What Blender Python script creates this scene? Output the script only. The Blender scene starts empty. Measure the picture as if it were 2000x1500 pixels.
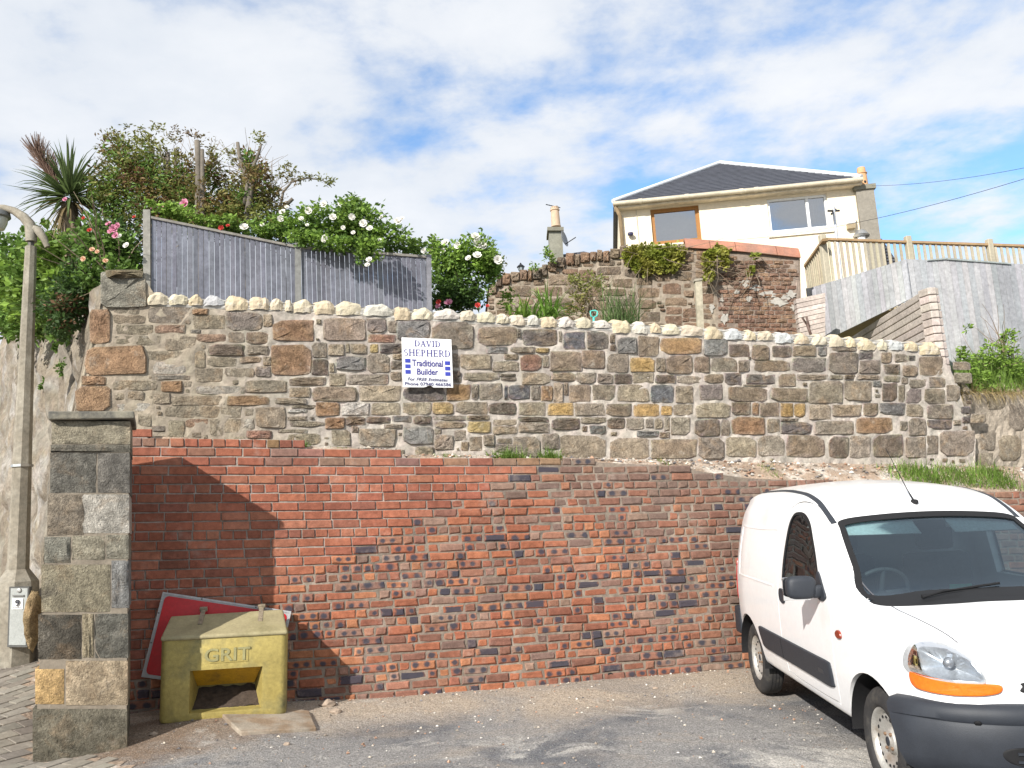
import bpy, bmesh, math, random
import numpy as np
from mathutils import Vector, Matrix
from mathutils.bvhtree import BVHTree
from mathutils import noise as mnoise

random.seed(7)
RNG = np.random.default_rng(7)
SC = bpy.context.scene
COL = SC.collection

# ------------------------------------------------------------------ camera
FPX = 1700.0                      # focal length in pixels of the 2000 px wide photograph
PITCH = math.atan(1700 / 10400)
ROLL = 0.062
EYE = Vector((0, 0, 1.6))
_R = Vector((1, 0, 0)); _U = Vector((0, -math.sin(PITCH), math.cos(PITCH))); FWD = Vector((0, math.cos(PITCH), math.sin(PITCH)))
CX = math.cos(ROLL) * _R - math.sin(ROLL) * _U
CY = math.sin(ROLL) * _R + math.cos(ROLL) * _U
cam = bpy.data.cameras.new('camera'); cam.sensor_width = 36; cam.lens = FPX / 2000 * 36
cam.clip_start = .05; cam.clip_end = 3000
camo = bpy.data.objects.new('camera', cam); COL.objects.link(camo)
camo.matrix_world = Matrix(((CX.x, CY.x, -FWD.x, EYE.x), (CX.y, CY.y, -FWD.y, EYE.y), (CX.z, CY.z, -FWD.z, EYE.z), (0, 0, 0, 1)))
SC.camera = camo

# ------------------------------------------------------------------ light, sky, exposure
SUN_EL = math.radians(30.5); SUN_AZ = math.radians(180 + 32)      # azimuth clockwise from +Y: behind the camera, to its left
TO_SUN = Vector((math.sin(SUN_AZ) * math.cos(SUN_EL), math.cos(SUN_AZ) * math.cos(SUN_EL), math.sin(SUN_EL)))
sl = bpy.data.lights.new('sun', 'SUN'); sl.energy = 4.6; sl.angle = math.radians(.55); sl.color = (1, .955, .89)
so = bpy.data.objects.new('sun', sl); COL.objects.link(so); so.rotation_euler = (-TO_SUN).to_track_quat('-Z', 'Y').to_euler(); so.location = (-8, -14, 14)

W = bpy.data.worlds.new('World'); SC.world = W; W.use_nodes = True
nt = W.node_tree; nt.nodes.clear()
def wn(t, **k):
    n = nt.nodes.new(t)
    for a, b in k.items(): setattr(n, a, b)
    return n
def wl(a, b): nt.links.new(a, b)
def wmath(op, a, b=None, c=None):
    n = wn('ShaderNodeMath', operation=op)
    for i, v in enumerate((a, b, c)):
        if v is None: continue
        if isinstance(v, (int, float)): n.inputs[i].default_value = v
        else: wl(v, n.inputs[i])
    return n.outputs[0]
sky = wn('ShaderNodeTexSky', sky_type='NISHITA', sun_disc=False, sun_elevation=SUN_EL, sun_rotation=SUN_AZ, air_density=1.0, dust_density=.25, ozone_density=1.6)
tc = wn('ShaderNodeTexCoord')
sep = wn('ShaderNodeSeparateXYZ'); wl(tc.outputs['Generated'], sep.inputs[0])
zz = wmath('ADD', wmath('MAXIMUM', sep.outputs[2], 0.0), .13)
cmb = wn('ShaderNodeCombineXYZ'); wl(wmath('DIVIDE', sep.outputs[0], zz), cmb.inputs[0]); wl(wmath('DIVIDE', sep.outputs[1], zz), cmb.inputs[1])
def cloud_noise(scale, detail, rough, off, dist=0.0):
    mp = wn('ShaderNodeMapping'); mp.inputs['Location'].default_value = off; wl(cmb.outputs[0], mp.inputs[0])
    n = wn('ShaderNodeTexNoise'); n.inputs['Scale'].default_value = scale; n.inputs['Detail'].default_value = detail
    n.inputs['Roughness'].default_value = rough; n.inputs['Distortion'].default_value = dist; wl(mp.outputs[0], n.inputs[0])
    return n.outputs[0]
SKY_OFF = (16.35, 2.89, 0)
big = cloud_noise(.55, 3, .5, SKY_OFF)
mid = cloud_noise(3.0, 9, .57, (15.29, 13.92, 0), .12)
fine = cloud_noise(9.0, 5, .6, (1.3, 4.2, 0))
dens = wmath('ADD', wmath('ADD', wmath('MULTIPLY', big, 1.15), wmath('MULTIPLY', mid, .9)), wmath('MULTIPLY', fine, .30))
rp = wn('ShaderNodeMapRange', interpolation_type='SMOOTHSTEP'); wl(dens, rp.inputs[0]); rp.inputs[1].default_value = .84; rp.inputs[2].default_value = 1.17
shade = wn('ShaderNodeMapRange'); wl(mid, shade.inputs[0]); shade.inputs[1].default_value = .3; shade.inputs[2].default_value = .75
cc = wn('ShaderNodeMixRGB'); wl(shade.outputs[0], cc.inputs[0]); cc.inputs[1].default_value = (3.45, 3.7, 4.05, 1); cc.inputs[2].default_value = (4.5, 4.56, 4.66, 1)
sk2 = wn('ShaderNodeMixRGB', blend_type='MULTIPLY'); sk2.inputs[0].default_value = 1; wl(sky.outputs[0], sk2.inputs[1]); sk2.inputs[2].default_value = (.78, .98, 1.12, 1)
mx = wn('ShaderNodeMixRGB'); wl(wmath('MULTIPLY', rp.outputs[0], .95), mx.inputs[0]); wl(sk2.outputs[0], mx.inputs[1]); wl(cc.outputs[0], mx.inputs[2])
bgn = wn('ShaderNodeBackground'); bgn.inputs[1].default_value = .15; wl(mx.outputs[0], bgn.inputs[0])
wo = wn('ShaderNodeOutputWorld'); wl(bgn.outputs[0], wo.inputs[0])

vs = SC.view_settings; vs.view_transform = 'Standard'; vs.look = 'None'; vs.exposure = .55; vs.gamma = 1; vs.use_curve_mapping = False
SC.cycles.use_denoising = True; SC.cycles.max_bounces = 8; SC.cycles.diffuse_bounces = 3; SC.cycles.transparent_max_bounces = 12

# ------------------------------------------------------------------ pixel helpers (a point of the photograph + a distance = a place)
def ray(u, v): return FWD + CX * ((u - 1000) / FPX) - CY * ((v - 750) / FPX)
def at(u, v, Y): d = ray(u, v); return EYE + d * (Y / d.y)
class VPlane:
    """A vertical plane through two ground points; uv -> world, with an offset towards the camera."""
    def __init__(s, A, B):
        s.A = Vector((A[0], A[1], 0)); s.B = Vector((B[0], B[1], 0)); s.d = (s.B - s.A).normalized()
        s.n = Vector((s.d.y, -s.d.x, 0))                      # towards the camera
    def px(s, u, v, off=0.0):
        r = ray(u, v); t = ((s.A + s.n * off - EYE).dot(s.n)) / r.dot(s.n); return EYE + r * t
    def st(s, u, v):                                          # along-wall metre, height
        p = s.px(u, v); return (p - s.A).dot(s.d), p.z
    def pt(s, a, z, off=0.0): p = s.A + s.d * a + s.n * off; return Vector((p.x, p.y, z))
def sstep(a, b, x):
    t = min(1, max(0, (x - a) / (b - a))); return t * t * (3 - 2 * t)
BRICKP = VPlane((-3.207, 7.283), (2.174, 8.642))
STONEP = VPlane((-3.172, 7.173 + .21), (4.866, 9.671 + .21))
def hash2(x, y):
    return math.sin(x * 1.7 + 1.3 * math.sin(y * 2.1)) * .5 + math.sin(y * 2.9 + x * .7) * .3 + math.sin(x * 5.1 - y * 4.3) * .2
def gz(x, y):
    z = .11 - .03 * x
    d = (BRICKP.A - Vector((x, y, 0))).dot(-BRICKP.n)         # metres in front of the brick wall
    z += .085 * sstep(.9, 0, d) * (1 if x > -3.4 else .3)
    z += .155 * max(0, y - 5.8) * sstep(-3.3, -4.0, x) * (1 if y < 20 else 20 / y)
    z += .085 * math.exp(-((x + 2.45) / .75) ** 2 - ((y - 6.75) / .75) ** 2)
    z += .010 * hash2(x * 1.3, y * 1.3)
    return z
def gpx(u, v):
    r = ray(u, v); t = 3.0
    for _ in range(40):
        p = EYE + r * t; t += (p.z - gz(p.x, p.y)) / max(.05, -r.z) * .7
    return EYE + r * t

# ------------------------------------------------------------------ object helpers
def link(o, parent=None):
    COL.objects.link(o)
    if parent is not None: o.parent = parent; o.matrix_parent_inverse = parent.matrix_world.inverted()
    return o
def tag(o, label=None, cat=None, group=None, kind=None):
    for k, v in (('label', label), ('category', cat), ('group', group), ('kind', kind)):
        if v: o[k] = v
    return o
def thing(name, label, cat, loc=(0, 0, 0), rot=(0, 0, 0), group=None):
    o = bpy.data.objects.new(name, None); o.empty_display_size = .1
    o.matrix_world = Matrix.LocRotScale(Vector(loc), Matrix.Rotation(rot[2], 3, 'Z').to_quaternion() if not any(rot[:2]) else __import__('mathutils').Euler(rot).to_quaternion(), Vector((1, 1, 1)))
    COL.objects.link(o); return tag(o, label, cat, group)
def mesh_obj(name, verts, faces, mat, parent=None, smooth=False, cols=None, mats=None, sharp=None, local=False):
    me = bpy.data.meshes.new(name); me.from_pydata([tuple(v) for v in verts], [], [tuple(f) for f in faces])
    for m in (mats or [mat]): me.materials.append(m)
    if cols is not None:
        a = me.color_attributes.new('Col', 'FLOAT_COLOR', 'POINT')
        a.data.foreach_set('color', np.array([(c[0], c[1], c[2], c[3] if len(c) > 3 else 1.0) for c in cols], dtype=np.float32).ravel())
    if smooth:
        me.polygons.foreach_set('use_smooth', [True] * len(me.polygons))
        if sharp: me.set_sharp_from_angle(angle=math.radians(sharp))
    me.update()
    o = bpy.data.objects.new(name, me)
    COL.objects.link(o)
    if parent is not None:
        o.parent = parent
        if not local: o.matrix_parent_inverse = parent.matrix_world.inverted()
    return o
class MB:
    """collects boxes, tubes and sheets into one mesh"""
    def __init__(s): s.v = []; s.f = []; s.c = []
    def add(s, vs, fs, col=None):
        n = len(s.v); s.v += [Vector(v) for v in vs]; s.f += [tuple(i + n for i in f) for f in fs]
        if col is not None: s.c += [col] * len(vs)
        return s
    def box(s, lo, hi, col=None, M=None, taper=1.0, bev=0.0):
        x0, y0, z0 = lo; x1, y1, z1 = hi
        if bev > 0:
            bm = bmesh.new(); bmesh.ops.create_cube(bm, size=1)
            for v in bm.verts: v.co = Vector(((x0 + x1) / 2 + v.co.x * (x1 - x0), (y0 + y1) / 2 + v.co.y * (y1 - y0), (z0 + z1) / 2 + v.co.z * (z1 - z0)))
            bmesh.ops.bevel(bm, geom=list(bm.edges) + list(bm.verts), offset=bev, segments=2, affect='EDGES', profile=.6)
            bm.verts.index_update(); vs = [v.co.copy() for v in bm.verts]; fs = [[v.index for v in f.verts] for f in bm.faces]; bm.free()
        else:
            cx, cy = (x0 + x1) / 2, (y0 + y1) / 2
            vs = [Vector(p) for p in ((x0, y0, z0), (x1, y0, z0), (x1, y1, z0), (x0, y1, z0), (x0, y0, z1), (x1, y0, z1), (x1, y1, z1), (x0, y1, z1))]
            for v in vs[4:]: v.x = cx + (v.x - cx) * taper; v.y = cy + (v.y - cy) * taper
            fs = [(0, 3, 2, 1), (4, 5, 6, 7), (0, 1, 5, 4), (1, 2, 6, 5), (2, 3, 7, 6), (3, 0, 4, 7)]
        if M is not None: vs = [M @ v for v in vs]
        return s.add(vs, fs, col)
    def tube(s, pts, rad, n=8, col=None, cap=True):
        pts = [Vector(p) for p in pts]; k = len(pts)
        if not hasattr(rad, '__len__'): rad = [rad] * k
        vs = []; fs = []; ref = None
        for i, p in enumerate(pts):
            t = (pts[min(i + 1, k - 1)] - pts[max(i - 1, 0)]).normalized()
            if ref is None: ref = t.orthogonal().normalized()
            ref = (ref - t * ref.dot(t)).normalized(); b = t.cross(ref)
            for j in range(n):
                a = 2 * math.pi * j / n; vs.append(p + (ref * math.cos(a) + b * math.sin(a)) * rad[i])
        for i in range(k - 1):
            for j in range(n): fs.append((i * n + j, i * n + (j + 1) % n, (i + 1) * n + (j + 1) % n, (i + 1) * n + j))
        if cap: fs.append(tuple(range(n - 1, -1, -1))); fs.append(tuple((k - 1) * n + j for j in range(n)))
        return s.add(vs, fs, col)
    def lathe(s, prof, n=24, col=None, M=None, close=False):
        vs = []; fs = []; k = len(prof)
        for r, z in prof:
            for j in range(n):
                a = 2 * math.pi * j / n; vs.append(Vector((r * math.cos(a), r * math.sin(a), z)))
        for i in range(k - 1 + (1 if close else 0)):
            i2 = (i + 1) % k
            for j in range(n): fs.append((i * n + j, i * n + (j + 1) % n, i2 * n + (j + 1) % n, i2 * n + j))
        if not close:
            if prof[0][0] > 1e-6: fs.append(tuple(range(n - 1, -1, -1)))
            if prof[-1][0] > 1e-6: fs.append(tuple((k - 1) * n + j for j in range(n)))
        if M is not None: vs = [M @ v for v in vs]
        return s.add(vs, fs, col)
    def prism(s, poly, dvec, col=None):
        """extrude a planar polygon (3D points) by dvec"""
        n = len(poly); vs = [Vector(p) for p in poly] + [Vector(p) + dvec for p in poly]
        fs = [tuple(range(n - 1, -1, -1)), tuple(range(n, 2 * n))] + [(i, (i + 1) % n, n + (i + 1) % n, n + i) for i in range(n)]
        return s.add(vs, fs, col)
    def build(s, name, mat, parent=None, smooth=False, sharp=None, mats=None, local=False):
        return mesh_obj(name, s.v, s.f, mat, parent, smooth, s.c if len(s.c) == len(s.v) and s.c else None, mats, sharp, local)
def dupe(o, M, parent=None):
    c = o.copy(); COL.objects.link(c); c.parent = parent
    if parent is not None: c.matrix_parent_inverse = parent.matrix_world.inverted()
    c.matrix_world = M; return c

# ------------------------------------------------------------------ materials
MATS = {}
def mat(name, col=(.5, .5, .5), rough=.8, var=.25, scale=6.0, bump=.0, bscale=40.0, attr=False, metal=0.0, col2=None, c2scale=2.0, c2lo=.45, c2hi=.6, island=0.0, spec=.3, sss=None, coat=0.0, coords='Object', fine=.15, trans=0.0, bdist=.01):
    if name in MATS: return MATS[name]
    m = bpy.data.materials.new(name); m.use_nodes = True; MATS[name] = m
    t = m.node_tree; N = t.nodes; L = t.links; b = N['Principled BSDF']
    b.inputs['Roughness'].default_value = rough; b.inputs['Metallic'].default_value = metal
    b.inputs['Specular IOR Level'].default_value = spec; b.inputs['Coat Weight'].default_value = coat
    tcn = N.new('ShaderNodeTexCoord')
    geo = N.new('ShaderNodeNewGeometry')
    src = geo.outputs['Position'] if coords == 'World' else tcn.outputs[coords]
    def noise(s, d=5, r=.6):
        n = N.new('ShaderNodeTexNoise'); n.inputs['Scale'].default_value = s; n.inputs['Detail'].default_value = d; n.inputs['Roughness'].default_value = r; L.new(src, n.inputs['Vector']); return n.outputs[0]
    if attr:
        a = N.new('ShaderNodeAttribute'); a.attribute_name = 'Col'; base = a.outputs['Color']
    else:
        rgb = N.new('ShaderNodeRGB'); rgb.outputs[0].default_value = (*col, 1); base = rgb.outputs[0]
    if col2 is not None:
        mr = N.new('ShaderNodeMapRange'); L.new(noise(c2scale), mr.inputs[0]); mr.inputs[1].default_value = c2lo; mr.inputs[2].default_value = c2hi
        mix = N.new('ShaderNodeMixRGB'); L.new(mr.outputs[0], mix.inputs[0]); L.new(base, mix.inputs[1]); mix.inputs[2].default_value = (*col2, 1); base = mix.outputs[0]
    def mul(base, fac, lo, hi):
        mr = N.new('ShaderNodeMapRange'); L.new(fac, mr.inputs[0]); mr.inputs[1].default_value = .25; mr.inputs[2].default_value = .75; mr.inputs[3].default_value = lo; mr.inputs[4].default_value = hi
        v = N.new('ShaderNodeVectorMath'); v.operation = 'SCALE'; L.new(base, v.inputs[0]); L.new(mr.outputs[0], v.inputs['Scale']); return v.outputs[0]
    if var: base = mul(base, noise(scale), 1 - var, 1 + var)
    if fine: base = mul(base, noise(scale * 9, 3), 1 - fine, 1 + fine)
    if island: 
        mr = N.new('ShaderNodeMapRange'); L.new(geo.outputs['Random Per Island'], mr.inputs[0]); mr.inputs[3].default_value = 1 - island; mr.inputs[4].default_value = 1 + island
        v = N.new('ShaderNodeVectorMath'); v.operation = 'SCALE'; L.new(base, v.inputs[0]); L.new(mr.outputs[0], v.inputs['Scale']); base = v.outputs[0]
    L.new(base, b.inputs['Base Color'])
    if bump:
        bn = N.new('ShaderNodeBump'); bn.inputs['Strength'].default_value = bump; bn.inputs['Distance'].default_value = bdist; L.new(noise(bscale, 6, .65), bn.inputs['Height']); L.new(bn.outputs[0], b.inputs['Normal'])
    if trans:                                                   # thin leaf: some light passes through
        tr = N.new('ShaderNodeBsdfTranslucent'); L.new(base, tr.inputs[0]); ms = N.new('ShaderNodeMixShader'); ms.inputs[0].default_value = trans
        L.new(b.outputs[0], ms.inputs[1]); L.new(tr.outputs[0], ms.inputs[2]); L.new(ms.outputs[0], N['Material Output'].inputs[0])
    return m
def glass_mat(name, tint=(.6, .68, .68), refl=(1, 1, 1), rough=.01, ior=1.5):
    m = bpy.data.materials.new(name); m.use_nodes = True; N = m.node_tree.nodes; L = m.node_tree.links; N.remove(N['Principled BSDF'])
    fr = N.new('ShaderNodeFresnel'); fr.inputs[0].default_value = ior
    tr = N.new('ShaderNodeBsdfTransparent'); tr.inputs[0].default_value = (*tint, 1)
    gl = N.new('ShaderNodeBsdfGlossy'); gl.inputs[0].default_value = (*refl, 1); gl.inputs['Roughness'].default_value = rough
    ms = N.new('ShaderNodeMixShader'); L.new(fr.outputs[0], ms.inputs[0]); L.new(tr.outputs[0], ms.inputs[1]); L.new(gl.outputs[0], ms.inputs[2]); L.new(ms.outputs[0], N['Material Output'].inputs[0])
    return m
def proj(P):
    q = P - EYE; c = q.dot(FWD); return 1000 + FPX * q.dot(CX) / c, 750 - FPX * q.dot(CY) / c
def lerp(a, b, t): return a + (b - a) * t
def jit(c, a=.12):
    k = 1 + random.uniform(-a, a); return tuple(max(.01, x * k * (1 + random.uniform(-.02, .02))) for x in c)

# ------------------------------------------------------------------ ground
def ground_material():
    m = bpy.data.materials.new('forecourt_asphalt'); m.use_nodes = True; N = m.node_tree.nodes; L = m.node_tree.links; b = N['Principled BSDF']
    g = N.new('ShaderNodeNewGeometry'); at_ = N.new('ShaderNodeAttribute'); at_.attribute_name = 'Col'
    def noise(s, d=6, r=.6, dist=0.0):
        n = N.new('ShaderNodeTexNoise'); n.inputs['Scale'].default_value = s; n.inputs['Detail'].default_value = d; n.inputs['Roughness'].default_value = r; n.inputs['Distortion'].default_value = dist; L.new(g.outputs['Position'], n.inputs['Vector']); return n.outputs[0]
    def ramp(x, lo, hi, a=0.0, c=1.0):
        r = N.new('ShaderNodeMapRange'); L.new(x, r.inputs[0]); r.inputs[1].default_value = lo; r.inputs[2].default_value = hi; r.inputs[3].default_value = a; r.inputs[4].default_value = c; return r.outputs[0]
    def mix(f, a, bcol):
        x = N.new('ShaderNodeMixRGB'); L.new(f, x.inputs[0]); L.new(a, x.inputs[1]); x.inputs[2].default_value = (*bcol, 1); return x.outputs[0]
    def m2(op, a, c):
        x = N.new('ShaderNodeMath'); x.operation = op; L.new(a, x.inputs[0])
        if isinstance(c, float): x.inputs[1].default_value = c
        else: L.new(c, x.inputs[1])
        return x.outputs[0]
    sepc = N.new('ShaderNodeSeparateColor'); L.new(at_.outputs['Color'], sepc.inputs[0])
    rgb = N.new('ShaderNodeRGB'); rgb.outputs[0].default_value = (.27, .26, .25, 1); c = rgb.outputs[0]
    # old asphalt worn dark in patches, sandy dust over it, brown soil, chalky white mortar smears
    c = mix(ramp(noise(.75, 5, .6, .6), .47, .58, 0, .9), c, (.135, .14, .152))
    dust = m2('ADD', m2('MULTIPLY', noise(1.1, 7, .65, .8), .9), sepc.outputs[0])
    c = mix(ramp(dust, .52, .85, 0, .92), c, (.42, .345, .265))
    c = mix(ramp(m2('ADD', noise(2.2, 6, .7, .3), sepc.outputs[1]), .85, 1.12, 0, .95), c, (.21, .15, .105))
    c = mix(ramp(m2('ADD', m2('MULTIPLY', noise(1.9, 8, .7, 1.2), .75), sepc.outputs[2]), .455, .60, 0, .8), c, (.58, .55, .5))
    gr = ramp(noise(70, 3, .7), .3, .7, .45, 1.6); v = N.new('ShaderNodeVectorMath'); v.operation = 'SCALE'; L.new(c, v.inputs[0]); L.new(gr, v.inputs['Scale']); c = v.outputs[0]
    sp = ramp(noise(150, 1, .5), .665, .70, 0, .75); c = mix(sp, c, (.62, .6, .56))
    L.new(c, b.inputs['Base Color']); b.inputs['Roughness'].default_value = .92; b.inputs['Specular IOR Level'].default_value = .2
    bp = N.new('ShaderNodeBump'); bp.inputs['Strength'].default_value = .9; bp.inputs['Distance'].default_value = .018; L.new(m2('ADD', noise(120, 3), m2('MULTIPLY', noise(14, 4), 1.5)), bp.inputs['Height']); L.new(bp.outputs[0], b.inputs['Normal'])
    return m
def axis_steps(lo, hi, a, b_, fine, coarse):
    xs = [lo]
    while xs[-1] < hi:
        x = xs[-1]; st = fine if a <= x < b_ else coarse * (1 + max(a - x, x - b_, 0) * .12)
        if x < a < x + st: xs.append(a)
        else: xs.append(x + st)
    return xs
xs = axis_steps(-160, 160, -6.5, 5.5, .11, .8); ys = axis_steps(-120, 240, 3.2, 9.6, .11, .8)
gv = []; gc = []
for y in ys:
    for x in xs:
        gv.append((x, y, gz(x, y)))
        d = (BRICKP.A - Vector((x, y, 0))).dot(-BRICKP.n); a = (Vector((x, y, 0)) - BRICKP.A).dot(BRICKP.d)
        sand = .34 * sstep(1.5, .1, d) + .05
        soil = .62 * sstep(2.3, .5, a) * sstep(2.1, .9, d) * sstep(-1.2, .2, a)
        chalk = .10 * math.exp(-(((x + .4) / 1.0) ** 2 + ((y - 5.4) / .4) ** 2)) + .20 * math.exp(-(((x - 1.9) / .9) ** 2 + ((y - 5.7) / .55) ** 2)) + .10 * math.exp(-(((x - .9) / .6) ** 2 + ((y - 7.2) / .3) ** 2)) + .1 * math.exp(-(((x + .2) / .8) ** 2 + ((y - 6.3) / .35) ** 2))
        gc.append((sand, soil, chalk))
nx = len(xs); gf = [(j * nx + i, j * nx + i + 1, (j + 1) * nx + i + 1, (j + 1) * nx + i) for j in range(len(ys) - 1) for i in range(nx - 1)]
ground = mesh_obj('ground', gv, gf, ground_material(), smooth=True, cols=gc); tag(ground, kind='structure')

# ------------------------------------------------------------------ brick wall
bS = [BRICKP.st(*p) for p in ((120, 1418), (260, 1408), (570, 1384), (1000, 1348), (1450, 1306), (2000, 1266), (2300, 1250))]
bT = [BRICKP.st(*p) for p in ((120, 892), (260, 891), (700, 894), (1300, 894), (2000, 893), (2300, 890))]
bTop = [BRICKP.st(*p) for p in ((120, 838), (291, 838), (292, 857), (588, 857), (589, 875), (777, 875), (778, 892), (974, 892), (975, 899), (1120, 898), (1300, 907), (1450, 931), (1600, 939), (2000, 962), (2300, 975))]
def itp(tab, s): return float(np.interp(s, [t[0] for t in tab], [t[1] for t in tab]))
BR0, BR1 = BRICKP.st(180, 1100)[0], BRICKP.st(2260, 1100)[0]
bw = thing('brick_wall', 'long red brick wall with dark spotted bricks below the rubble stone wall', 'wall', BRICKP.pt((BR0 + BR1) / 2, .1))
def brick_material():
    m = bpy.data.materials.new('fired_brick'); m.use_nodes = True; N = m.node_tree.nodes; L = m.node_tree.links; b = N['Principled BSDF']
    a = N.new('ShaderNodeAttribute'); a.attribute_name = 'Col'; g = N.new('ShaderNodeNewGeometry')
    def noise(s, d=5, r=.6):
        n = N.new('ShaderNodeTexNoise'); n.inputs['Scale'].default_value = s; n.inputs['Detail'].default_value = d; n.inputs['Roughness'].default_value = r; L.new(g.outputs['Position'], n.inputs['Vector']); return n.outputs[0]
    def ramp(x, lo, hi, c0, c1):
        r = N.new('ShaderNodeMapRange'); L.new(x, r.inputs[0]); r.inputs[1].default_value = lo; r.inputs[2].default_value = hi; r.inputs[3].default_value = c0; r.inputs[4].default_value = c1; return r.outputs[0]
    c = a.outputs['Color']
    for s, lo, hi in ((22, .72, 1.25), (160, .8, 1.2), (1.3, .82, 1.14)):
        v = N.new('ShaderNodeVectorMath'); v.operation = 'SCALE'; L.new(c, v.inputs[0]); L.new(ramp(noise(s), .28, .72, lo, hi), v.inputs['Scale']); c = v.outputs[0]
    # kiln marks: blue-black spots or a blue-black face, kept in the alpha of the brick's own colour, at places held in the UV
    uv = N.new('ShaderNodeUVMap'); uv.uv_map = 'face'; sp = N.new('ShaderNodeSeparateXYZ'); L.new(uv.outputs[0], sp.inputs[0])
    def M2(op, x, y):
        n = N.new('ShaderNodeMath'); n.operation = op
        for i, q in enumerate((x, y)):
            if isinstance(q, (int, float)): n.inputs[i].default_value = q
            else: L.new(q, n.inputs[i])
        return n.outputs[0]
    wob = M2('MULTIPLY', M2('SUBTRACT', noise(38, 3), .5), .34)
    du = M2('SUBTRACT', M2('ABSOLUTE', M2('SUBTRACT', sp.outputs[0], .5), 0), .23)
    dv = M2('MULTIPLY', M2('SUBTRACT', sp.outputs[1], .5), .42)
    dist = M2('ADD', M2('SQRT', M2('ADD', M2('MULTIPLY', du, du), M2('MULTIPLY', dv, dv)), 0), M2('MULTIPLY', wob, .35))
    spots = ramp(dist, .085, .17, 1, 0)
    edge = M2('ADD', M2('MAXIMUM', M2('ABSOLUTE', M2('SUBTRACT', sp.outputs[0], .5), 0), M2('ABSOLUTE', M2('SUBTRACT', sp.outputs[1], .5), 0)), wob)
    face = ramp(edge, .38, .5, 1, 0)
    al = a.outputs['Alpha']
    isspot = M2('MULTIPLY', M2('LESS_THAN', al, .75), M2('GREATER_THAN', al, .35)); isface = M2('LESS_THAN', al, .25)
    fac = M2('MULTIPLY', M2('MAXIMUM', M2('MULTIPLY', spots, isspot), M2('MULTIPLY', face, isface)), .93)
    x = N.new('ShaderNodeMixRGB'); L.new(fac, x.inputs[0]); L.new(c, x.inputs[1]); x.inputs[2].default_value = (.045, .047, .062, 1); c = x.outputs[0]
    # lime bloom and soot
    x = N.new('ShaderNodeMixRGB'); L.new(ramp(noise(2.6, 8, .75), .56, .74, 0, .62), x.inputs[0]); L.new(c, x.inputs[1]); x.inputs[2].default_value = (.33, .265, .225, 1); c = x.outputs[0]
    L.new(c, b.inputs['Base Color']); b.inputs['Roughness'].default_value = .9; b.inputs['Specular IOR Level'].default_value = .18
    bp = N.new('ShaderNodeBump'); bp.inputs['Strength'].default_value = .7; bp.inputs['Distance'].default_value = .006; L.new(M2('ADD', noise(70, 5, .7), M2('MULTIPLY', noise(20), 1.0)), bp.inputs['Height']); L.new(bp.outputs[0], b.inputs['Normal'])
    return m
MBRICK = brick_material()
MMORTAR = mat('wall_mortar', (.3, .25, .2), .95, var=.35, scale=2.5, bump=.8, bscale=60, attr=True, coords='World', fine=.3)
NCOURSE = 27
def course_z(s, k): return lerp(itp(bS, s), itp(bT, s), k / NCOURSE)
def old_zone(u, v): return (u > 1080 and v > 880) or (u > 480 and v > 1165 - (u - 480) * .46) or v > 1330
def brick_mesh_data(s0, s1, k, h, worn, proud):
    """front face with worn rim; 12 verts"""
    vs = []; g = .0055 + (.002 if worn else 0)
    def P(s, t, off):
        z0 = course_z(s, k); z1 = course_z(s, k + h); return BRICKP.pt(s, lerp(z0, z1, t), off)
    w = s1 - s0; ju = .007 if worn else .003; jt = .07 if worn else .03
    cor = []
    for (a, t) in ((0, 0), (1, 0), (1, 1), (0, 1)):
        s = (s0 + g if a == 0 else s1 - g) + random.uniform(-ju, ju); tt = (.07 if t == 0 else .93) + random.uniform(-jt, jt) * .8
        cor.append((s, tt))
    mids = [((cor[i][0] + cor[(i + 1) % 4][0]) / 2 + random.uniform(-ju, ju) * .5, (cor[i][1] + cor[(i + 1) % 4][1]) / 2 + random.uniform(-jt, jt) * .5) for i in range(4)]
    ring = [cor[0], mids[0], cor[1], mids[1], cor[2], mids[2], cor[3], mids[3]]
    cs = sum(r[0] for r in ring) / 8; ct = sum(r[1] for r in ring) / 8; ch = .010 if worn else .005
    back = [P(s, t, -.03) for s, t in ring]
    rim = [P(s, t, proud - ch * random.uniform(.7, 1.5)) for s, t in ring]
    inn = []
    for i, (s, t) in enumerate(ring):
        q = 1.25 if (worn and i % 2 == 0) else 1.0
        ds = cs - s; dt = ct - t; kx = min(1, ch * q / max(abs(ds), 1e-4)); kt = min(1, ch * q / .075 / max(abs(dt), 1e-4))
        inn.append((s + ds * kx, t + dt * kt))
    front = [P(s, t, proud + random.uniform(-.0015, .0015)) for s, t in inn]
    vs = back + rim + front; fs = []
    for r in range(2):
        for i in range(8): fs.append((r * 8 + i, r * 8 + (i + 1) % 8, (r + 1) * 8 + (i + 1) % 8, (r + 1) * 8 + i))
    fs.append(tuple(range(16, 24)))
    hd = w < .15; ju2, jv2, js = random.uniform(-.12, .12), random.uniform(-.12, .12), random.uniform(.75, 1.3)
    fu = (lambda s, t: (.27 + ((s - s0) / w - .5) * .5 * js + ju2 * .4, .5 + (t - .5) * js + jv2)) if hd else (lambda s, t: (.5 + ((s - s0) / w - .5) * js + ju2, .5 + (t - .5) * js + jv2))
    uv = [fu(s, t) for s, t in ring] * 2 + [fu(s, t) for s, t in inn]
    return vs, fs, uv
bricks = []
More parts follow.
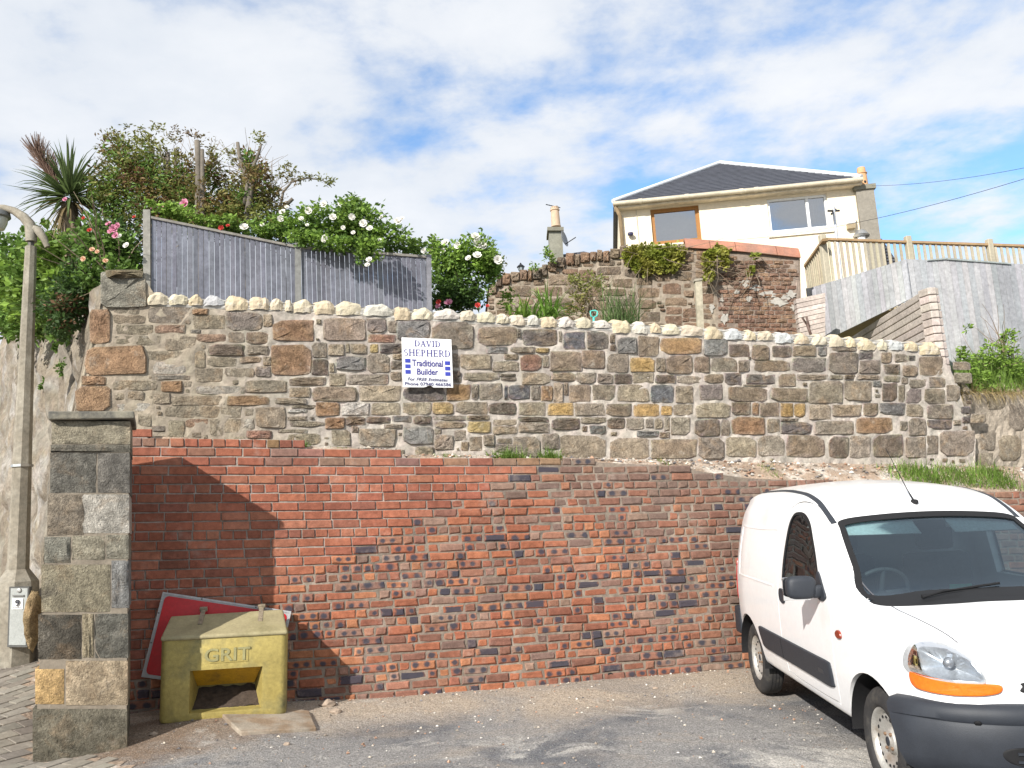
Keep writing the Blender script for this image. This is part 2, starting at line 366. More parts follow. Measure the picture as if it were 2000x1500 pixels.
for k in range(-2, NCOURSE + 4):
    header = (k % 5 == 3)
    s = BR0 - random.uniform(0, .22)
    while s < BR1:
        um, vm = proj(BRICKP.pt(s, course_z(s, k + .5)))
        old = old_zone(um, vm)
        if old: wid = .105 if (random.random() < (.85 if header else .50)) else .222
        else: wid = .112 if header else .228
        wid *= random.uniform(.94, 1.05)
        sm = s + wid / 2; zt = itp(bTop, sm); zc_ = course_z(sm, k + .5)
        if zc_ < zt - .012 and zc_ > gz(*BRICKP.pt(sm, 0).xy) - .06:
            bricks.append((s, s + wid, k, old, um, vm))
        s += wid
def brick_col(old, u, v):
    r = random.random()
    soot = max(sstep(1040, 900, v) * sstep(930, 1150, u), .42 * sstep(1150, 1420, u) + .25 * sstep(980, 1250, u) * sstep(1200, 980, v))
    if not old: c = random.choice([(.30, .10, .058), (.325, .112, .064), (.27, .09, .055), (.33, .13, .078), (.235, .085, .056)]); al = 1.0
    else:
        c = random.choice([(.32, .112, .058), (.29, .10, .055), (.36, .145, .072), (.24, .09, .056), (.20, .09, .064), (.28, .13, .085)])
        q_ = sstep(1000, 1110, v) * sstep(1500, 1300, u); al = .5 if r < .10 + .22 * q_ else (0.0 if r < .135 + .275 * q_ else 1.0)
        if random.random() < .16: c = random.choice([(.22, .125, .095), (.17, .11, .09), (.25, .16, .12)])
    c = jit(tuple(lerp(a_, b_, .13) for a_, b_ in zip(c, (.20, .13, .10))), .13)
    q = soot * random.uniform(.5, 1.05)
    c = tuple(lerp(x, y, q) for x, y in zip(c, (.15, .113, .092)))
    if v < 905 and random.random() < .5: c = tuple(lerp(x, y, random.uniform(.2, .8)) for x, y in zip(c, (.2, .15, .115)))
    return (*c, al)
def px_area(b_): 
    s0, s1, k, old, u, v = b_
    hid = (u < 285) or (u > 1440 and v > 960) or (300 < u < 560 and v > 1190) or u > 2010
    return -1 if hid else (s1 - s0) / (BRICKP.pt(s0, 0) - EYE).length ** 2
order = sorted(range(len(bricks)), key=lambda i: -px_area(bricks[i])); single = set(order[:300])
jv, jf, jc, ju_ = [], [], [], []
def face_uv(me, uvs):
    l = me.uv_layers.new(name='face'); li = np.zeros(len(me.loops), dtype=np.int32); me.loops.foreach_get('vertex_index', li)
    l.data.foreach_set('uv', np.array(uvs, dtype=np.float32)[li].ravel())
for i, (s0, s1, k, old, u, v) in enumerate(bricks):
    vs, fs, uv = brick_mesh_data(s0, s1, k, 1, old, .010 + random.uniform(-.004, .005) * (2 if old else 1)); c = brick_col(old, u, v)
    if i in single:
        o = mesh_obj('brick', vs, fs, MBRICK, bw, cols=[c] * len(vs)); face_uv(o.data, uv)
    else:
        n = len(jv); jv += vs; jf += [tuple(q + n for q in f) for f in fs]; jc += [c] * len(vs); ju_ += uv
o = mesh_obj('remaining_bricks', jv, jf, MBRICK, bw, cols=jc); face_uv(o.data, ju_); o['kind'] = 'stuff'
# mortar bed behind the bricks, with thickness and a flat top
N_ = 150; mv, mf, mc = [], [], []
for i in range(N_ + 1):
    s = lerp(BR0, BR1, i / N_); zt = itp(bTop, s) - .012; zb = gz(*BRICKP.pt(s, 0).xy) - .2
    for j in range(26):
        z = lerp(zb, zt, j / 25); p = BRICKP.pt(s, z, -.0 + random.uniform(-.003, .002)); mv.append(p); u, v = proj(p)
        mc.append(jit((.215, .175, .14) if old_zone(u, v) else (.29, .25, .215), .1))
    for off, z in ((-.24, zt), (-.24, zb)): mv.append(BRICKP.pt(s, z, off)); mc.append((.3, .25, .2))
for i in range(N_):
    a = i * 28; b_ = a + 28
    for j in range(27): mf.append((a + j, b_ + j, b_ + j + 1, a + j + 1))
    mf.append((a + 27, b_ + 27, b_, a))
mf.append(tuple(range(27, -1, -1))); mf.append(tuple(N_ * 28 + j for j in range(28)))
mesh_obj('mortar_bed', mv, mf, MMORTAR, bw, cols=mc)
# weep hole near the foot of the wall
p = BRICKP.px(1192, 1322, .0); mb = MB()
Mx = Matrix.Translation(p) @ Matrix.Rotation(math.atan2(BRICKP.d.y, BRICKP.d.x), 4, 'Z') @ Matrix.Rotation(math.pi / 2, 4, 'X')
mb.lathe([(.001, .012), (.026, .012), (.031, .018), (.036, .014), (.038, .0)], 14, M=Mx); mb.build('drain_pipe_end', mat('drain_dark', (.02, .018, .016), .8), bw, True)

# ------------------------------------------------------------------ the rubble stone wall
STONES = {'A': (140, 560, 4.348, """165 190 330 470 o;110 500 630 770 o;85 740 290 835 o;40 850 320 1045 o;370 175 560 235 g;370 240 625 305 b;640 185 1000 305 p;390 330 690 395 n;720 325 955 385 r;1020 185 1160 238 o;1030 240 1305 378 c;1010 345 1095 395 s;1310 225 1615 370 p;1625 235 1720 340 c;
340 425 740 492 n;790 420 1060 540 n;1060 400 1310 470 r;1340 400 1470 460 g;1480 390 1660 480 b;1160 485 1470 590 D;1500 500 1655 580 g;1150 610 1390 665 n;1425 590 1615 650 b;1625 590 1700 680 c;1550 665 1690 765 p;640 545 1040 620 n;1045 545 1135 690 n;665 645 960 740 l;700 750 1010 795 s;765 800 930 895 O;1050 690 1290 812 n;1290 690 1560 770 n;340 790 720 880 n;1060 855 1475 905 l;1480 790 1860 905 n;1330 930 1660 1010 O;480 890 600 950 b;700 900 830 985 c;850 930 1300 1008 c;1730 905 2000 1000 n;400 1000 680 1050 l;800 1015 1440 1110 n;1560 1040 1820 1200 n;1830 1010 2000 1070 l;1290 1120 1440 1240 c;970 1120 1150 1190 r;680 1180 800 1230 d;1440 1120 1550 1210 l;830 1150 960 1270 n;1180 1130 1280 1260 n;560 1080 680 1190 n;1830 1100 2000 1180 c;1750 1210 2000 1280 n;1500 1225 1690 1280 r"""),
'B': (560, 570, 4.545, """-142 245 240 440 o;260 240 330 290 c;290 235 700 440 P;725 245 890 350 p;895 270 975 350 g;735 390 950 445 r;980 265 1270 410 s;1290 280 1660 490 g;1700 305 2060 480 b;-140 460 215 750 o;220 465 345 590 g;370 460 515 570 c;525 470 560 530 c;565 460 720 550 c;750 470 805 530 y;830 470 1010 545 d;235 595 370 725 D;430 570 700 700 s;710 550 920 725 g;375 640 420 710 c;950 550 1020 600 c;930 610 1020 680 g;1470 560 1530 660 g;1540 540 1820 690 c;1770 485 1960 560 s;1830 620 2060 710 n;30 765 340 830 b;375 725 525 820 c;530 730 910 815 g;920 710 1020 790 g;1480 700 1540 790 d;1570 715 1890 790 n;1900 730 2040 790 g;0 850 210 980 c;235 840 610 970 b;655 835 1010 970 c;1050 850 1395 965 d;1420 830 1630 960 B;1640 830 1700 950 g;1710 825 1900 960 g;1930 830 2000 960 S;40 1000 250 1065 n;265 985 470 1090 O;485 980 740 1090 l;750 985 1010 1085 c;1025 980 1285 1085 c;1290 985 1475 1085 y;1500 975 1785 1080 n;1800 990 2030 1080 D;30 1105 330 1200 n;340 1115 520 1225 O;540 1115 695 1175 D;715 1115 910 1160 D;945 1105 1090 1145 s;1140 1105 1270 1160 D;1310 1100 1590 1138 g;1315 1148 1590 1215 b;860 1175 1040 1215 g;1600 1100 1790 1130 b;1610 1150 1800 1240 y;1830 1130 2060 1260 c;0 1220 300 1360 n;390 1215 570 1370 n;575 1190 650 1250 g;630 1210 970 1380 g;1030 1195 1300 1360 s;1315 1265 1480 1400 g;1310 1215 1370 1262 g;1485 1240 1600 1310 g;1630 1300 1740 1400 g;1745 1260 1860 1370 g;1865 1300 2000 1395 g;1560 1330 1610 1400 b;1150 1370 1305 1450 n"""),
'C': (960, 580, 4.545, """275 285 590 440 d;630 310 835 470 S;860 320 1040 455 d;600 320 625 390 g;210 280 260 360 g;1110 360 1290 520 s;1050 340 1085 400 b;1060 430 1105 470 b;1305 360 1490 525 b;1500 370 1865 500 B;170 435 385 500 n;390 450 520 500 y;110 505 240 560 b;265 520 450 660 r;455 530 500 620 g;515 475 800 665 b;805 470 1010 640 b;1015 490 1215 670 g;1245 540 1440 655 Y;1465 540 1535 655 g;1565 530 1785 685 b;1800 540 1930 675 b;60 680 215 740 g;265 670 520 790 c;535 670 730 740 b;760 680 935 770 g;940 690 1080 755 g;1085 680 1245 775 D;1250 680 1440 760 c;1460 690 1625 755 D;1645 700 1880 780 g;105 770 345 915 S;350 800 435 900 g;440 800 545 915 O;550 760 635 925 c;645 760 680 860 c;685 775 875 930 b;890 775 1100 920 n;1130 785 1400 920 c;1415 785 1610 945 S;1640 800 1780 940 c;250 940 475 1045 n;500 950 730 1055 Y;735 945 1010 1050 g;1015 950 1250 1065 b;1275 950 1480 1060 Y;1510 980 1595 1040 Y;1620 955 1775 1045 c;10 1070 225 1230 c;230 1060 510 1110 D;245 1130 510 1205 g;535 1085 780 1170 D;790 1060 1020 1125 c;1030 1085 1185 1160 D;1190 1080 1360 1165 g;1365 1090 1440 1150 g;1445 1090 1520 1160 c;870 1135 1020 1250 s;1530 1070 1585 1180 g;1590 1070 1750 1220 g;450 1210 600 1340 g;610 1200 1010 1430 c;1050 1200 1400 1440 c;1285 1185 1480 1290 s;1490 1210 1570 1250 b;1415 1260 1815 1425 b;20 1250 185 1380 g;190 1240 440 1430 g"""),
'D': (1360, 610, 5.0, """75 280 310 420 s;320 310 520 440 D;525 310 720 465 b;735 325 930 440 D;950 340 1170 430 b;1190 350 1275 410 s;1285 390 1575 595 g;1340 352 1550 382 g;160 440 385 575 g;410 460 525 585 g;510 430 545 458 g;550 470 915 580 b;935 440 1275 590 p;95 600 255 680 b;285 600 430 695 d;490 605 775 700 d;450 705 690 722 c;815 600 970 725 b;990 605 1290 655 c;1305 610 1435 655 n;1440 610 1555 650 b;30 690 255 860 p;315 728 695 865 b;740 740 1085 865 b;1095 680 1420 880 n;10 890 330 1025 c;360 890 535 990 b;545 885 600 990 O;625 880 815 1025 b;822 890 945 1005 Y;955 905 1050 1015 Y;1105 900 1310 1050 c;1320 895 1620 1020 b;-5 1040 230 1195 D;240 1045 330 1200 g;340 1020 680 1210 O;690 1040 815 1175 g;830 1080 1130 1180 d;820 1035 1000 1065 g;1140 1055 1545 1195 g;25 1230 270 1420 g;285 1220 590 1420 c;595 1195 870 1405 g;880 1200 1255 1415 b;1310 1220 1480 1405 D"""),
'E': (1620, 630, 5.0, """290 285 430 360 d;490 290 610 400 b;635 305 765 385 g;770 320 840 375 d;870 325 1110 520 b;290 365 515 500 g;530 405 695 510 D;710 415 870 525 b;145 515 245 550 b;290 520 480 550 c;540 525 685 575 n;700 530 770 600 g;140 570 415 770 c;420 565 510 630 s;520 590 655 765 D;780 550 950 640 g;985 540 1120 625 g;680 610 740 770 n;745 650 900 790 p;930 645 1135 795 n;1140 610 1280 770 g;330 795 465 900 b;490 785 745 905 s;750 800 900 910 c;950 800 1210 940 g;260 920 620 1085 O;690 960 765 1060 g;770 935 950 1105 g;970 960 1190 1040 d;1210 950 1290 1005 n;210 1105 390 1305 g;440 1105 700 1305 D;760 1115 945 1310 g;950 1095 1060 1290 g;1070 1050 1420 1300 g;1295 1010 1350 1048 b;1280 820 1380 900 d;1300 930 1368 970 d;1372 890 1520 980 c""")}
SCOL = {'g': (.28, .236, .186), 'd': (.155, .135, .122), 'D': (.16, .127, .098), 'b': (.265, .205, .145), 'o': (.325, .205, .125), 'O': (.32, .20, .115), 'r': (.33, .19, .135), 'c': (.35, .29, .21), 'l': (.50, .47, .42), 'n': (.30, .256, .188), 's': (.225, .215, .20), 'S': (.125, .124, .128), 'y': (.48, .36, .17), 'Y': (.46, .30, .125), 'p': (.25, .212, .185), 'P': (.33, .255, .20), 'B': (.34, .22, .11)}
boxes = []
for key, (ox, oy, sc, txt) in STONES.items():
    for item in txt.replace('\n', '').split(';'):
        q = item.split()
        if len(q) < 5: continue
        x0, y0, x1, y1 = (float(t) / sc for t in q[:4]); boxes.append([ox + x0, oy + y0, ox + x1, oy + y1, q[4], key])
for it in range(6):                                             # ease overlaps apart so a joint stays between neighbours
    for i in range(len(boxes)):
        for j in range(i + 1, len(boxes)):
            a, b_ = boxes[i], boxes[j]; gap = .7
            ox_ = min(a[2], b_[2]) - max(a[0], b_[0]) + gap; oy_ = min(a[3], b_[3]) - max(a[1], b_[1]) + gap
            if ox_ > 0 and oy_ > 0:
                ax = 0 if ox_ < oy_ else 1; h = (ox_ if ax == 0 else oy_) / 2
                lo, hi = (a, b_) if a[ax] + a[ax + 2] < b_[ax] + b_[ax + 2] else (b_, a)
                lo[ax + 2] -= h; hi[ax] += h
boxes = [b_ for b_ in boxes if b_[2] - b_[0] > 4 and b_[3] - b_[1] > 3]
for it in range(5):                                             # then let each stone grow into its joint
    for i, a in enumerate(boxes):
        for sd_ in range(4):
            b_ = list(a); b_[sd_] += (-.6 if sd_ < 2 else .6)
            if all(i == j or min(b_[2], c[2]) - max(b_[0], c[0]) < -1.1 or min(b_[3], c[3]) - max(b_[1], c[1]) < -1.1 for j, c in enumerate(boxes)) and b_[1] > 596: a[sd_] = b_[sd_]
# outline of the wall face in the photograph, used to keep filler stones inside
def stone_base_v(u): return float(np.interp(u, [140, 260, 590, 780, 975, 1100, 1300, 1900, 2100], [850, 856, 874, 890, 897, 897, 895, 901, 905]))
def coping_v(u): return float(np.interp(u, [190, 285, 560, 1000, 1400, 1840, 1960], [600, 600, 612, 640, 664, 694, 700]))
occ = np.zeros((420, 1900), bool)                               # pixel cells from (120, 540)
def mark(b_, m): occ[max(0, int(b_[1] - 540 - m)):int(b_[3] - 540 + m) + 1, max(0, int(b_[0] - 120 - m)):int(b_[2] - 120 + m) + 1] = True
for b_ in boxes: mark(b_, 1)
for tries, (wl_, wh, hl, hh) in enumerate(((26, 46, 14, 24), (16, 30, 9, 16), (9, 18, 6, 11), (5, 10, 4, 8))):
    for _ in range(9000):
        w = random.uniform(wl_, wh); h = random.uniform(hl, hh); u = random.uniform(190, 1900 - w); v = random.uniform(590, 900)
        if v < coping_v(u) + 6 or v < coping_v(u + w) + 6 or v + h > stone_base_v(u) + 4: continue
        if u < 300 and v < 900 and u < 150 + (850 - v) * -.1 + 60: continue
        r0, r1, c0, c1 = int(v - 540 - 2), int(v + h - 540 + 2), int(u - 120 - 2), int(u + w - 120 + 2)
        if c0 < 0 or occ[r0:r1, c0:c1].any(): continue
        code = random.choice('gcnbcpgn' if u > 620 else 'nncngc'); bb = [u, v, u + w, v + h, code, 'F']; boxes.append(bb); mark(bb, 1)
sw = thing('stone_wall', 'rebuilt rubble stone wall with pale rounded coping stones above the brick wall', 'wall', STONEP.px(1000, 890))
def stone_material(name='rubble_stone', stain=1.0):
    m = bpy.data.materials.new(name); m.use_nodes = True; N = m.node_tree.nodes; L = m.node_tree.links; b = N['Principled BSDF']
    a = N.new('ShaderNodeAttribute'); a.attribute_name = 'Col'; g = N.new('ShaderNodeNewGeometry')
    def noise(s, d=6, r=.62, di=0.0):
        n = N.new('ShaderNodeTexNoise'); n.inputs['Scale'].default_value = s; n.inputs['Detail'].default_value = d; n.inputs['Roughness'].default_value = r; n.inputs['Distortion'].default_value = di; L.new(g.outputs['Position'], n.inputs['Vector']); return n.outputs[0]
    def ramp(x, lo, hi, c0, c1):
        r = N.new('ShaderNodeMapRange'); L.new(x, r.inputs[0]); r.inputs[1].default_value = lo; r.inputs[2].default_value = hi; r.inputs[3].default_value = c0; r.inputs[4].default_value = c1; return r.outputs[0]
    def mix(f, c, col, mode='MIX'):
        x = N.new('ShaderNodeMixRGB'); x.blend_type = mode; L.new(f, x.inputs[0]); L.new(c, x.inputs[1]); x.inputs[2].default_value = (*col, 1); return x.outputs[0]
    c = a.outputs['Color']
    c = mix(ramp(noise(5.5, 6, .65, .6), .52, .68, 0, .42 * stain), c, (.38, .25, .14))       # rusty staining
    c = mix(ramp(noise(7.5, 7, .7), .58, .74, 0, .6 * stain), c, (.50, .46, .39))             # lichen and old lime
    c = mix(ramp(noise(4.0, 5, .65), .60, .75, 0, .55 * (2 - stain) / 1.2), c, (.10, .09, .08))           # soot
    for s, lo, hi in ((1.2, .78, 1.2), (14, .58, 1.42), (55, .62, 1.4), (190, .75, 1.25)):
        v = N.new('ShaderNodeVectorMath'); v.operation = 'SCALE'; L.new(c, v.inputs[0]); L.new(ramp(noise(s), .28, .72, lo, hi), v.inputs['Scale']); c = v.outputs[0]
    L.new(c, b.inputs['Base Color']); b.inputs['Roughness'].default_value = .92; b.inputs['Specular IOR Level'].default_value = .18
    ad = N.new('ShaderNodeMath'); ad.operation = 'ADD'; L.new(noise(26, 7, .7), ad.inputs[0]); L.new(noise(95, 4), ad.inputs[1])
    bp = N.new('ShaderNodeBump'); bp.inputs['Strength'].default_value = 1.0; bp.inputs['Distance'].default_value = .032; L.new(ad.outputs[0], bp.inputs['Height']); L.new(bp.outputs[0], b.inputs['Normal'])
    return m
MSTONE = stone_material()
def stone_geo(u0, v0, u1, v1, depth, plane, rough=1.0, n=14, sq=4.5):
    cu, cv, hw, hh = (u0 + u1) / 2, (v0 + v1) / 2, (u1 - u0) / 2, (v1 - v0) / 2
    ring = []; tilt = random.uniform(-.05, .05) * hw; n = 12
    cn = [(sx * (1.03 - random.uniform(0, .12)), sy * (1.04 - random.uniform(0, .16))) for sx, sy in ((1, 1), (-1, 1), (-1, -1), (1, -1))]
    cutk = [random.choice((.05, .08, .14, .22, .40)) * (.6 if sq > 5 else 1) for _ in range(4)]
    for i in range(4):
        p0, p1, p2 = cn[i - 1], cn[i], cn[(i + 1) % 4]; k = cutk[i]; k2 = min(.45, k * min(1.0, hh / hw if i % 2 else hw / hh) if True else k)
        ring.append((lerp(p1[0], p0[0], k * .5), lerp(p1[1], p0[1], k * .5))); ring.append((lerp(p1[0], p2[0], k * .5), lerp(p1[1], p2[1], k * .5)))
        w_ = random.uniform(.98, 1.08); t_ = random.uniform(.4, .6); ring.append((lerp(p1[0], p2[0], t_) * w_, lerp(p1[1], p2[1], t_) * w_))
    ring = [(min(1.05, max(-1.05, x)), min(1.06, max(-1.06, y))) for x, y in ring]
    px = lambda x, y, off: plane.px(cu + x * hw, cv + y * hh + tilt * x * .3, off)
    bev = min(.22, 1.5 / max(4, min(hw, hh)))
    sx = random.uniform(-.3, .3) * depth; sy = random.uniform(-.3, .3) * depth
    vs = [px(x, y, -.025) for x, y in ring]
    vs += [px(x, y, depth * random.uniform(.1, .5)) for x, y in ring]
    vs += [px(x * (1 - bev), y * (1 - bev), depth * random.uniform(.75, 1.1) + sx * x + sy * y) for x, y in ring]
    vs += [px(x * .5 + random.uniform(-.05, .05), y * .5 + random.uniform(-.05, .05), depth * random.uniform(.55, 1.6) + (sx * x + sy * y) * .5) for x, y in ring]
    vs.append(px(0, 0, depth * random.uniform(.9, 1.4)))
    fs = [(r * n + (i + 1) % n, r * n + i, (r + 1) * n + i, (r + 1) * n + (i + 1) % n) for r in range(3) for i in range(n)] + [(3 * n + (i + 1) % n, 3 * n + i, 4 * n) for i in range(n)]
    return vs, fs
def stone_col(code):
    c = jit(SCOL[code], .14); return c
def sw_col(u, v):
    new = sstep(360, 640, u + (700 - v) * .3); return jit(tuple(lerp(a, b_, new) for a, b_ in zip((.30, .255, .195), (.41, .365, .315))), .12)
cand = sorted(range(len(boxes)), key=lambda i: -(boxes[i][2] - boxes[i][0]) * (boxes[i][3] - boxes[i][1])); single = set(cand[:300])
rest = MB()
for i, (x0, y0, x1, y1, code, key) in enumerate(boxes):
    flush = x1 < 500 and not (code in 'oOD'); dep = random.uniform(.003, .009) if flush else random.uniform(.008, .022)
    vs, fs = stone_geo(x0, y0, x1, y1, dep, STONEP); c = stone_col(code)
    if flush: c = tuple(lerp(x, y, .35) for x, y in zip(c, (.35, .30, .22)))
    mo = sw_col((x0 + x1) / 2, (y0 + y1) / 2); nr = (len(vs) - 1) // 4
    cs = [tuple(lerp(q, m_, (.85, .7, .18, 0, 0)[min(4, j_ // nr)] * random.uniform(.5, 1.1)) * kk for q, m_ in zip(c, mo)) for j_, kk in enumerate(random.uniform(.85, 1.15) for _ in vs)]
    if i in single: mesh_obj('stone', vs, fs, MSTONE, sw, cols=cs)
    else:
        n = len(rest.v); rest.v += vs; rest.f += [tuple(q + n for q in f) for f in fs]; rest.c += cs
if rest.v: rest.build('small_packing_stones', MSTONE, sw)['kind'] = 'stuff'
# coping stones
COPE = []
for ox, oy, sc, txt in ((140, 560, 4.348, "630 30 820 155 c;825 50 985 155 c;990 55 1112 160 y;1120 65 1292 160 s;1305 60 1495 200 y;1515 70 1680 195 y;1685 85 1872 200 c"),
    (560, 570, 4.545, "-95 55 50 175 c;62 55 225 185 c;240 60 420 200 y;440 70 665 205 c;672 90 945 215 w;948 115 1105 255 y;1108 130 1300 245 c;1302 140 1535 245 w;1538 150 1685 255 c;1688 165 1858 270 c;1860 180 1982 280 c"),
    (960, 580, 4.545, "170 140 312 250 c;312 150 435 250 w;432 160 592 270 y;585 165 745 270 w;745 170 905 275 c;905 190 1065 280 w;1065 185 1250 320 y;1240 205 1405 325 w;1402 220 1515 320 y;1512 225 1680 335 c;1675 235 1885 345 c"),
    (1360, 610, 5.0, "75 125 292 265 y;250 145 460 265 s;458 160 600 270 y;585 165 772 275 c;755 180 965 300 s;935 190 1135 310 y;1105 200 1310 320 c;1268 205 1480 335 c;1440 225 1575 340 y"),
    (1620, 630, 5.0, "262 130 485 270 y;440 150 600 270 c;552 155 750 270 s;705 165 888 280 y;862 175 1088 310 y")):
    for it in txt.split(';'):
        q = it.split(); COPE.append([ox + float(q[0]) / sc, oy + float(q[1]) / sc, ox + float(q[2]) / sc, oy + float(q[3]) / sc, q[4]])
COPE.sort(key=lambda c: c[0])
for i in range(len(COPE) - 1):
    ov = COPE[i][2] + 2 - COPE[i + 1][0]
    ov = max(ov, 2.0 if -14 < ov <= 0 else ov)
    if -14 < COPE[i][2] - COPE[i + 1][0] < 0: g_ = COPE[i + 1][0] - COPE[i][2] - 1; COPE[i][2] += g_ / 2; COPE[i + 1][0] -= g_ / 2
    elif ov > 0: COPE[i][2] -= ov / 2; COPE[i + 1][0] += ov / 2
CC = {'c': (.53, .465, .345), 'y': (.51, .425, .29), 'w': (.55, .515, .445), 's': (.46, .465, .455)}
MCOPE = mat('coping_sandstone', (.6, .5, .35), .9, var=.16, scale=7, bump=.9, bscale=30, attr=True, coords='World', col2=(.60, .56, .50), c2scale=9, c2lo=.55, c2hi=.75, fine=.14, bdist=.015)
for (u0, v0, u1, v1, code) in COPE:
    vt = v0 + (v1 - v0) * .02; n = 12; D = .30
    prof = []                                                   # hog-backed lump: rows from front foot over the top to the back
    a0, z0 = STONEP.st(u0, v1); a1, z1 = STONEP.st(u1, v1); zt = STONEP.st((u0 + u1) / 2, vt)[1]
    w = a1 - a0; h = zt - (z0 + z1) / 2; rows = [(.022, -.02), (.034, .30), (.030, .62), (-.01, .90), (-.08, 1.0), (-.18, .95), (-.26, .55), (-.27, -.02)]
    vs = []; nc = 7; seed = random.uniform(0, 99)
    for (off, t) in rows:
        for j in range(nc):
            x = j / (nc - 1) * 2 - 1; round_ = 1 - (.27 + .10 * math.sin(seed)) * abs(x - .08 * math.sin(seed * 2.3)) ** 2.6 + .05 * math.sin(seed * 5 + x * 4)
            e = 1 - .05 * (abs(x) > .9)
            vs.append(STONEP.pt(lerp(a0, a1, (x * .985 * (1 - .06 * t) + 1) / 2), lerp(z0, z1, (x + 1) / 2) + h * t * round_ + random.uniform(-.006, .006), off * e - .025 * abs(x) ** 3 + random.uniform(-.009, .007) * (0 < t)))
    fs = [(r * nc + j, r * nc + j + 1, (r + 1) * nc + j + 1, (r + 1) * nc + j) for r in range(len(rows) - 1) for j in range(nc - 1)]
    fs += [tuple(r * nc for r in range(len(rows))), tuple(r * nc + nc - 1 for r in range(len(rows) - 1, -1, -1))]
    c = jit(CC[code], .07); mesh_obj('coping_stone', vs, fs, MCOPE, sw, cols=[tuple(q * kk for q in c) for kk in (random.uniform(.9, 1.08) for _ in vs)])
# mortar body of the wall: a thick slab under the outline, face gently uneven
def slab(name, plane, outline_px, thick, m, parent, step=.07, col=None, bulge=.009, colf=None):
    st = [plane.st(*p) for p in outline_px]; a0 = min(p[0] for p in st); a1 = max(p[0] for p in st)
    def span(a):                                                # lowest and highest crossing
        zs = []
        for i in range(len(st)):
            (x0, z0), (x1, z1) = st[i], st[(i + 1) % len(st)]
            if (x0 - a) * (x1 - a) <= 0 and abs(x1 - x0) > 1e-9: zs.append(z0 + (z1 - z0) * (a - x0) / (x1 - x0))
        return (min(zs), max(zs)) if zs else None
    n = int((a1 - a0) / step); vs = []; fs = []; cs = []; k = 16
    for i in range(n + 1):
        a = lerp(a0 + 1e-4, a1 - 1e-4, i / n); lo, hi = span(a)
        for j in range(k):
            z = lerp(lo, hi, j / (k - 1)); p = plane.pt(a, z, random.uniform(-bulge, bulge)); vs.append(p); cs.append(colf(*proj(p)) if colf else col)
        for z in (hi, lo): vs.append(plane.pt(a, z, -thick)); cs.append(col if col else cs[-1])
    K = k + 2
    for i in range(n):
        for j in range(K): fs.append((i * K + j, (i + 1) * K + j, (i + 1) * K + (j + 1) % K, i * K + (j + 1) % K))
    fs.append(tuple(range(K - 1, -1, -1))); fs.append(tuple(n * K + j for j in range(K)))
    return mesh_obj(name, vs, fs, m, parent, cols=cs)
top = [(u, coping_v(u) - 4) for u in range(1836, 283, -40)]
slab('wall_mortar', STONEP, [(118, 920), (140, 800), (172, 650), (203, 534), (283, 545)] + top[::-1] + [(1868, 742), (1905, 860), (1912, 925)], .34, MMORTAR, sw, colf=sw_col)
slab('coping_bed', STONEP, [(u, coping_v(u) - 21) for u in range(290, 1830, 40)] + [(u, coping_v(u) - 3) for u in range(1828, 290, -40)], .25, mat('lime_bed', (.47, .45, .41), .95, var=.12, scale=5, bump=.5, coords='World'), sw, col=(.47, .45, .41))
# the thick lichened block that ends the wall at its high corner
mb = MB()
vs, fs = stone_geo(197, 528, 288, 604, .022, STONEP, n=16); mb.add(vs, fs, jit((.28, .262, .21), .05)); mb.build('corner_block', MSTONE, sw)
vs, fs = stone_geo(204, 527, 280, 543, .06, STONEP, n=12); mesh_obj('corner_cap_slate', vs, fs, MSTONE, sw, cols=[(.2, .17, .11)] * len(vs))

# ------------------------------------------------------------------ old rendered retaining wall round the corner (side street) and at the far end
MREND = mat('old_render', (.4, .35, .29), .95, var=.38, scale=1.6, bump=1.0, bscale=9, attr=True, coords='World', col2=(.25, .21, .16), c2scale=1.3, c2lo=.5, c2hi=.66, fine=.3, bdist=.05)
lw = thing('rendered_wall', 'battered old rubble wall with crumbling render behind the lamp post', 'wall', (-4.6, 8.6, .4))
c_top = STONEP.px(206, 532, .02); c_bot = at(96, 1262, 7.35); wdir = Vector((-.566, .824, 0))
vs, fs, cs = [], [], []; NI, NJ = 90, 44
for i in range(NI + 1):
    for j in range(NJ + 1):
        s, t = (i / NI) ** 1.35, j / NJ; D_ = s * 12.0
        bot = c_bot + wdir * D_; bot.z = gz(bot.x, bot.y) - .25; tp_ = c_top + wdir * D_ * .98; tp_.z = lerp(c_top.z - .05, 3.72 + D_ * .20, sstep(0, .7, D_))
        p = bot.lerp(tp_, t); nn = Vector((-.82, -.56, .1)); rgh = .11 * mnoise.fractal(Vector((D_ * 1.6, t * 7, 3.1)), .8, 2.1, 5) + random.uniform(-.014, .014)
        vs.append(p + nn * rgh * min(1, .3 + D_ * 3)); k_ = mnoise.fractal(Vector((D_ * 1.3, t * 6, 9.7)), .8, 2.1, 5) * 1.3; cs.append(jit((.245, .22, .18) if k_ > .15 else ((.195, .165, .125) if k_ > -.35 else (.275, .255, .225)), .12))  # render colours lowered to paint in the shade over this wall
for i in range(NI):
    for j in range(NJ): a = i * (NJ + 1) + j; fs.append((a, a + 1, a + NJ + 2, a + NJ + 1))
f_bot = c_bot + wdir * 12
n0 = len(vs); back = Vector((.06, .42, 0))                      # thickness
for i in range(NI + 1): vs.append(vs[i * (NJ + 1) + NJ] + back); cs.append((.34, .29, .22)); vs.append(vs[i * (NJ + 1)] + back); cs.append((.34, .29, .22))
for i in range(NI):
    a = i * (NJ + 1); fs.append((a + NJ, n0 + 2 * i, n0 + 2 * i + 2, a + NJ + NJ + 1)); fs.append((n0 + 2 * i, n0 + 2 * i + 1, n0 + 2 * i + 3, n0 + 2 * i + 2))
rfo = mesh_obj('render_face', vs, fs, MREND, lw, smooth=True, cols=cs)
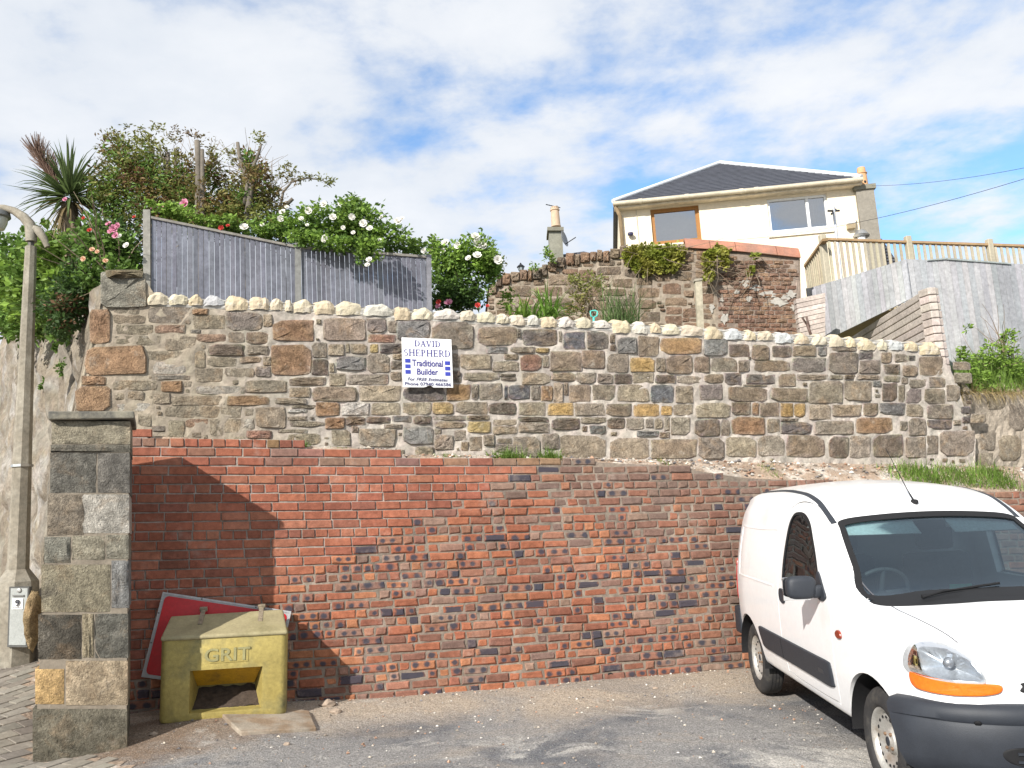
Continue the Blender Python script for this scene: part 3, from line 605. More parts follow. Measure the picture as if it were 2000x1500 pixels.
LBVH = BVHTree.FromPolygons([tuple(v) for v in vs], fs)
class Bil:                                                     # a battered patch addressed by pixels through its mean plane
    def __init__(s, p0, n): s.p0 = p0; s.n = n.normalized()
    def px(s, u, v, off=0.0): r = ray(u, v); t = (s.p0 + s.n * off - EYE).dot(s.n) / r.dot(s.n); return EYE + r * t
LWP = Bil(c_bot.lerp(c_top, .5), (f_bot - c_bot).cross(c_top - c_bot)); 
if LWP.n.y > 0: LWP.n = -LWP.n
for (x0, y0, x1, y1, code) in () and ((66, 690, 96, 722, 'l'), (64, 838, 92, 868, 'c'), (66, 1000, 90, 1045, 'l'), (64, 1055, 82, 1085, 'c'), (66, 940, 92, 962, 'b'), (64, 1098, 84, 1132, 'r'), (0, 900, 18, 930, 'g'), (2, 1020, 16, 1052, 'g'), (74, 775, 104, 800, 'n')):
    h_ = LBVH.ray_cast(EYE, ray((x0 + x1) / 2, (y0 + y1) / 2).normalized())
    if h_[0] is None: continue
    vs, fs = stone_geo(x0 - 2, y0 - 2, x1 + 2, y1 + 2, .03, Bil(h_[0], LWP.n), n=11, sq=3); c = tuple(lerp(a, b_, .45) for a, b_ in zip(stone_col(code), (.33, .29, .23))); mesh_obj('stone', vs, fs, MSTONE, lw, smooth=True, cols=[c] * len(vs), sharp=45)
mb = MB(); ctr = at(66, 1208, 7.5)                             # boulder at the foot of the corner
bm = bmesh.new(); bmesh.ops.create_icosphere(bm, subdivisions=3, radius=1)
for v in bm.verts: v.co = Vector((v.co.x * .050, v.co.y * .12, v.co.z * .235)) * (1 + .16 * hash2(v.co.x * 3 + 2, v.co.z * 4) + .10 * hash2(v.co.y * 7, v.co.z * 8))
mb.add([v.co + ctr for v in bm.verts], [[v.index for v in f.verts] for f in bm.faces], (.42, .31, .17)); bm.free(); mb.build('boulder', MSTONE, lw, True)
rw_ = thing('far_retaining_wall', 'grey weathered retaining wall under the grassy bank at the far end', 'wall', STONEP.px(1950, 905, -.1))
FARP = VPlane(STONEP.pt(STONEP.st(1880, 800)[0] - .12, 0, -.10), STONEP.pt(STONEP.st(1880, 800)[0] + 6, 0, -.55))
slab('render_face', FARP, [(1872, 735), (1905, 770), (2000, 768), (2300, 770), (2400, 960), (1900, 960)], .4, MREND, rw_, col=(.34, .29, .23), bulge=.014)
for (x0, y0, x1, y1, code) in ((1905, 806, 1926, 826, 'c'), (1930, 775, 1965, 800, 'n'), (1950, 850, 1995, 900, 'c'), (1915, 840, 1945, 880, 'g'), (1970, 790, 2000, 840, 'g'), (1905, 885, 1940, 915, 'c')):
    vs, fs = stone_geo(x0, y0, x1, y1, .012, FARP, n=11); c = tuple(lerp(a, b_, .4) for a, b_ in zip(stone_col(code), (.34, .29, .23))); mesh_obj('stone', vs, fs, MSTONE, rw_, smooth=True, cols=[c] * len(vs), sharp=45)

# ------------------------------------------------------------------ soil ledge between the brick wall and the stone wall
MSOIL = mat('dry_soil', (.36, .27, .2), .95, var=.35, scale=4, bump=1.0, bscale=50, col2=(.55, .49, .42), c2scale=3.2, c2lo=.5, c2hi=.62, coords='World', fine=.35, bdist=.02)
vs, fs = [], []; NI = 150
for i in range(NI + 1):
    s = lerp(BR0 + .3, BR1, i / NI); f_ = BRICKP.pt(s, itp(bTop, s) - .004, -.05); fb = f_ + Vector((0, 0, -.25))
    u, v = proj(f_); a = (Vector((f_.x, f_.y, 0)) - STONEP.A).dot(STONEP.d); bk = STONEP.px(min(2250, u * 1.0), stone_base_v(u) + 3, -.02)
    bk = STONEP.pt(a, bk.z, -.02); vs.append(fb)
    for j in range(7):
        t = j / 6; p = f_.lerp(bk, t); p.z += .02 * math.sin(t * 3.1) * (1 + hash2(s * 5, t * 6)) + random.uniform(-.006, .008); vs.append(p)
for i in range(NI):
    for j in range(7): fs.append((i * 8 + j, (i + 1) * 8 + j, (i + 1) * 8 + j + 1, i * 8 + j + 1))
tag(mesh_obj('earth_ledge', vs, fs, MSOIL, smooth=True), kind='structure')
# ------------------------------------------------------------------ gate pier
pf = gpx(155, 1478); PY = pf.y
PIERP = VPlane((pf.x - .5, PY - .205), (pf.x + .5, PY + .205))
pier = thing('gate_pier', 'tall weathered stone gate pier with flat slab cap beside the lamp post', 'pier', pf)
MPIER = stone_material('pier_sandstone', .7)
pier_blocks = [(100, 822, 255, 868, (.36, .32, .23)), (97, 884, 188, 963, (.19, .175, .15)), (190, 884, 254, 963, (.20, .19, .165)), (92, 965, 165, 1046, (.25, .215, .165)), (160, 965, 253, 1042, (.46, .43, .37)),
    (86, 1048, 138, 1100, (.27, .255, .21)), (140, 1046, 205, 1094, (.35, .315, .235)), (206, 1044, 252, 1092, (.28, .265, .21)), (80, 1102, 216, 1196, (.34, .30, .215)), (217, 1094, 252, 1188, (.27, .265, .255)),
    (74, 1200, 160, 1288, (.115, .105, .085)), (160, 1198, 184, 1285, (.36, .30, .21)), (185, 1198, 251, 1286, (.17, .16, .14)), (68, 1306, 126, 1376, (.58, .40, .19)), (128, 1290, 250, 1378, (.46, .37, .25)), (63, 1384, 249, 1488, (.20, .185, .14)), (98, 868, 255, 884, (.20, .185, .15))]
PD = .62
def block_geo(u0, v0, u1, v1, plane, depth, rough, inset=.0):
    n = 7; m_ = 5; vs = []; fs = []
    # the pier narrows upwards: measure sides on the photograph, keep the back parallel to the front
    for j in range(m_ + 1):
        for i in range(n + 1):
            u = lerp(u0, u1, i / n); v = lerp(v0, v1, j / m_); e = min(i, n - i, 99) == 0 or min(j, m_ - j) == 0
            off = -.012 * e + (random.uniform(-rough, rough) if not e else random.uniform(-.003, .003)); vs.append(plane.px(u, v, off))
    for j in range(m_):
        for i in range(n): a = j * (n + 1) + i; fs.append((a, a + n + 1, a + n + 2, a + 1))
    rim = [i for i in range(n + 1)] + [(j + 1) * (n + 1) - 1 for j in range(1, m_ + 1)] + [m_ * (n + 1) + i for i in range(n - 1, -1, -1)] + [j * (n + 1) for j in range(m_ - 1, 0, -1)]
    k = len(vs); vs += [vs[i] - plane.n * depth for i in rim]; L_ = len(rim)
    fs += [(rim[i], rim[(i + 1) % L_], k + (i + 1) % L_, k + i) for i in range(L_)]; fs.append(tuple(k + L_ - 1 - i for i in range(L_)))
    return vs, fs
for (u0, v0, u1, v1, c) in pier_blocks:
    vs, fs = block_geo(u0 + .7, v0 + .7, u1 - .7, v1 - .7, PIERP, PD if u1 > 240 or u0 < 100 else .2, .009); c = jit(c, .05)
    mesh_obj('block', vs, fs, MPIER, pier, smooth=True, cols=[tuple(q * kk for q in c) for kk in (random.uniform(.82, 1.18) for _ in vs)], sharp=50)
core = [PIERP.px(*p, -.014) for p in ((103, 824), (252, 824), (246, 1500), (66, 1500))]
MB().prism(core, -PIERP.n * (PD - .03)).build('mortar_core', mat('pier_mortar', (.235, .20, .155), .95, var=.3, scale=5, bump=.6, coords='World'), pier)
cp = [PIERP.px(*p, .05) for p in ((94, 803), (262, 803), (262, 817), (94, 819))]
mb = MB(); mb.prism(cp, -PIERP.n * (PD + .10)); o = mb.build('cap_slab', mat('cap_stone', (.12, .115, .10), .9, var=.3, scale=9, bump=.6, bscale=60, coords='World', col2=(.24, .22, .17), c2scale=6), pier)
bv = o.modifiers.new('b', 'BEVEL'); bv.width = .008; bv.segments = 2

# ------------------------------------------------------------------ paved footway: single pavers
foot = tag(mesh_obj('pavement', [], [], MSOIL), kind='structure')
MPAV = mat('concrete_paver', (.33, .30, .26), .9, var=.2, scale=3, bump=.5, bscale=80, attr=True, coords='World', fine=.2)
bv_, bf_ = [], []; BX, BY = 60, 70
for j in range(BY + 1):
    for i in range(BX + 1): x, y = lerp(-9, -2.6, i / BX), lerp(4.2, 11.5, j / BY); bv_.append((x, y, gz(x, y) + .004))
for j in range(BY):
    for i in range(BX):
        q = Vector(bv_[j * (BX + 1) + i]); u, v = proj(q)
        if u < 64 or (u < 225 and v > 1490): bf_.append((j * (BX + 1) + i, j * (BX + 1) + i + 1, (j + 1) * (BX + 1) + i + 1, (j + 1) * (BX + 1) + i))
foot.data.from_pydata(bv_, [], bf_); foot.data.update()
pv = 0; th = math.radians(63); e1 = Vector((math.cos(th), math.sin(th), 0)); e2 = Vector((-e1.y, e1.x, 0)); o0 = gpx(60, 1500)
proto = None
for i in range(-34, 26):
    for j in range(-34, 26):
        c = o0 + e1 * (i * .205 + (.1 if j % 2 else 0)) + e2 * (j * .105); u, v = proj(Vector((c.x, c.y, gz(c.x, c.y))))
        if not ((-60 < u < 70 and 1262 < v < 1540 and u < 66) or (60 <= u < 222 and 1486 < v < 1530)): continue
        if v < 1262: continue
        mb = MB(); w, h = .0985, .0485; z = gz(c.x, c.y)
        vs = [c + e1 * (sx * w * k) + e2 * (sy * h * k) for k, zz_ in ((1, 0), (1, 1), (.95, 2)) for sx, sy in ((-1, -1), (1, -1), (1, 1), (-1, 1))]
        tl = random.uniform(-.004, .004)
        vs = [Vector((p.x, p.y, gz(p.x, p.y) + (-.03, .008, .012)[q // 4] + tl)) for q, p in enumerate(vs)]
        fs = [(r * 4 + a, r * 4 + (a + 1) % 4, (r + 1) * 4 + (a + 1) % 4, (r + 1) * 4 + a) for r in range(2) for a in range(4)] + [(8, 9, 10, 11)]
        cc_ = jit((.23, .205, .17), .2); mesh_obj('paver', vs, fs, MPAV, foot, cols=[cc_] * 12); pv += 1
print('pavers', pv, 'bricks', len(bricks), 'stones', len(boxes))

# ------------------------------------------------------------------ concrete lamp post
LY = 8.2; lb = at(30, 1262, LY)
lamp = thing('lamp_post', 'octagonal concrete lamp post with curved arm and number 9 plate', 'lamp post', lb)
MCON = mat('lamp_concrete', (.235, .21, .165), .85, var=.14, scale=3, bump=.5, bscale=120, fine=.25, coords='World', col2=(.29, .265, .215), c2scale=5)
def ctr_(u, v): return at(u, v, LY)
def octa(mb, c, r): return [c + Vector((r * math.cos(math.pi / 8 + k * math.pi / 4), r * math.sin(math.pi / 8 + k * math.pi / 4), 0)) for k in range(8)]
def stack(rings, name, m, parent, smooth=False):
    n = len(rings[0]); vs = [p for r in rings for p in r]; fs = [(i * n + j, i * n + (j + 1) % n, (i + 1) * n + (j + 1) % n, (i + 1) * n + j) for i in range(len(rings) - 1) for j in range(n)] + [tuple(range(n - 1, -1, -1)), tuple((len(rings) - 1) * n + j for j in range(n))]
    return mesh_obj(name, vs, fs, m, parent, smooth)
mpp = LY / FPX
axis_ = lambda v: float(np.interp(v, [480, 1140, 1262], [60.5, 34.0, 28.0]))
hw_ = lambda v: float(np.interp(v, [480, 790, 1100], [10.2, 14.5, 18.6]))
rings = [octa(None, ctr_(axis_(v), v), hw_(v) * mpp * 1.05) for v in (1112, 1000, 880, 790, 640, 482)]
stack(rings, 'shaft', MCON, lamp)
rings = [octa(None, ctr_(axis_(v), v), r * mpp * 1.05) for v, r in ((1300, 38), (1150, 36), (1136, 35), (1112, 19))]
stack(rings, 'base', MCON, lamp)
rings = [octa(None, ctr_(axis_(v), v), r * mpp) for v, r in ((482, 6), (470, 6))]; stack(rings, 'neck', mat('lamp_iron', (.10, .095, .085), .6, metal=.6), lamp)
mb = MB(); arm = [(61, 472, 11), (61, 452, 12), (58, 438, 11), (46, 424, 9.5), (28, 412, 8), (8, 406, 7), (-14, 405, 6.5), (-40, 407, 6)]
mb.tube([ctr_(u, v) for u, v, r in arm], [r * mpp for u, v, r in arm], 8)
arm2 = [(60, 446, 9), (74, 450, 9), (86, 466, 7.5), (93, 483, 5.5)]; mb.tube([ctr_(u, v) for u, v, r in arm2], [r * mpp for u, v, r in arm2], 8); mb.build('curved_arm', MCON, lamp, True, sharp=50)
mb = MB(); hc = ctr_(-6, 424); mb.lathe([(.001, .075), (.06, .07), (.115, .045), (.125, .0), (.115, -.01)], 18, M=Matrix.Translation(hc)); mb.build('lantern_hood', mat('lantern_grey', (.17, .175, .17), .5, metal=.3), lamp, True, sharp=50)
mb = MB(); mb.lathe([(.10, -.012), (.095, -.06), (.07, -.125), (.001, -.14)], 18, M=Matrix.Translation(hc)); mb.build('lantern_bowl', mat('lantern_bowl', (.42, .43, .38), .3, spec=.5), lamp, True, sharp=50)
mb = MB(); mb.tube([ctr_(-14, 405), ctr_(-8, 412), hc + Vector((0, 0, .07))], .02, 8); mb.build('lantern_bracket', MCON, lamp)
LP = VPlane((lb.x - 1, LY - .17), (lb.x + 1, LY - .17)); LP.n = Vector((0, -1, 0))
def lquad(u0, v0, u1, v1, off, tiltu=0): return [LP.px(u0 + tiltu, v0, off), LP.px(u1 + tiltu, v0, off), LP.px(u1, v1, off), LP.px(u0, v1, off)]
mb = MB(); mb.prism(lquad(14, 1146, 53, 1264, .028, 4), Vector((0, .05, 0))); dr = mb.build('service_door', mat('door_dark', (.10, .10, .095), .7), lamp)
mb = MB(); mb.prism(lquad(17, 1149, 50, 1260, .034, 4), Vector((0, .02, 0))); mb.build('door_panel', mat('door_grey', (.33, .345, .33), .55, var=.12, scale=8), dr)
mb = MB(); mb.prism(lquad(23, 1169, 44, 1190, .041, 1), Vector((0, .006, 0))); mb.build('number_plate', mat('plate_white', (.8, .8, .78), .5, var=.05), dr)
mb = MB(); q = LP.px(37, 1153, .04); mb.lathe([(.001, .008), (.018, .006), (.022, 0)], 12, M=Matrix.Translation(q) @ Matrix.Rotation(math.pi / 2, 4, 'X')); mb.build('lock', mat('lock_steel', (.5, .5, .48), .4, metal=.8), dr)
mb = MB(); mb.prism(lquad(24, 1162, 46, 1165, .046), Vector((0, .012, 0))); mb.build('door_lip', mat('door_lip', (.2, .2, .19), .5), dr)
mb = MB()
for k in range(8): mb.prism(lquad(25.5 + k * 2.1, 1186, 26.7 + k * 2.1, 1187.6, .0425), Vector((0, .001, 0)))
mb.build('plate_small_print', mat('plate_ink', (.03, .03, .04), .6), dr)
def text_obj(body, size, M, m, parent, name, extrude=.001, align='CENTER', shear=0.0, sx=1.0, offset=0.0, spacing=1.0):
    cu = bpy.data.curves.new(name, 'FONT'); cu.body = body; cu.size = size; cu.extrude = extrude; cu.align_x = align; cu.align_y = 'CENTER'; cu.shear = shear; cu.offset = offset; cu.space_character = spacing
    t = bpy.data.objects.new(name, cu); COL.objects.link(t); bpy.context.view_layer.update()
    me = bpy.data.meshes.new_from_object(t.evaluated_get(bpy.context.evaluated_depsgraph_get())); bpy.data.objects.remove(t)
    me.materials.clear(); me.materials.append(m); o = bpy.data.objects.new(name, me); COL.objects.link(o)
    me.transform(Matrix.Diagonal((sx, 1, 1, 1)));
    o.parent = parent; o.matrix_parent_inverse = parent.matrix_world.inverted(); o.matrix_world = M; return o
def frame_mat(origin, right, up): 
    r = right.normalized(); u = (up - r * up.dot(r)).normalized(); n = r.cross(u); return Matrix(((r.x, u.x, n.x, origin.x), (r.y, u.y, n.y, origin.y), (r.z, u.z, n.z, origin.z), (0, 0, 0, 1)))
text_obj('9', .085, frame_mat(LP.px(33.5, 1178.5, .052), Vector((1, 0, -.06)), Vector((0, 0, 1))), mat('plate_ink'), dr, 'numeral', offset=.0, extrude=.004)
mb = MB(); bnd = ctr_(axis_(910), 910); mb.lathe([(.080, -.012), (.096, -.012), (.096, .012), (.092, .012)], 8, M=Matrix.Translation(bnd) @ Matrix.Rotation(math.pi / 8, 4, 'Z'), close=True); mb.build('steel_band', mat('band_steel', (.6, .6, .58), .3, metal=.9), lamp)

# ------------------------------------------------------------------ red road sign lying against the wall
MRED = mat('sign_red', (.45, .010, .014), .4, var=.1, scale=4, spec=.5); MSGREY = mat('sign_edge', (.40, .40, .40), .5, var=.12, scale=20, metal=.2)
tl = BRICKP.px(318, 1156, .06); tr = BRICKP.px(569, 1194, .07); bl = gpx(277, 1322); bl.z += .015
bl = BRICKP.px(276, 1322, .10)
upv = tl - bl; rt = tr - tl; br = bl + rt
sg = thing('road_sign', 'red metal sign board with pale grey edge leaning behind the grit bin', 'sign', bl)
nn = rt.cross(upv).normalized()
if nn.y > 0: nn = -nn
def sp(a, b_, off=0): return bl + rt * a + upv * b_ + nn * off
mb = MB(); mb.prism([sp(0, 0), sp(1, 0), sp(1, 1), sp(0, 1)], -nn * .012); mb.build('backing', MSGREY, sg)
def rrect(a0, b0, a1, b1, ra, rb, off):
    out = []
    for cx, cy, st in ((a1 - ra, b1 - rb, 0), (a0 + ra, b1 - rb, 90), (a0 + ra, b0 + rb, 180), (a1 - ra, b0 + rb, 270)):
        for k in range(6): an = math.radians(st + k * 18); out.append(sp(cx + ra * math.cos(an), cy + rb * math.sin(an), off))
    return out
mb = MB(); mb.prism(rrect(.024, .038, .976, .962, .035, .055, .003), -nn * .002); mb.build('red_face', MRED, sg)
mb = MB()
for (a0, b0, a1, b1) in ((0, 0, 1, .022), (0, .978, 1, 1), (0, .022, .014, .978), (.986, .022, 1, .978)): mb.prism([sp(a0, b0, .006), sp(a1, b0, .006), sp(a1, b1, .006), sp(a0, b1, .006)], -nn * .006)
mb.build('edge_trim', MSGREY, sg)
for a, b_ in ((.3, .986), (.72, .986), (.009, .4), (.009, .75)):
    mb = MB(); mb.lathe([(.001, .004), (.006, .003), (.007, 0)], 8, M=frame_mat(sp(a, b_, .006), rt, upv)); mb.build('rivet', mat('rivet_dark', (.12, .12, .12), .5), sg)

# ------------------------------------------------------------------ grit bin
def bin_material():
    return mat('bin_plastic', (.345, .275, .085), .6, var=.28, scale=4, bump=.6, bscale=110, col2=(.15, .14, .07), c2scale=3.5, c2lo=.48, c2hi=.72, fine=.2, spec=.35, bdist=.004)
MBIN = bin_material(); MLID = mat('bin_lid', (.30, .26, .15), .6, var=.2, scale=6, bump=.3, bscale=100, col2=(.24, .21, .11), c2scale=4, c2lo=.5, c2hi=.7, spec=.3, bdist=.004)
MCHUTE = mat('bin_inner', (.46, .27, .025), .45, var=.2, scale=9, col2=(.22, .13, .03), c2scale=7, c2lo=.5, c2hi=.7)
gb = gpx(436, 1402); BW, BH, BDp = .93, .655, .42
yaw = math.radians(14); tilt = math.radians(1.8)
RB = Matrix.Rotation(yaw, 4, 'Z') @ Matrix.Rotation(tilt, 4, 'Y')
binn = thing('grit_bin', 'weathered yellow plastic grit bin with open hopper mouth against the brick wall', 'grit bin', gb, (0, 0, 0)); binn.matrix_world = Matrix.Translation(gb + Vector((0, 0, -.01))) @ RB
sc_b = (gb - EYE).dot(FWD) / FPX; BW = 238 * sc_b; BH = 160 * sc_b
# local frame: x right, y back, z up; the front at y=0; the foot narrower than the shoulder
def bx_ring(z, w, y0, y1, r=.05, n=5):
    out = []
    for cx, cy, st in ((w / 2 - r, y0 + r, -90), (w / 2 - r, y1 - r, 0), (-w / 2 + r, y1 - r, 90), (-w / 2 + r, y0 + r, 180)):
        for k in range(n): a = math.radians(st + 90 * k / (n - 1)); out.append(Vector((cx + r * math.cos(a), cy + r * math.sin(a), z)))
    return out
bmo = bmesh.new()
rg = [bx_ring(0, BW * .985, .01, BDp), bx_ring(.02, BW, 0, BDp + .01), bx_ring(BH * .55, BW * 1.0, -.002, BDp + .01), bx_ring(BH - .02, BW * 1.005, -.002, BDp + .01), bx_ring(BH, BW * .985, .008, BDp)]
vv = [[bmo.verts.new(p) for p in r] for r in rg]; n = len(vv[0])
for i in range(len(vv) - 1):
    for j in range(n): bmo.faces.new((vv[i][j], vv[i][(j + 1) % n], vv[i + 1][(j + 1) % n], vv[i + 1][j]))
bmo.faces.new(vv[0][::-1]); bmo.faces.new(vv[-1])
me = bpy.data.meshes.new('body'); bmo.to_mesh(me); bmo.free(); me.materials.append(MBIN)
body = bpy.data.objects.new('body', me); COL.objects.link(body); body.parent = binn
mx0, mx1, mz0, mz1 = -BW * .275, BW * .315, .055, BH * .60
cut = MB(); m0 = [(mx0 + .0, -.05, mz0), (mx1, -.05, mz0), (mx1, -.05, mz1), (mx0, -.05, mz1)]; m1 = [(mx0 + .04, .33, mz0 + .02), (mx1 - .08, .33, mz0 + .02), (mx1 - .08, .33, mz1 - .04), (mx0 + .04, .33, mz1 - .04)]
cut.add([Vector(p) for p in m0 + m1], [(0, 1, 2, 3), (7, 6, 5, 4), (1, 0, 4, 5), (2, 1, 5, 6), (3, 2, 6, 7), (0, 3, 7, 4)])
def do_bool(obj, cutters, op='DIFFERENCE'):
    for c in cutters:
        md = obj.modifiers.new('b', 'BOOLEAN'); md.operation = op; md.object = c; md.solver = 'EXACT'
    bpy.context.view_layer.update(); dg = bpy.context.evaluated_depsgraph_get(); me = bpy.data.meshes.new_from_object(obj.evaluated_get(dg)); obj.modifiers.clear(); old = obj.data; obj.data = me; bpy.data.meshes.remove(old)
    for c in cutters: bpy.data.objects.remove(c)
    return obj
def fix_normals(o):
    bm = bmesh.new(); bm.from_mesh(o.data); bmesh.ops.recalc_face_normals(bm, faces=bm.faces); bm.to_mesh(o.data); bm.free(); return o
def shade(o, ang=35): 
    o.data.polygons.foreach_set('use_smooth', [True] * len(o.data.polygons)); o.data.set_sharp_from_angle(angle=math.radians(ang)); return o
co = cut.build('cut', MBIN, binn, local=True); fix_normals(co); fix_normals(body); do_bool(body, [co]); shade(body, 30)
mb = MB(); mb.box((mx0 - .0, .10, mz0 - .02), (mx1 - .02, .13, mz0 + .012), bev=.006); mb.build('mouth_lip', MBIN, binn, True, sharp=40, local=True)
# sloping yellow hopper back and the dark grit inside
cv = [(mx0 + .012, .06, mz1 - .004), (mx1 - .02, .06, mz1 - .004), (mx1 - .08, .25, mz1 - .155), (mx0 + .035, .25, mz1 - .155)]
mb = MB(); mb.prism([Vector(p) for p in cv], Vector((0, .012, .006))); mb.build('hopper_chute', MCHUTE, binn, local=True)
gvv, gff = [], []
for j in range(9):
    for i in range(17): x = lerp(mx0 + .01, mx1 - .02, i / 16); y = lerp(.10, .325, j / 8); gvv.append((x * (1 - .12 * j / 8), y, mz0 + .012 + .13 * (j / 8) ** 1.3 + .02 * hash2(i * .9, j * 1.3) * .6))
gff = [(j * 17 + i, j * 17 + i + 1, (j + 1) * 17 + i + 1, (j + 1) * 17 + i) for j in range(8) for i in range(16)]
mesh_obj('grit_heap', gvv, gff, mat('grit_dark', (.075, .055, .042), .95, var=.4, scale=30, bump=.8, bscale=150), binn, smooth=True, local=True)
# lid: slopes up to the back, thin rim
lz0, lz1 = BH + .004, BH + .135
lidv = [(-BW * .505, -.015, lz0), (BW * .505, -.015, lz0), (BW * .455, BDp * .82, lz1 + .012), (-BW * .48, BDp * .82, lz1)]
mb = MB(); mb.add([Vector(p) for p in lidv] + [Vector(p) + Vector((0, 0, -.03)) for p in lidv[:2]] + [Vector((BW * .49, BDp, lz0 - .02)), Vector((-BW * .49, BDp, lz0 - .02))], [(0, 1, 2, 3), (4, 5, 1, 0), (5, 6, 2, 1), (6, 7, 3, 2), (7, 4, 0, 3), (7, 6, 5, 4)])
lid = mb.build('lid', MLID, binn, local=True); bv = lid.modifiers.new('b', 'BEVEL'); bv.width = .018; bv.segments = 3
MRUST = mat('hinge_rust', (.30, .25, .18), .6, var=.4, scale=30, metal=.4)
for hx in (-BW * .22, BW * .27):
    mb = MB(); hy = BDp * .60; hz = lerp(lz0, lz1, (hy + .015) / (BDp * .82 + .015)) + .006; sl_ = math.atan2(lz1 - lz0, BDp * .82)
    MM = Matrix.Translation((hx, hy, hz)) @ Matrix.Rotation(sl_, 4, 'X'); mb.box((-.018, -.10, 0), (.018, .17, .006), M=MM, bev=.002); h = mb.build('hinge', MRUST, binn, local=True)
    for q in (-.07, -.03): 
        mb = MB(); mb.lathe([(.007, .006), (.006, .010), (.001, .011)], 8, M=MM @ Matrix.Translation((0, q, 0))); mb.build('bolt', MRUST, h, local=True)
    mb = MB(); mb.box((-.03, .15, -.01), (.03, .18, .022), M=MM, bev=.004); mb.build('knuckle', MRUST, h, local=True)
MB_ = binn.matrix_world @ Matrix.Translation((BW * .02, -.004, BH * .755)) @ Matrix.Rotation(math.pi / 2, 4, 'X')
text_obj('GRIT', .135, MB_, mat('bin_letters', (.27, .25, .12), .6, var=.2, scale=12), binn, 'raised_lettering', extrude=.008, sx=1.15, offset=.002)
mb = MB(); mb.box((-BW * .12, -.006, BH * .665), (BW * .19, .004, BH * .845), bev=.002); mb.build('letter_panel', MBIN, binn, local=True)

# ------------------------------------------------------------------ broken concrete slab beside the bin, debris
mb = MB(); pts = [gpx(u, v) for u, v in ((470, 1437), (618, 1428), (604, 1395), (520, 1378), (430, 1398))]
mb.prism([p + Vector((0, 0, .028)) for p in pts], Vector((0, 0, -.08))); sb = mb.build('concrete_slab', mat('slab_concrete', (.31, .265, .21), .92, var=.25, scale=6, bump=.7, bscale=70, coords='World', col2=(.25, .18, .12), c2scale=4), smooth=False); tag(sb, 'broken flat concrete slab lying in the dirt in front of the grit bin', 'slab'); fix_normals(sb)
bv = sb.modifiers.new('b', 'BEVEL'); bv.width = .008; bv.segments = 2
def pebbles(name, n, where, smin, smax, m, seed):
    r = random.Random(seed); mb = MB()
    for _ in range(n):
        p = where(r)
        if p is None: continue
        s = smin * (smax / smin) ** (r.random() ** 2.2); q = [Vector((r.uniform(.6, 1) * s * a, r.uniform(.6, 1) * s * b_, r.uniform(.35, .7) * s * c)) for a, b_, c in ((1, 0, 0), (-.5, .87, 0), (-.5, -.87, 0), (0, 0, 1), (0, 0, -.6))]
        ro = Matrix.Rotation(r.uniform(0, 6.3), 3, 'Z'); k = r.uniform(.6, 1.4); base = r.choice([(.42, .37, .3), (.3, .25, .2), (.55, .52, .47), (.16, .15, .15), (.36, .22, .15)])
        mb.add([p + ro @ v + Vector((0, 0, .2 * s)) for v in q], [(0, 1, 3), (1, 2, 3), (2, 0, 3), (1, 0, 4), (2, 1, 4), (0, 2, 4)], tuple(x * k for x in base))
    o = mb.build(name, m); return tag(o, kind='stuff')
MPEB = mat('loose_stone', (.4, .35, .3), .9, var=.15, attr=True, coords='World')
def on_ground(r):
    a = r.uniform(.3, 7.5); d = .02 + 2.9 * r.random() ** 1.7; p = BRICKP.pt(a, 0, d); return Vector((p.x, p.y, gz(p.x, p.y)))
tag(pebbles('gravel', 2600, on_ground, .004, .022, MPEB, 3), 'loose gravel and mortar crumbs scattered along the foot of the brick wall')
def on_ledge(r):
    s = r.uniform(BRICKP.st(700, 900)[0], BR1); f_ = BRICKP.pt(s, itp(bTop, s) - .004, -.05); u, v = proj(f_); a = (Vector((f_.x, f_.y, 0)) - STONEP.A).dot(STONEP.d); bk = STONEP.pt(a, STONEP.px(u, stone_base_v(u) + 3).z, -.0); t = r.random(); p = f_.lerp(bk, t); p.z += .022 * math.sin(t * 3.1); return p
tag(pebbles('rubble', 2200, on_ledge, .006, .040, MPEB, 5), 'crumbs of stone and mortar along the ledge under the stone wall')
for (u, v, s) in ((640, 1378, .05), (655, 1392, .035), (560, 1455, .02), (1280, 1345, .018), (300, 1435, .022)):
    p = gpx(u, v); bm = bmesh.new(); bmesh.ops.create_icosphere(bm, subdivisions=2, radius=1)
    for w in bm.verts: w.co = Vector((w.co.x * s * 1.3, w.co.y * s, w.co.z * s * .7)) * (1 + .25 * hash2(w.co.x * 4 + u, w.co.y * 5))
    me = bpy.data.meshes.new('stone_chunk'); bm.to_mesh(me); bm.free(); me.materials.append(mat('chunk', (.33, .26, .2), .95, var=.3, scale=20, coords='World')); o = bpy.data.objects.new('stone_chunk', me); o.location = p + Vector((0, 0, s * .25)); COL.objects.link(o)
    tag(o, {640: 'largest loose stone chunk at the foot of the wall right of the bin', 655: 'second loose stone chunk just right of the largest one by the wall', 560: 'small stone chunk in the dirt below the concrete slab', 1280: 'small stone chunk at the wall foot toward the van', 300: 'small stone chunk in the dirt between pier and bin'}[u], 'stone')

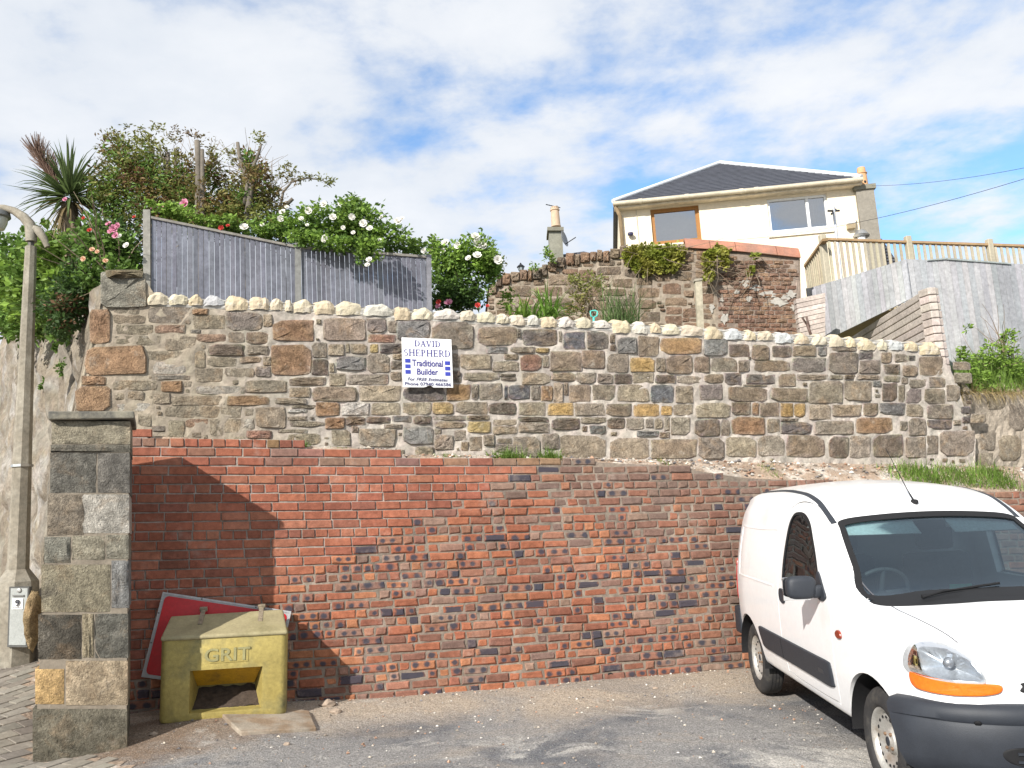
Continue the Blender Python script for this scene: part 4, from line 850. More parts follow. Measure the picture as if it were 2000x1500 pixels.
# ------------------------------------------------------------------ builder's sign on the stone wall
bs = thing('builder_sign', 'white notice board with blue lettering fixed to the rubble stone wall', 'sign', STONEP.px(836, 708, .06))
OFF = .075
c4 = [STONEP.px(784.5, 659, OFF), STONEP.px(881.5, 663, OFF), STONEP.px(885, 757, OFF), STONEP.px(787, 756, OFF)]
def bp_(x, y, off=0.0):                                       # board coordinates, x right 0..1, y down 0..1
    p = c4[0].lerp(c4[1], x).lerp(c4[3].lerp(c4[2], x), y); return p + STONEP.n * off
notch = [bp_(.60, 1.0), bp_(.585, .985), bp_(.56, .965), bp_(.535, .955), bp_(.50, .962), bp_(.47, .985), bp_(.445, .99), bp_(.41, 1.0)]
mb = MB(); mb.prism([bp_(0, 0), bp_(1, 0), bp_(1, 1)] + notch + [bp_(0, 1)], -STONEP.n * .012); fix_normals(mb.build('board', mat('sign_white', (.80, .80, .80), .45, var=.05, scale=5, fine=.03, spec=.4), bs))
MBLUE = mat('sign_blue', (.045, .06, .36), .5, var=.1); MINK = mat('sign_ink', (.05, .045, .22), .5, var=.1)
right = c4[1] - c4[0]; down = c4[3] - c4[0]; wB = right.length; hB = down.length
def btext(s, x, y, h, m, wfrac, shear=0.0, offset=0.0, spacing=1.0, name='lettering'):
    o = text_obj(s, 1.0, Matrix(), m, bs, name, extrude=.0015, shear=shear, offset=offset, spacing=spacing)
    co = np.array([v.co for v in o.data.vertices]); w0 = co[:, 0].max() - co[:, 0].min(); h0 = co[:, 1].max() - co[:, 1].min(); cx, cy = (co[:, 0].max() + co[:, 0].min()) / 2, (co[:, 1].max() + co[:, 1].min()) / 2
    o.data.transform(Matrix.Translation((-cx, -cy, 0))); o.data.transform(Matrix.Diagonal((wfrac * wB / w0, h * hB / h0, 1, 1)))
    o.matrix_world = frame_mat(bp_(x, y, .0025), right, -down); return o
# serif capitals drawn from stems, hairlines and feet
def serif_word(word, x0, x1, y0, y1, m):
    W_ = {'I': .55, 'D': 1.15, 'A': 1.15, 'V': 1.15, 'S': .85, 'H': 1.25, 'E': 1.0, 'P': .98, 'R': 1.12}; tot = sum(W_[c] + .12 for c in word) - .12; un = (x1 - x0) / tot; x = x0
    mb = MB()
    def quad(pts): mb.prism([bp_(px_, py_, .003) for px_, py_ in pts], -STONEP.n * .002)
    for ch in word:
        w = W_[ch] * un; X = lambda t: x + w * t; Y = lambda t: y0 + (y1 - y0) * t
        def bar(ax, ay, bx_, by, ta, tb=None):                 # a stroke between two points with widths in x
            tb = ta if tb is None else tb; quad([(X(ax) - ta * un / 2, Y(ay)), (X(ax) + ta * un / 2, Y(ay)), (X(bx_) + tb * un / 2, Y(by)), (X(bx_) - tb * un / 2, Y(by))])
        def hor(ax, bx_, y, t=.09): quad([(X(ax), Y(y - t / 2)), (X(bx_), Y(y - t / 2)), (X(bx_), Y(y + t / 2)), (X(ax), Y(y + t / 2))])
        def serif(cx, y, hw=.2): quad([(X(cx) - hw * un, Y(y - .035)), (X(cx) + hw * un, Y(y - .035)), (X(cx) + hw * un, Y(y + .035)), (X(cx) - hw * un, Y(y + .035))])
        def arc(cx, cy, rx, ry, a0, a1, t0=.06, t1=.2, n=9):
            for k in range(n):
                A0 = math.radians(lerp(a0, a1, k / n)); A1 = math.radians(lerp(a0, a1, (k + 1) / n)); th0 = lerp(t0, t1, abs(math.cos(A0))) * un; th1 = lerp(t0, t1, abs(math.cos(A1))) * un
                f = lambda A, th, s: (X(cx) + (rx * w + s * th / 2) * math.cos(A), Y(cy) + (ry * (y1 - y0) + s * th * .35) * math.sin(A)); quad([f(A0, th0, -1), f(A0, th0, 1), f(A1, th1, 1), f(A1, th1, -1)])
        if ch == 'I': bar(.5, 0, .5, 1, .2); serif(.5, .03, .24); serif(.5, .97, .24)
        if ch == 'D': bar(.2, 0, .2, 1, .2); serif(.2, .03); serif(.2, .97); arc(.38, .5, .5, .46, -90, 90); hor(.2, .4, .04, .07); hor(.2, .4, .96, .07)
        if ch == 'A': bar(.5, 0, .14, 1, .08); bar(.5, 0, .85, 1, .22); hor(.27, .72, .66, .07); serif(.13, .97, .17); serif(.86, .97, .2)
        if ch == 'V': bar(.14, 0, .5, 1, .22); bar(.86, 0, .5, 1, .08); serif(.14, .03, .2); serif(.87, .03, .17)
        if ch == 'H':
            for q in (.18, .82): bar(q, 0, q, 1, .2); serif(q, .03); serif(q, .97)
            hor(.2, .8, .5, .08)
        if ch == 'E': bar(.22, 0, .22, 1, .2); hor(.05, .9, .035, .07); hor(.05, .95, .965, .07); hor(.25, .7, .5, .07); bar(.88, 0, .88, .24, .06); bar(.93, .76, .93, 1, .06); bar(.7, .38, .7, .62, .05)
        if ch in 'PR': bar(.22, 0, .22, 1, .2); serif(.22, .03); serif(.22, .97); arc(.42, .27, .36, .24, -90, 90); hor(.25, .45, .035, .07); hor(.25, .45, .51, .07)
        if ch == 'R': bar(.5, .5, .86, .97, .2); serif(.9, .97, .13)
        if ch == 'S': arc(.5, .27, .32, .24, 70, 320, .07, .16); arc(.5, .73, .34, .24, -110, 140, .07, .18)
        x += w + .12 * un
    return mb.build('lettering', m, bs)
serif_word('DAVID', .25, .77, .05, .17, MINK); serif_word('SHEPHERD', .035, .965, .235, .37, MINK)
btext('Traditional', .50, .51, .135, MINK, .62, offset=.012); btext('Builder', .495, .685, .125, MINK, .42, offset=.012)
btext('For FREE Estimates', .495, .84, .066, mat('sign_grey_ink', (.07, .07, .16), .5), .80, shear=.25, offset=.012, spacing=1.05); btext('Phone 07940 466586', .50, .935, .068, mat('sign_grey_ink'), .92, offset=.014, spacing=1.05)
for k, (xx, sh) in enumerate(((.055, 0), (.85, .028))):
    for j in range(3):
        y0 = .43 + j * .112 + sh; mb = MB(); mb.prism([bp_(xx, y0, .003), bp_(xx + .105, y0, .003), bp_(xx + .105, y0 + .078, .003), bp_(xx, y0 + .078, .003)], -STONEP.n * .002); mb.build('blue_square', MBLUE, bs)
# ------------------------------------------------------------------ white panel van (local frame: x forward from the front axle, y to the van's right side = left in the photo, z up)
vax = ray(1008, 972).normalized(); rwp = EYE + ray(1497, 1353) * 7.45          # rear wheel contact on the visible side
vlat_img = (CX * -1 + CY * -.036)                                              # towards image left, slightly down
vf = -vax; vl = (vlat_img - vf * vlat_img.dot(vf)).normalized(); vu = vf.cross(vl).normalized()
if vu.z < 0: vu = -vu
TRK = .775                                                                     # half distance between the tyres' outer faces
org = rwp - vl * (TRK - .07) + vf * 2.60
VM = Matrix(((vf.x, vl.x, vu.x, org.x), (vf.y, vl.y, vu.y, org.y), (vf.z, vl.z, vu.z, org.z), (0, 0, 0, 1)))
van = thing('panel_van', 'white panel van with dark grey bumper parked facing out from the wall', 'van', org); van.matrix_world = VM
# x, zbottom, wsill, wmid(z .55), zbelt, wbelt, zup, wup, zedge, wedge, ztop
ST = [(.745, .30, .34, .36, .58, .36, .63, .36, .67, .33, .69), (.715, .25, .50, .53, .64, .53, .71, .52, .75, .47, .775), (.64, .22, .64, .67, .70, .67, .78, .655, .825, .58, .855),
      (.50, .21, .715, .75, .76, .75, .85, .735, .90, .64, .925), (.28, .21, .755, .795, .82, .80, .91, .78, .955, .68, .985), (.05, .215, .775, .815, .87, .82, .96, .795, 1.0, .69, 1.03),
      (-.16, .22, .785, .825, .91, .828, .99, .805, 1.035, .70, 1.065), (-.30, .22, .79, .828, .94, .83, 1.03, .80, 1.085, .69, 1.15), (-.50, .22, .79, .83, .97, .83, 1.12, .79, 1.22, .675, 1.29),
      (-.70, .22, .79, .83, .99, .83, 1.22, .775, 1.355, .665, 1.43), (-.86, .22, .79, .83, 1.0, .83, 1.30, .765, 1.46, .655, 1.535), (-1.0, .22, .79, .83, 1.0, .83, 1.36, .76, 1.545, .65, 1.62), (-1.2, .22, .79, .83, 1.0, .83, 1.41, .755, 1.635, .64, 1.70),
      (-1.5, .22, .79, .83, 1.0, .83, 1.44, .755, 1.69, .635, 1.765), (-2.0, .22, .79, .83, 1.0, .83, 1.45, .755, 1.715, .635, 1.80), (-2.6, .22, .785, .825, 1.0, .826, 1.45, .752, 1.705, .63, 1.79),
      (-2.9, .24, .765, .80, 1.0, .80, 1.44, .727, 1.67, .61, 1.755), (-3.06, .27, .735, .765, 1.0, .765, 1.42, .69, 1.59, .575, 1.68), (-3.13, .30, .68, .70, 1.0, .70, 1.38, .63, 1.50, .52, 1.58)]
ST = np.array(ST)[::-1]
def cr(x):                                                     # smooth station interpolation
    xs_ = ST[:, 0]; i = int(np.clip(np.searchsorted(xs_, x) - 1, 0, len(xs_) - 2)); x0, x1 = xs_[i], xs_[i + 1]; h = x1 - x0; t = np.clip((x - x0) / h, 0, 1)
    def slope(k):
        if k <= 0: return (ST[1] - ST[0]) / (xs_[1] - xs_[0])
        if k >= len(xs_) - 1: return (ST[-1] - ST[-2]) / (xs_[-1] - xs_[-2])
        a = (ST[k] - ST[k - 1]) / (xs_[k] - xs_[k - 1]); b_ = (ST[k + 1] - ST[k]) / (xs_[k + 1] - xs_[k]); m = np.where(a * b_ > 0, 2 * a * b_ / np.where(np.abs(a + b_) < 1e-9, 1e-9, a + b_), 0); return m
    m0, m1 = slope(i) * h, slope(i + 1) * h
    return (2 * t**3 - 3 * t**2 + 1) * ST[i] + (t**3 - 2 * t**2 + t) * m0 + (-2 * t**3 + 3 * t**2) * ST[i + 1] + (t**3 - t**2) * m1
def section(x, grow=0.0):
    _, zb, ws, wm, zbe, wb, zu, wu, ze, we, zt = cr(x); g = grow
    P = [(0, zb - g), (ws * .5, zb - g), (ws * .92, zb - g), (ws + g, zb + .05), (wm + g, zb + (zbe - zb) * .45), (wb + g, zbe), (wu + g, zu), (lerp(wu, we, .55) + g * .9, lerp(zu, ze, .72) + g * .3), (we + g * .6, ze + g * .7), (we * .62, lerp(ze, zt, .68) + g), (0, zt + g)]
    out = []
    for i in range(len(P) - 1):
        p0 = P[max(i - 1, 0)]; p1, p2 = P[i], P[i + 1]; p3 = P[min(i + 2, len(P) - 1)]
        if i == 0: p0 = (-P[1][0], P[1][1])
        if i == len(P) - 2: p3 = (-P[i][0], P[i][1])
        for k in range(5):
            t = k / 5; q = []
            for a in (0, 1):
                m1 = (p2[a] - p0[a]) * .5; m2 = (p3[a] - p1[a]) * .5
                if i in (2, 3): m1 *= .6; m2 *= .6
                q.append((2 * t**3 - 3 * t**2 + 1) * p1[a] + (t**3 - 2 * t**2 + t) * m1 + (-2 * t**3 + 3 * t**2) * p2[a] + (t**3 - t**2) * m2)
            out.append(q)
    out.append(list(P[-1])); return out
def body_solid(name, x0, x1, n, grow, m):
    rings = []
    for x in np.linspace(x0, x1, n):
        h = section(x, grow); rings.append([Vector((x, y, z)) for y, z in h] + [Vector((x, -y, z)) for y, z in h[-2:0:-1]])
    k = len(rings[0]); vs = [p for r in rings for p in r]; fs = [(i * k + j, (i + 1) * k + j, (i + 1) * k + (j + 1) % k, i * k + (j + 1) % k) for i in range(n - 1) for j in range(k)]
    # rounded end caps
    for ri, sgn in ((0, -1), (n - 1, 1)):
        prev = [ri * k + j for j in range(k)]; c = sum((vs[i] for i in prev), Vector()) / k
        for s, dx in ((.9, .012), (.6, .022)):
            cur = []
            for j in range(k):
                p = vs[ri * k + j]; cur.append(len(vs)); vs.append(Vector((p.x + sgn * dx, c.y + (p.y - c.y) * s, c.z + (p.z - c.z) * s)))
            fs += [(prev[j], prev[(j + 1) % k], cur[(j + 1) % k], cur[j]) for j in range(k)]; prev = cur
        fs.append(tuple(prev))
    return fix_normals(mesh_obj(name, vs, fs, m, van, True, local=True))
MWHITE = mat('white_paint', (.86, .86, .86), .30, var=.02, scale=3, spec=.5, coat=.6, fine=.03, col2=(.72, .70, .66), c2scale=2.4, c2lo=.56, c2hi=.85); MTRIM = mat('dark_trim', (.026, .030, .038), .55, var=.12, scale=12, bump=.15, bscale=260, spec=.4, fine=.05)
MBLACK = mat('matt_black', (.012, .012, .013), .7, var=.1); MRUB = mat('tyre_rubber', (.035, .034, .034), .8, var=.2, scale=14, col2=(.10, .09, .075), c2scale=9, c2lo=.5, c2hi=.8)
MGLASS = glass_mat('car_glass', (.50, .60, .62), refl=(.72, .87, 1.0), ior=1.9); MLENS = glass_mat('lens_glass', (.93, .95, .96), ior=1.45)
mb_body = body_solid('bodywork', -3.13, .745, 96, 0, MWHITE)
bm = bmesh.new(); bm.from_mesh(mb_body.data); VT = BVHTree.FromBMesh(bm); bm.free()
def hit_side(x, z, sgn=1):                                     # outer surface from the side
    h = VT.ray_cast(Vector((x, sgn * 1.5, z)), Vector((0, -sgn, 0))); return h[0], h[1]
def hit_front(y, z):
    h = VT.ray_cast(Vector((2.0, y, z)), Vector((-1, 0, 0))); return h[0], h[1]
def hit_top(x, y):
    h = VT.ray_cast(Vector((x, y, 3.0)), Vector((0, 0, -1))); return h[0], h[1]
def smooth_poly(pts, per=6, tens=.5):
    n = len(pts); out = []
    for i in range(n):
        p0, p1, p2, p3 = (np.array(pts[(i + q) % n], float) for q in (-1, 0, 1, 2))
        for k in range(per):
            t = k / per; m1 = (p2 - p0) * tens; m2 = (p3 - p1) * tens
            out.append(tuple((2 * t**3 - 3 * t**2 + 1) * p1 + (t**3 - 2 * t**2 + t) * m1 + (-2 * t**3 + 3 * t**2) * p2 + (t**3 - t**2) * m2))
    return out
def patch(name, outline, hit, m, parent, off=.004, rim=None, rings=(1, .97, .9, .75, .5, .2), heights=None, smooth=True, depth=.012, per=6, thick=True):
    """a panel that follows the body surface: outline in the projection's 2D frame"""
    O = smooth_poly(outline, per); n = len(O); c = (sum(p[0] for p in O) / n, sum(p[1] for p in O) / n); vs = []; fs = []
    if heights is None: heights = [0] + [1] * (len(rings) - 1)
    lay = []
    for r, hgt in zip(rings, heights):
        row = []
        for p in O:
            q, nn_ = hit(c[0] + (p[0] - c[0]) * r, c[1] + (p[1] - c[1]) * r)
            if q is None: q, nn_ = lay[-1][len(row)] if lay else (Vector((0, 0, 0)), Vector((1, 0, 0)))
            row.append((q, nn_))
        lay.append(row)
    if thick:
        for q, nn_ in lay[0]: vs.append(q - nn_ * depth)
    for row, hgt in zip(lay, heights):
        for q, nn_ in row: vs.append(q + nn_ * (off * hgt))
    L_ = len(lay) + (1 if thick else 0)
    for i in range(L_ - 1):
        for j in range(n): fs.append((i * n + j, i * n + (j + 1) % n, (i + 1) * n + (j + 1) % n, (i + 1) * n + j))
    q, nn_ = hit(*c); 
    if q is None: q = sum((vs[(L_ - 1) * n + j] for j in range(n)), Vector()) / n; nn_ = Vector((0, 0, 0))
    vs.append(q + nn_ * off * heights[-1]); fs += [((L_ - 1) * n + j, (L_ - 1) * n + (j + 1) % n, L_ * n) for j in range(n)]
    o = mesh_obj(name, vs, fs, m, parent, smooth, sharp=50, local=True); return fix_normals(o) if thick else o
def ribbon(name, pts2, hit, w, off, m, parent):
    vs = []; fs = []; P = [hit(*p) for p in pts2]; P = [(q, nn_) for q, nn_ in P if q is not None]
    for i, (q, nn_) in enumerate(P):
        t = (P[min(i + 1, len(P) - 1)][0] - P[max(i - 1, 0)][0]).normalized(); s = t.cross(nn_).normalized() * (w / 2); vs += [q + s + nn_ * off, q - s + nn_ * off, q - s - nn_ * .01, q + s - nn_ * .01]
    for i in range(len(P) - 1): 
        for a in range(4): fs.append((4 * i + a, 4 * i + (a + 1) % 4, 4 * i + 4 + (a + 1) % 4, 4 * i + 4 + a))
    fs += [(3, 2, 1, 0), tuple(4 * (len(P) - 1) + a for a in range(4))]
    return mesh_obj(name, vs, fs, m, parent, True, sharp=40, local=True)
def prism2(poly, axis, a, b_):
    """2D outline extruded along an axis (y for side cuts, x for front cuts)"""
    n = len(poly); vs = []
    for d in (a, b_):
        for p in poly: vs.append(Vector((p[0], d, p[1])) if axis == 'y' else Vector((d, p[0], p[1])))
    fs = [tuple(range(n)), tuple(range(2 * n - 1, n - 1, -1))] + [(i, n + i, n + (i + 1) % n, (i + 1) % n) for i in range(n)]
    return fix_normals(mesh_obj('cutter', vs, fs, MWHITE, van, local=True))
# outlines
WS = smooth_poly([(-.70, 1.03), (-.35, 1.045), (0, 1.05), (.35, 1.045), (.70, 1.03), (.665, 1.20), (.605, 1.43), (.56, 1.495), (.30, 1.525), (0, 1.535), (-.30, 1.525), (-.56, 1.495), (-.605, 1.43), (-.665, 1.20)], 5)
SWIN = smooth_poly([(-.64, 1.02), (-1.0, 1.025), (-1.43, 1.03), (-1.485, 1.06), (-1.47, 1.40), (-1.43, 1.52), (-1.36, 1.55), (-1.22, 1.54), (-1.07, 1.47), (-.93, 1.34), (-.74, 1.12)], 5)
DOOR = smooth_poly([(-.53, .32), (-.60, .30), (-.95, .29), (-1.50, .30), (-1.585, .36), (-1.595, .7), (-1.595, 1.1), (-1.58, 1.45), (-1.50, 1.60), (-1.30, 1.64), (-1.08, 1.59), (-.90, 1.48), (-.74, 1.26), (-.56, 1.02), (-.50, .96), (-.50, .6)], 5)
def off_poly(P, d):
    cx = sum(p[0] for p in P) / len(P); cz = sum(p[1] for p in P) / len(P); out = []; n = len(P)
    for i in range(n):
        a = np.array(P[i - 1]); b_ = np.array(P[(i + 1) % n]); t = b_ - a; nn_ = np.array((t[1], -t[0])) / max(1e-9, np.hypot(*t)); p = np.array(P[i])
        if np.dot(nn_, p - np.array((cx, cz))) < 0: nn_ = -nn_
        out.append(tuple(p + nn_ * d))
    return out
HL = [(.53, .706), (.545, .765), (.585, .828), (.64, .864), (.69, .876), (.728, .868), (.752, .845), (.766, .79), (.766, .722), (.74, .706), (.64, .702)]
AMB = [(.455, .655), (.50, .638), (.60, .628), (.735, .626), (.766, .645), (.768, .712), (.75, .702), (.65, .694), (.52, .694), (.455, .686)]
# hollow cab
cav = []
for x in np.linspace(-1.72, -.22, 24):
    h = section(x, 0); cavr = []
    for y, z in h: cavr.append((y * .94 if y < .7 else y - .05, max(.36, z - .045 if z > .6 else z + .14)))
    cav.append([Vector((x, y, z)) for y, z in cavr] + [Vector((x, -y, z)) for y, z in cavr[-2:0:-1]])
k = len(cav[0]); cvv = [p for r in cav for p in r]; cff = [(i * k + j, (i + 1) * k + j, (i + 1) * k + (j + 1) % k, i * k + (j + 1) % k) for i in range(len(cav) - 1) for j in range(k)] + [tuple(range(k - 1, -1, -1)), tuple((len(cav) - 1) * k + j for j in range(k))]
cavo = fix_normals(mesh_obj('cavity', cvv, cff, MBLACK, van, local=True))
arches = []
for ax in (0, -2.6):
    for sg_ in (1, -1):
        mb = MB(); mb.lathe([(.372, .50), (.372, 1.1)], 40, M=Matrix.Translation((ax, 0, .235)) @ Matrix.Rotation(-sg_ * math.pi / 2, 4, 'X')); arches.append(fix_normals(mb.build('arch', MBLACK, van, local=True)))
do_bool(mb_body, arches)
do_bool(mb_body, [cavo])
do_bool(mb_body, [prism2(smooth_poly([(sg_ * a_, b_) for a_, b_ in off_poly(HL, -.004)], 5), 'x', .385, 1.2) for sg_ in (1, -1)])
do_bool(mb_body, [prism2(WS, 'x', -1.6, 1.2)] )
do_bool(mb_body, [prism2(SWIN, 'y', -1.3, 1.3)])
dcopy = bpy.data.objects.new('door', mb_body.data.copy()); COL.objects.link(dcopy); dcopy.parent = van
do_bool(dcopy, [prism2(off_poly(DOOR, -.0045), 'y', .60, 1.3)], 'INTERSECT'); do_bool(mb_body, [prism2(off_poly(DOOR, .0035), 'y', .60, 1.3)])
shade(mb_body, 32); shade(dcopy, 32); dcopy['label'] = 'white driver door with dark handle and mirror'
def no_cutter_mats(o):
    while len(o.data.materials) > 1: o.data.materials.pop(index=len(o.data.materials) - 1)
    o.data.materials[0] = MWHITE
no_cutter_mats(mb_body); no_cutter_mats(dcopy)
mb = MB(); mb.box((-1.52, .625, .33), (-.56, .74, .98), bev=.01); mb.build('door_card', MBLACK, van, local=True)
# glass and its dark seals
Hs = lambda x, z: hit_side(x, z, 1); Hs2 = lambda x, z: hit_side(x, z, -1)
patch('windscreen', off_poly(WS[::5], .02), hit_front, MGLASS, van, off=-.006, thick=False, rings=(1, .9, .75, .5, .25))
def frame_strip(name, P, Pin, hit, off, m, parent):
    vs = []; fs = []; n = len(P)
    for a, b_ in zip(P, Pin):
        qa, na = hit(*a); qb, nb = hit(*b_); vs += [qa + na * off, qb + nb * off, qb - nb * .006]
    for i in range(n):
        j = (i + 1) % n; fs += [(3 * i, 3 * j, 3 * j + 1, 3 * i + 1), (3 * i + 1, 3 * j + 1, 3 * j + 2, 3 * i + 2)]
    return mesh_obj(name, vs, fs, m, parent, True, sharp=40, local=True)
frame_strip('windscreen_seal', off_poly(WS, .012), off_poly(WS, -.024), hit_front, .003, MBLACK, van)
for hs, par in ((Hs, dcopy), (Hs2, van)):
    patch('side_window', off_poly(SWIN[::5], .015), hs, MGLASS, par, off=-.008, thick=False, rings=(1, .8, .5, .25)); frame_strip('window_seal', off_poly(SWIN, .010), off_poly(SWIN, -.014), hs, .003, MBLACK, par)
# roof gutters (dark strips from the windscreen corner back along the roof)
for sg_ in (1, -1):
    pts = [(x, sg_ * float(np.interp(-x, [.86, 1.0, 1.2, 1.5, 2.0, 2.6, 3.0], [.625, .625, .615, .605, .60, .595, .55]))) for x in np.linspace(-.88, -2.95, 40)]
    ribbon('roof_strip', pts, hit_top, .038, .004, MTRIM, van)
# side mouldings
for hs in (Hs, Hs2):
    patch('side_moulding', [(-.57, .44), (-.60, .392), (-.9, .39), (-1.4, .39), (-1.9, .39), (-2.14, .395), (-2.19, .45), (-2.225, .525), (-2.19, .56), (-1.9, .562), (-1.4, .562), (-.9, .562), (-.62, .562), (-.575, .54)], hs, MTRIM, van, off=.016, heights=[0, .7, 1, 1, 1, 1], rings=(1, .985, .95, .7, .4, .15))
    ribbon('moulding_joint', [(-1.595, z) for z in np.linspace(.40, .555, 8)], hs, .005, .0175, MBLACK, van)
    ribbon('moulding_badge', [(x, .475) for x in np.linspace(-.70, -.80, 6)], hs, .03, .018, mat('trim_dark2', (.03, .033, .04), .4), van)
    patch('side_repeater', [(-.33, .765), (-.37, .755), (-.41, .765), (-.415, .79), (-.38, .81), (-.34, .80)], hs, mat('repeater_amber', (.22, .03, .012), .25, var=.1, spec=.6), van, off=.012, heights=[0, .8, 1, 1, 1, 1])
# pressed rear quarter panel outline and rear wing flare line
for pts in ([(x, 1.42 + .02 * math.sin((x + 1.6) * 2)) for x in np.linspace(-1.72, -2.80, 24)], [(x, .955) for x in np.linspace(-1.72, -2.80, 24)]):
    ribbon('panel_crease', pts, Hs, .012, .0035, MWHITE, van)
ribbon('panel_crease', [(-2.80 - .02 * math.sin(t * 3.14), .955 + .44 * t) for t in np.linspace(0, 1, 14)], Hs, .012, .0035, MWHITE, van)
MSEAM = mat('panel_gap', (.10, .10, .11), .7, var=.0, fine=0)
ribbon('bonnet_gap', [(float(np.interp(t, [0, .5, 1], [-.46, .10, .56])), float(np.interp(t, [0, .5, 1], [.68, .655, .565]))) for t in np.linspace(0, 1, 26)], hit_top, .008, .0012, MSEAM, van)
ribbon('bonnet_gap', [(float(np.interp(t, [0, .5, 1], [-.46, .10, .56])), -float(np.interp(t, [0, .5, 1], [.68, .655, .565]))) for t in np.linspace(0, 1, 26)], hit_top, .008, .0012, MSEAM, van)
ribbon('roof_gutter_gap', [(-1.15, 1.68), (-1.05, 1.645), (-.95, 1.57), (-.85, 1.47), (-.72, 1.335), (-.58, 1.17)], Hs, .004, .001, MSEAM, van)
# door handle, mirror
patch('door_handle', [(-1.43, .855), (-1.48, .845), (-1.535, .865), (-1.555, .915), (-1.535, .955), (-1.46, .95), (-1.425, .91)], Hs, MTRIM, dcopy, off=.010, heights=[0, 1, 1, .8, .7, .7])
mq, mn = hit_side(-.64, 1.07); 
def sup_ell(c, r, n=(16, 10), e=.55, M=None):
    vs = []; fs = []; U_, V_ = n[0], n[1]
    sg = lambda a: math.copysign(abs(a) ** e, a)
    for j in range(V_ + 1):
        ph = -math.pi / 2 + math.pi * j / V_
        for i in range(U_):
            th_ = 2 * math.pi * i / U_; vs.append(Vector((c[0] + r[0] * sg(math.cos(ph)) * sg(math.cos(th_)), c[1] + r[1] * sg(math.cos(ph)) * sg(math.sin(th_)), c[2] + r[2] * sg(math.sin(ph)))))
    for j in range(V_):
        for i in range(U_): fs.append((j * U_ + i, j * U_ + (i + 1) % U_, (j + 1) * U_ + (i + 1) % U_, (j + 1) * U_ + i))
    if M: vs = [M @ v for v in vs]
    return vs, fs
for sg_ in (1, -1):
    y0 = sg_ * (mq.y)
    mb = MB(); mb.add(*sup_ell((-.66, y0 + sg_ * .138, 1.06), (.05, .098, .080))); mir = mb.build('mirror', MTRIM, van, True, local=True)
    mb = MB(); mb.add(*sup_ell((-.655, y0 + sg_ * .035, 1.03), (.035, .05, .045))); mb.build('mirror_arm', MTRIM, mir, True, local=True)
    mb = MB(); mb.box((-.718, y0 + sg_ * .155 - .095, .965), (-.712, y0 + sg_ * .155 + .085, 1.125), bev=.002); mb.build('mirror_glass', mat('mirror_silver', (.8, .8, .8), .05, metal=1, var=0, fine=0), mir, local=True)
    patch('mirror_sail', [(-.56, 1.0), (-.62, .965), (-.70, .985), (-.745, 1.06), (-.76, 1.15), (-.72, 1.14), (-.62, 1.06)], Hs if sg_ > 0 else Hs2, MTRIM, dcopy if sg_ > 0 else van, off=.012)
# front bumper, grille, lights
def shell_ring(name, x_lo, z0, z1, grow, m, prof):
    """wrap-round bumper: follows the body's plan outline at mid height, grown outwards"""
    ang = np.linspace(-1, 1, 61); vs = []; fs = []
    def plan(t):
        a = abs(t); xx = float(np.interp(a, [0, .25, .45, .60, .72, .82, 1], [.775, .765, .735, .66, .57, .47, x_lo])); yy = float(np.interp(a, [0, .25, .45, .60, .72, .82, 1], [0, .26, .46, .63, .73, .79, .825])); return Vector((xx, math.copysign(yy, t), 0))
    pl = [plan(t) for t in ang]
    for it in range(3): pl = [pl[0]] + [(pl[i - 1] + pl[i] * 2 + pl[i + 1]) / 4 for i in range(1, len(pl) - 1)] + [pl[-1]]
    for i, t in enumerate(ang):
        tn = (pl[min(i + 1, 60)] - pl[max(i - 1, 0)]).normalized(); nn_ = Vector((tn.y, -tn.x, 0)); 
        if nn_.dot(pl[i]) < 0: nn_ = -nn_
        for d, z in prof: vs.append(pl[i] + Vector(((.62 - z) * .42 * max(0, (abs(t) - .72) / .28), 0, 0)) + nn_ * (d + grow) + Vector((0, 0, z - (.035 * abs(t) ** 4 if z > .5 else 0))))
    k = len(prof); fs = [(i * k + j, (i + 1) * k + j, (i + 1) * k + (j + 1) % k, i * k + (j + 1) % k) for i in range(60) for j in range(k)] + [tuple(range(k)), tuple(60 * k + j for j in range(k - 1, -1, -1))]
    return fix_normals(mesh_obj(name, vs, fs, m, van, True, sharp=45, local=True))
bump = shell_ring('front_bumper', .315, .20, .6, .0, MTRIM, [(-.12, .205), (-.03, .20), (.02, .235), (.045, .30), (.05, .40), (.05, .475), (.04, .495), (.05, .515), (.045, .562), (.02, .590), (-.03, .60), (-.12, .585)])
HB = lambda y, z: (lambda h: (h[0], h[1]))(BB.ray_cast(Vector((2, y, z)), Vector((-1, 0, 0))))
bm = bmesh.new(); bm.from_mesh(bump.data); BB = BVHTree.FromBMesh(bm); bm.free()
for sg_ in (1, -1):
    patch('air_intake', [(sg_ * .08, .29), (sg_ * .25, .285), (sg_ * .44, .30), (sg_ * .50, .345), (sg_ * .46, .385), (sg_ * .25, .395), (sg_ * .08, .395)], HB, MBLACK, bump, off=.003)
    for zz_ in (.32, .36): ribbon('intake_slat', [(sg_ * y, zz_) for y in np.linspace(.09, .44, 10)], HB, .012, .012, MTRIM, bump)
    mb = MB(); q, nn_ = HB(sg_ * .585, .50); mb.lathe([(.001, .006), (.014, .006), (.018, 0)], 14, M=Matrix.Translation(q) @ nn_.to_track_quat('Z', 'Y').to_matrix().to_4x4()); mb.build('tow_eye_cap', MBLACK, bump, True, local=True)
plate = MB(); q, nn_ = HB(0, .43); plate.box((q.x - .004, -.26, .375), (q.x + .008, .26, .485)); plate.build('number_plate', mat('plate_blank', (.75, .75, .72), .4, var=.04), bump, local=True)
grp = [(-.34, .645), (0, .64), (.34, .645), (.36, .68), (.33, .70), (0, .705), (-.33, .70), (-.36, .68)]
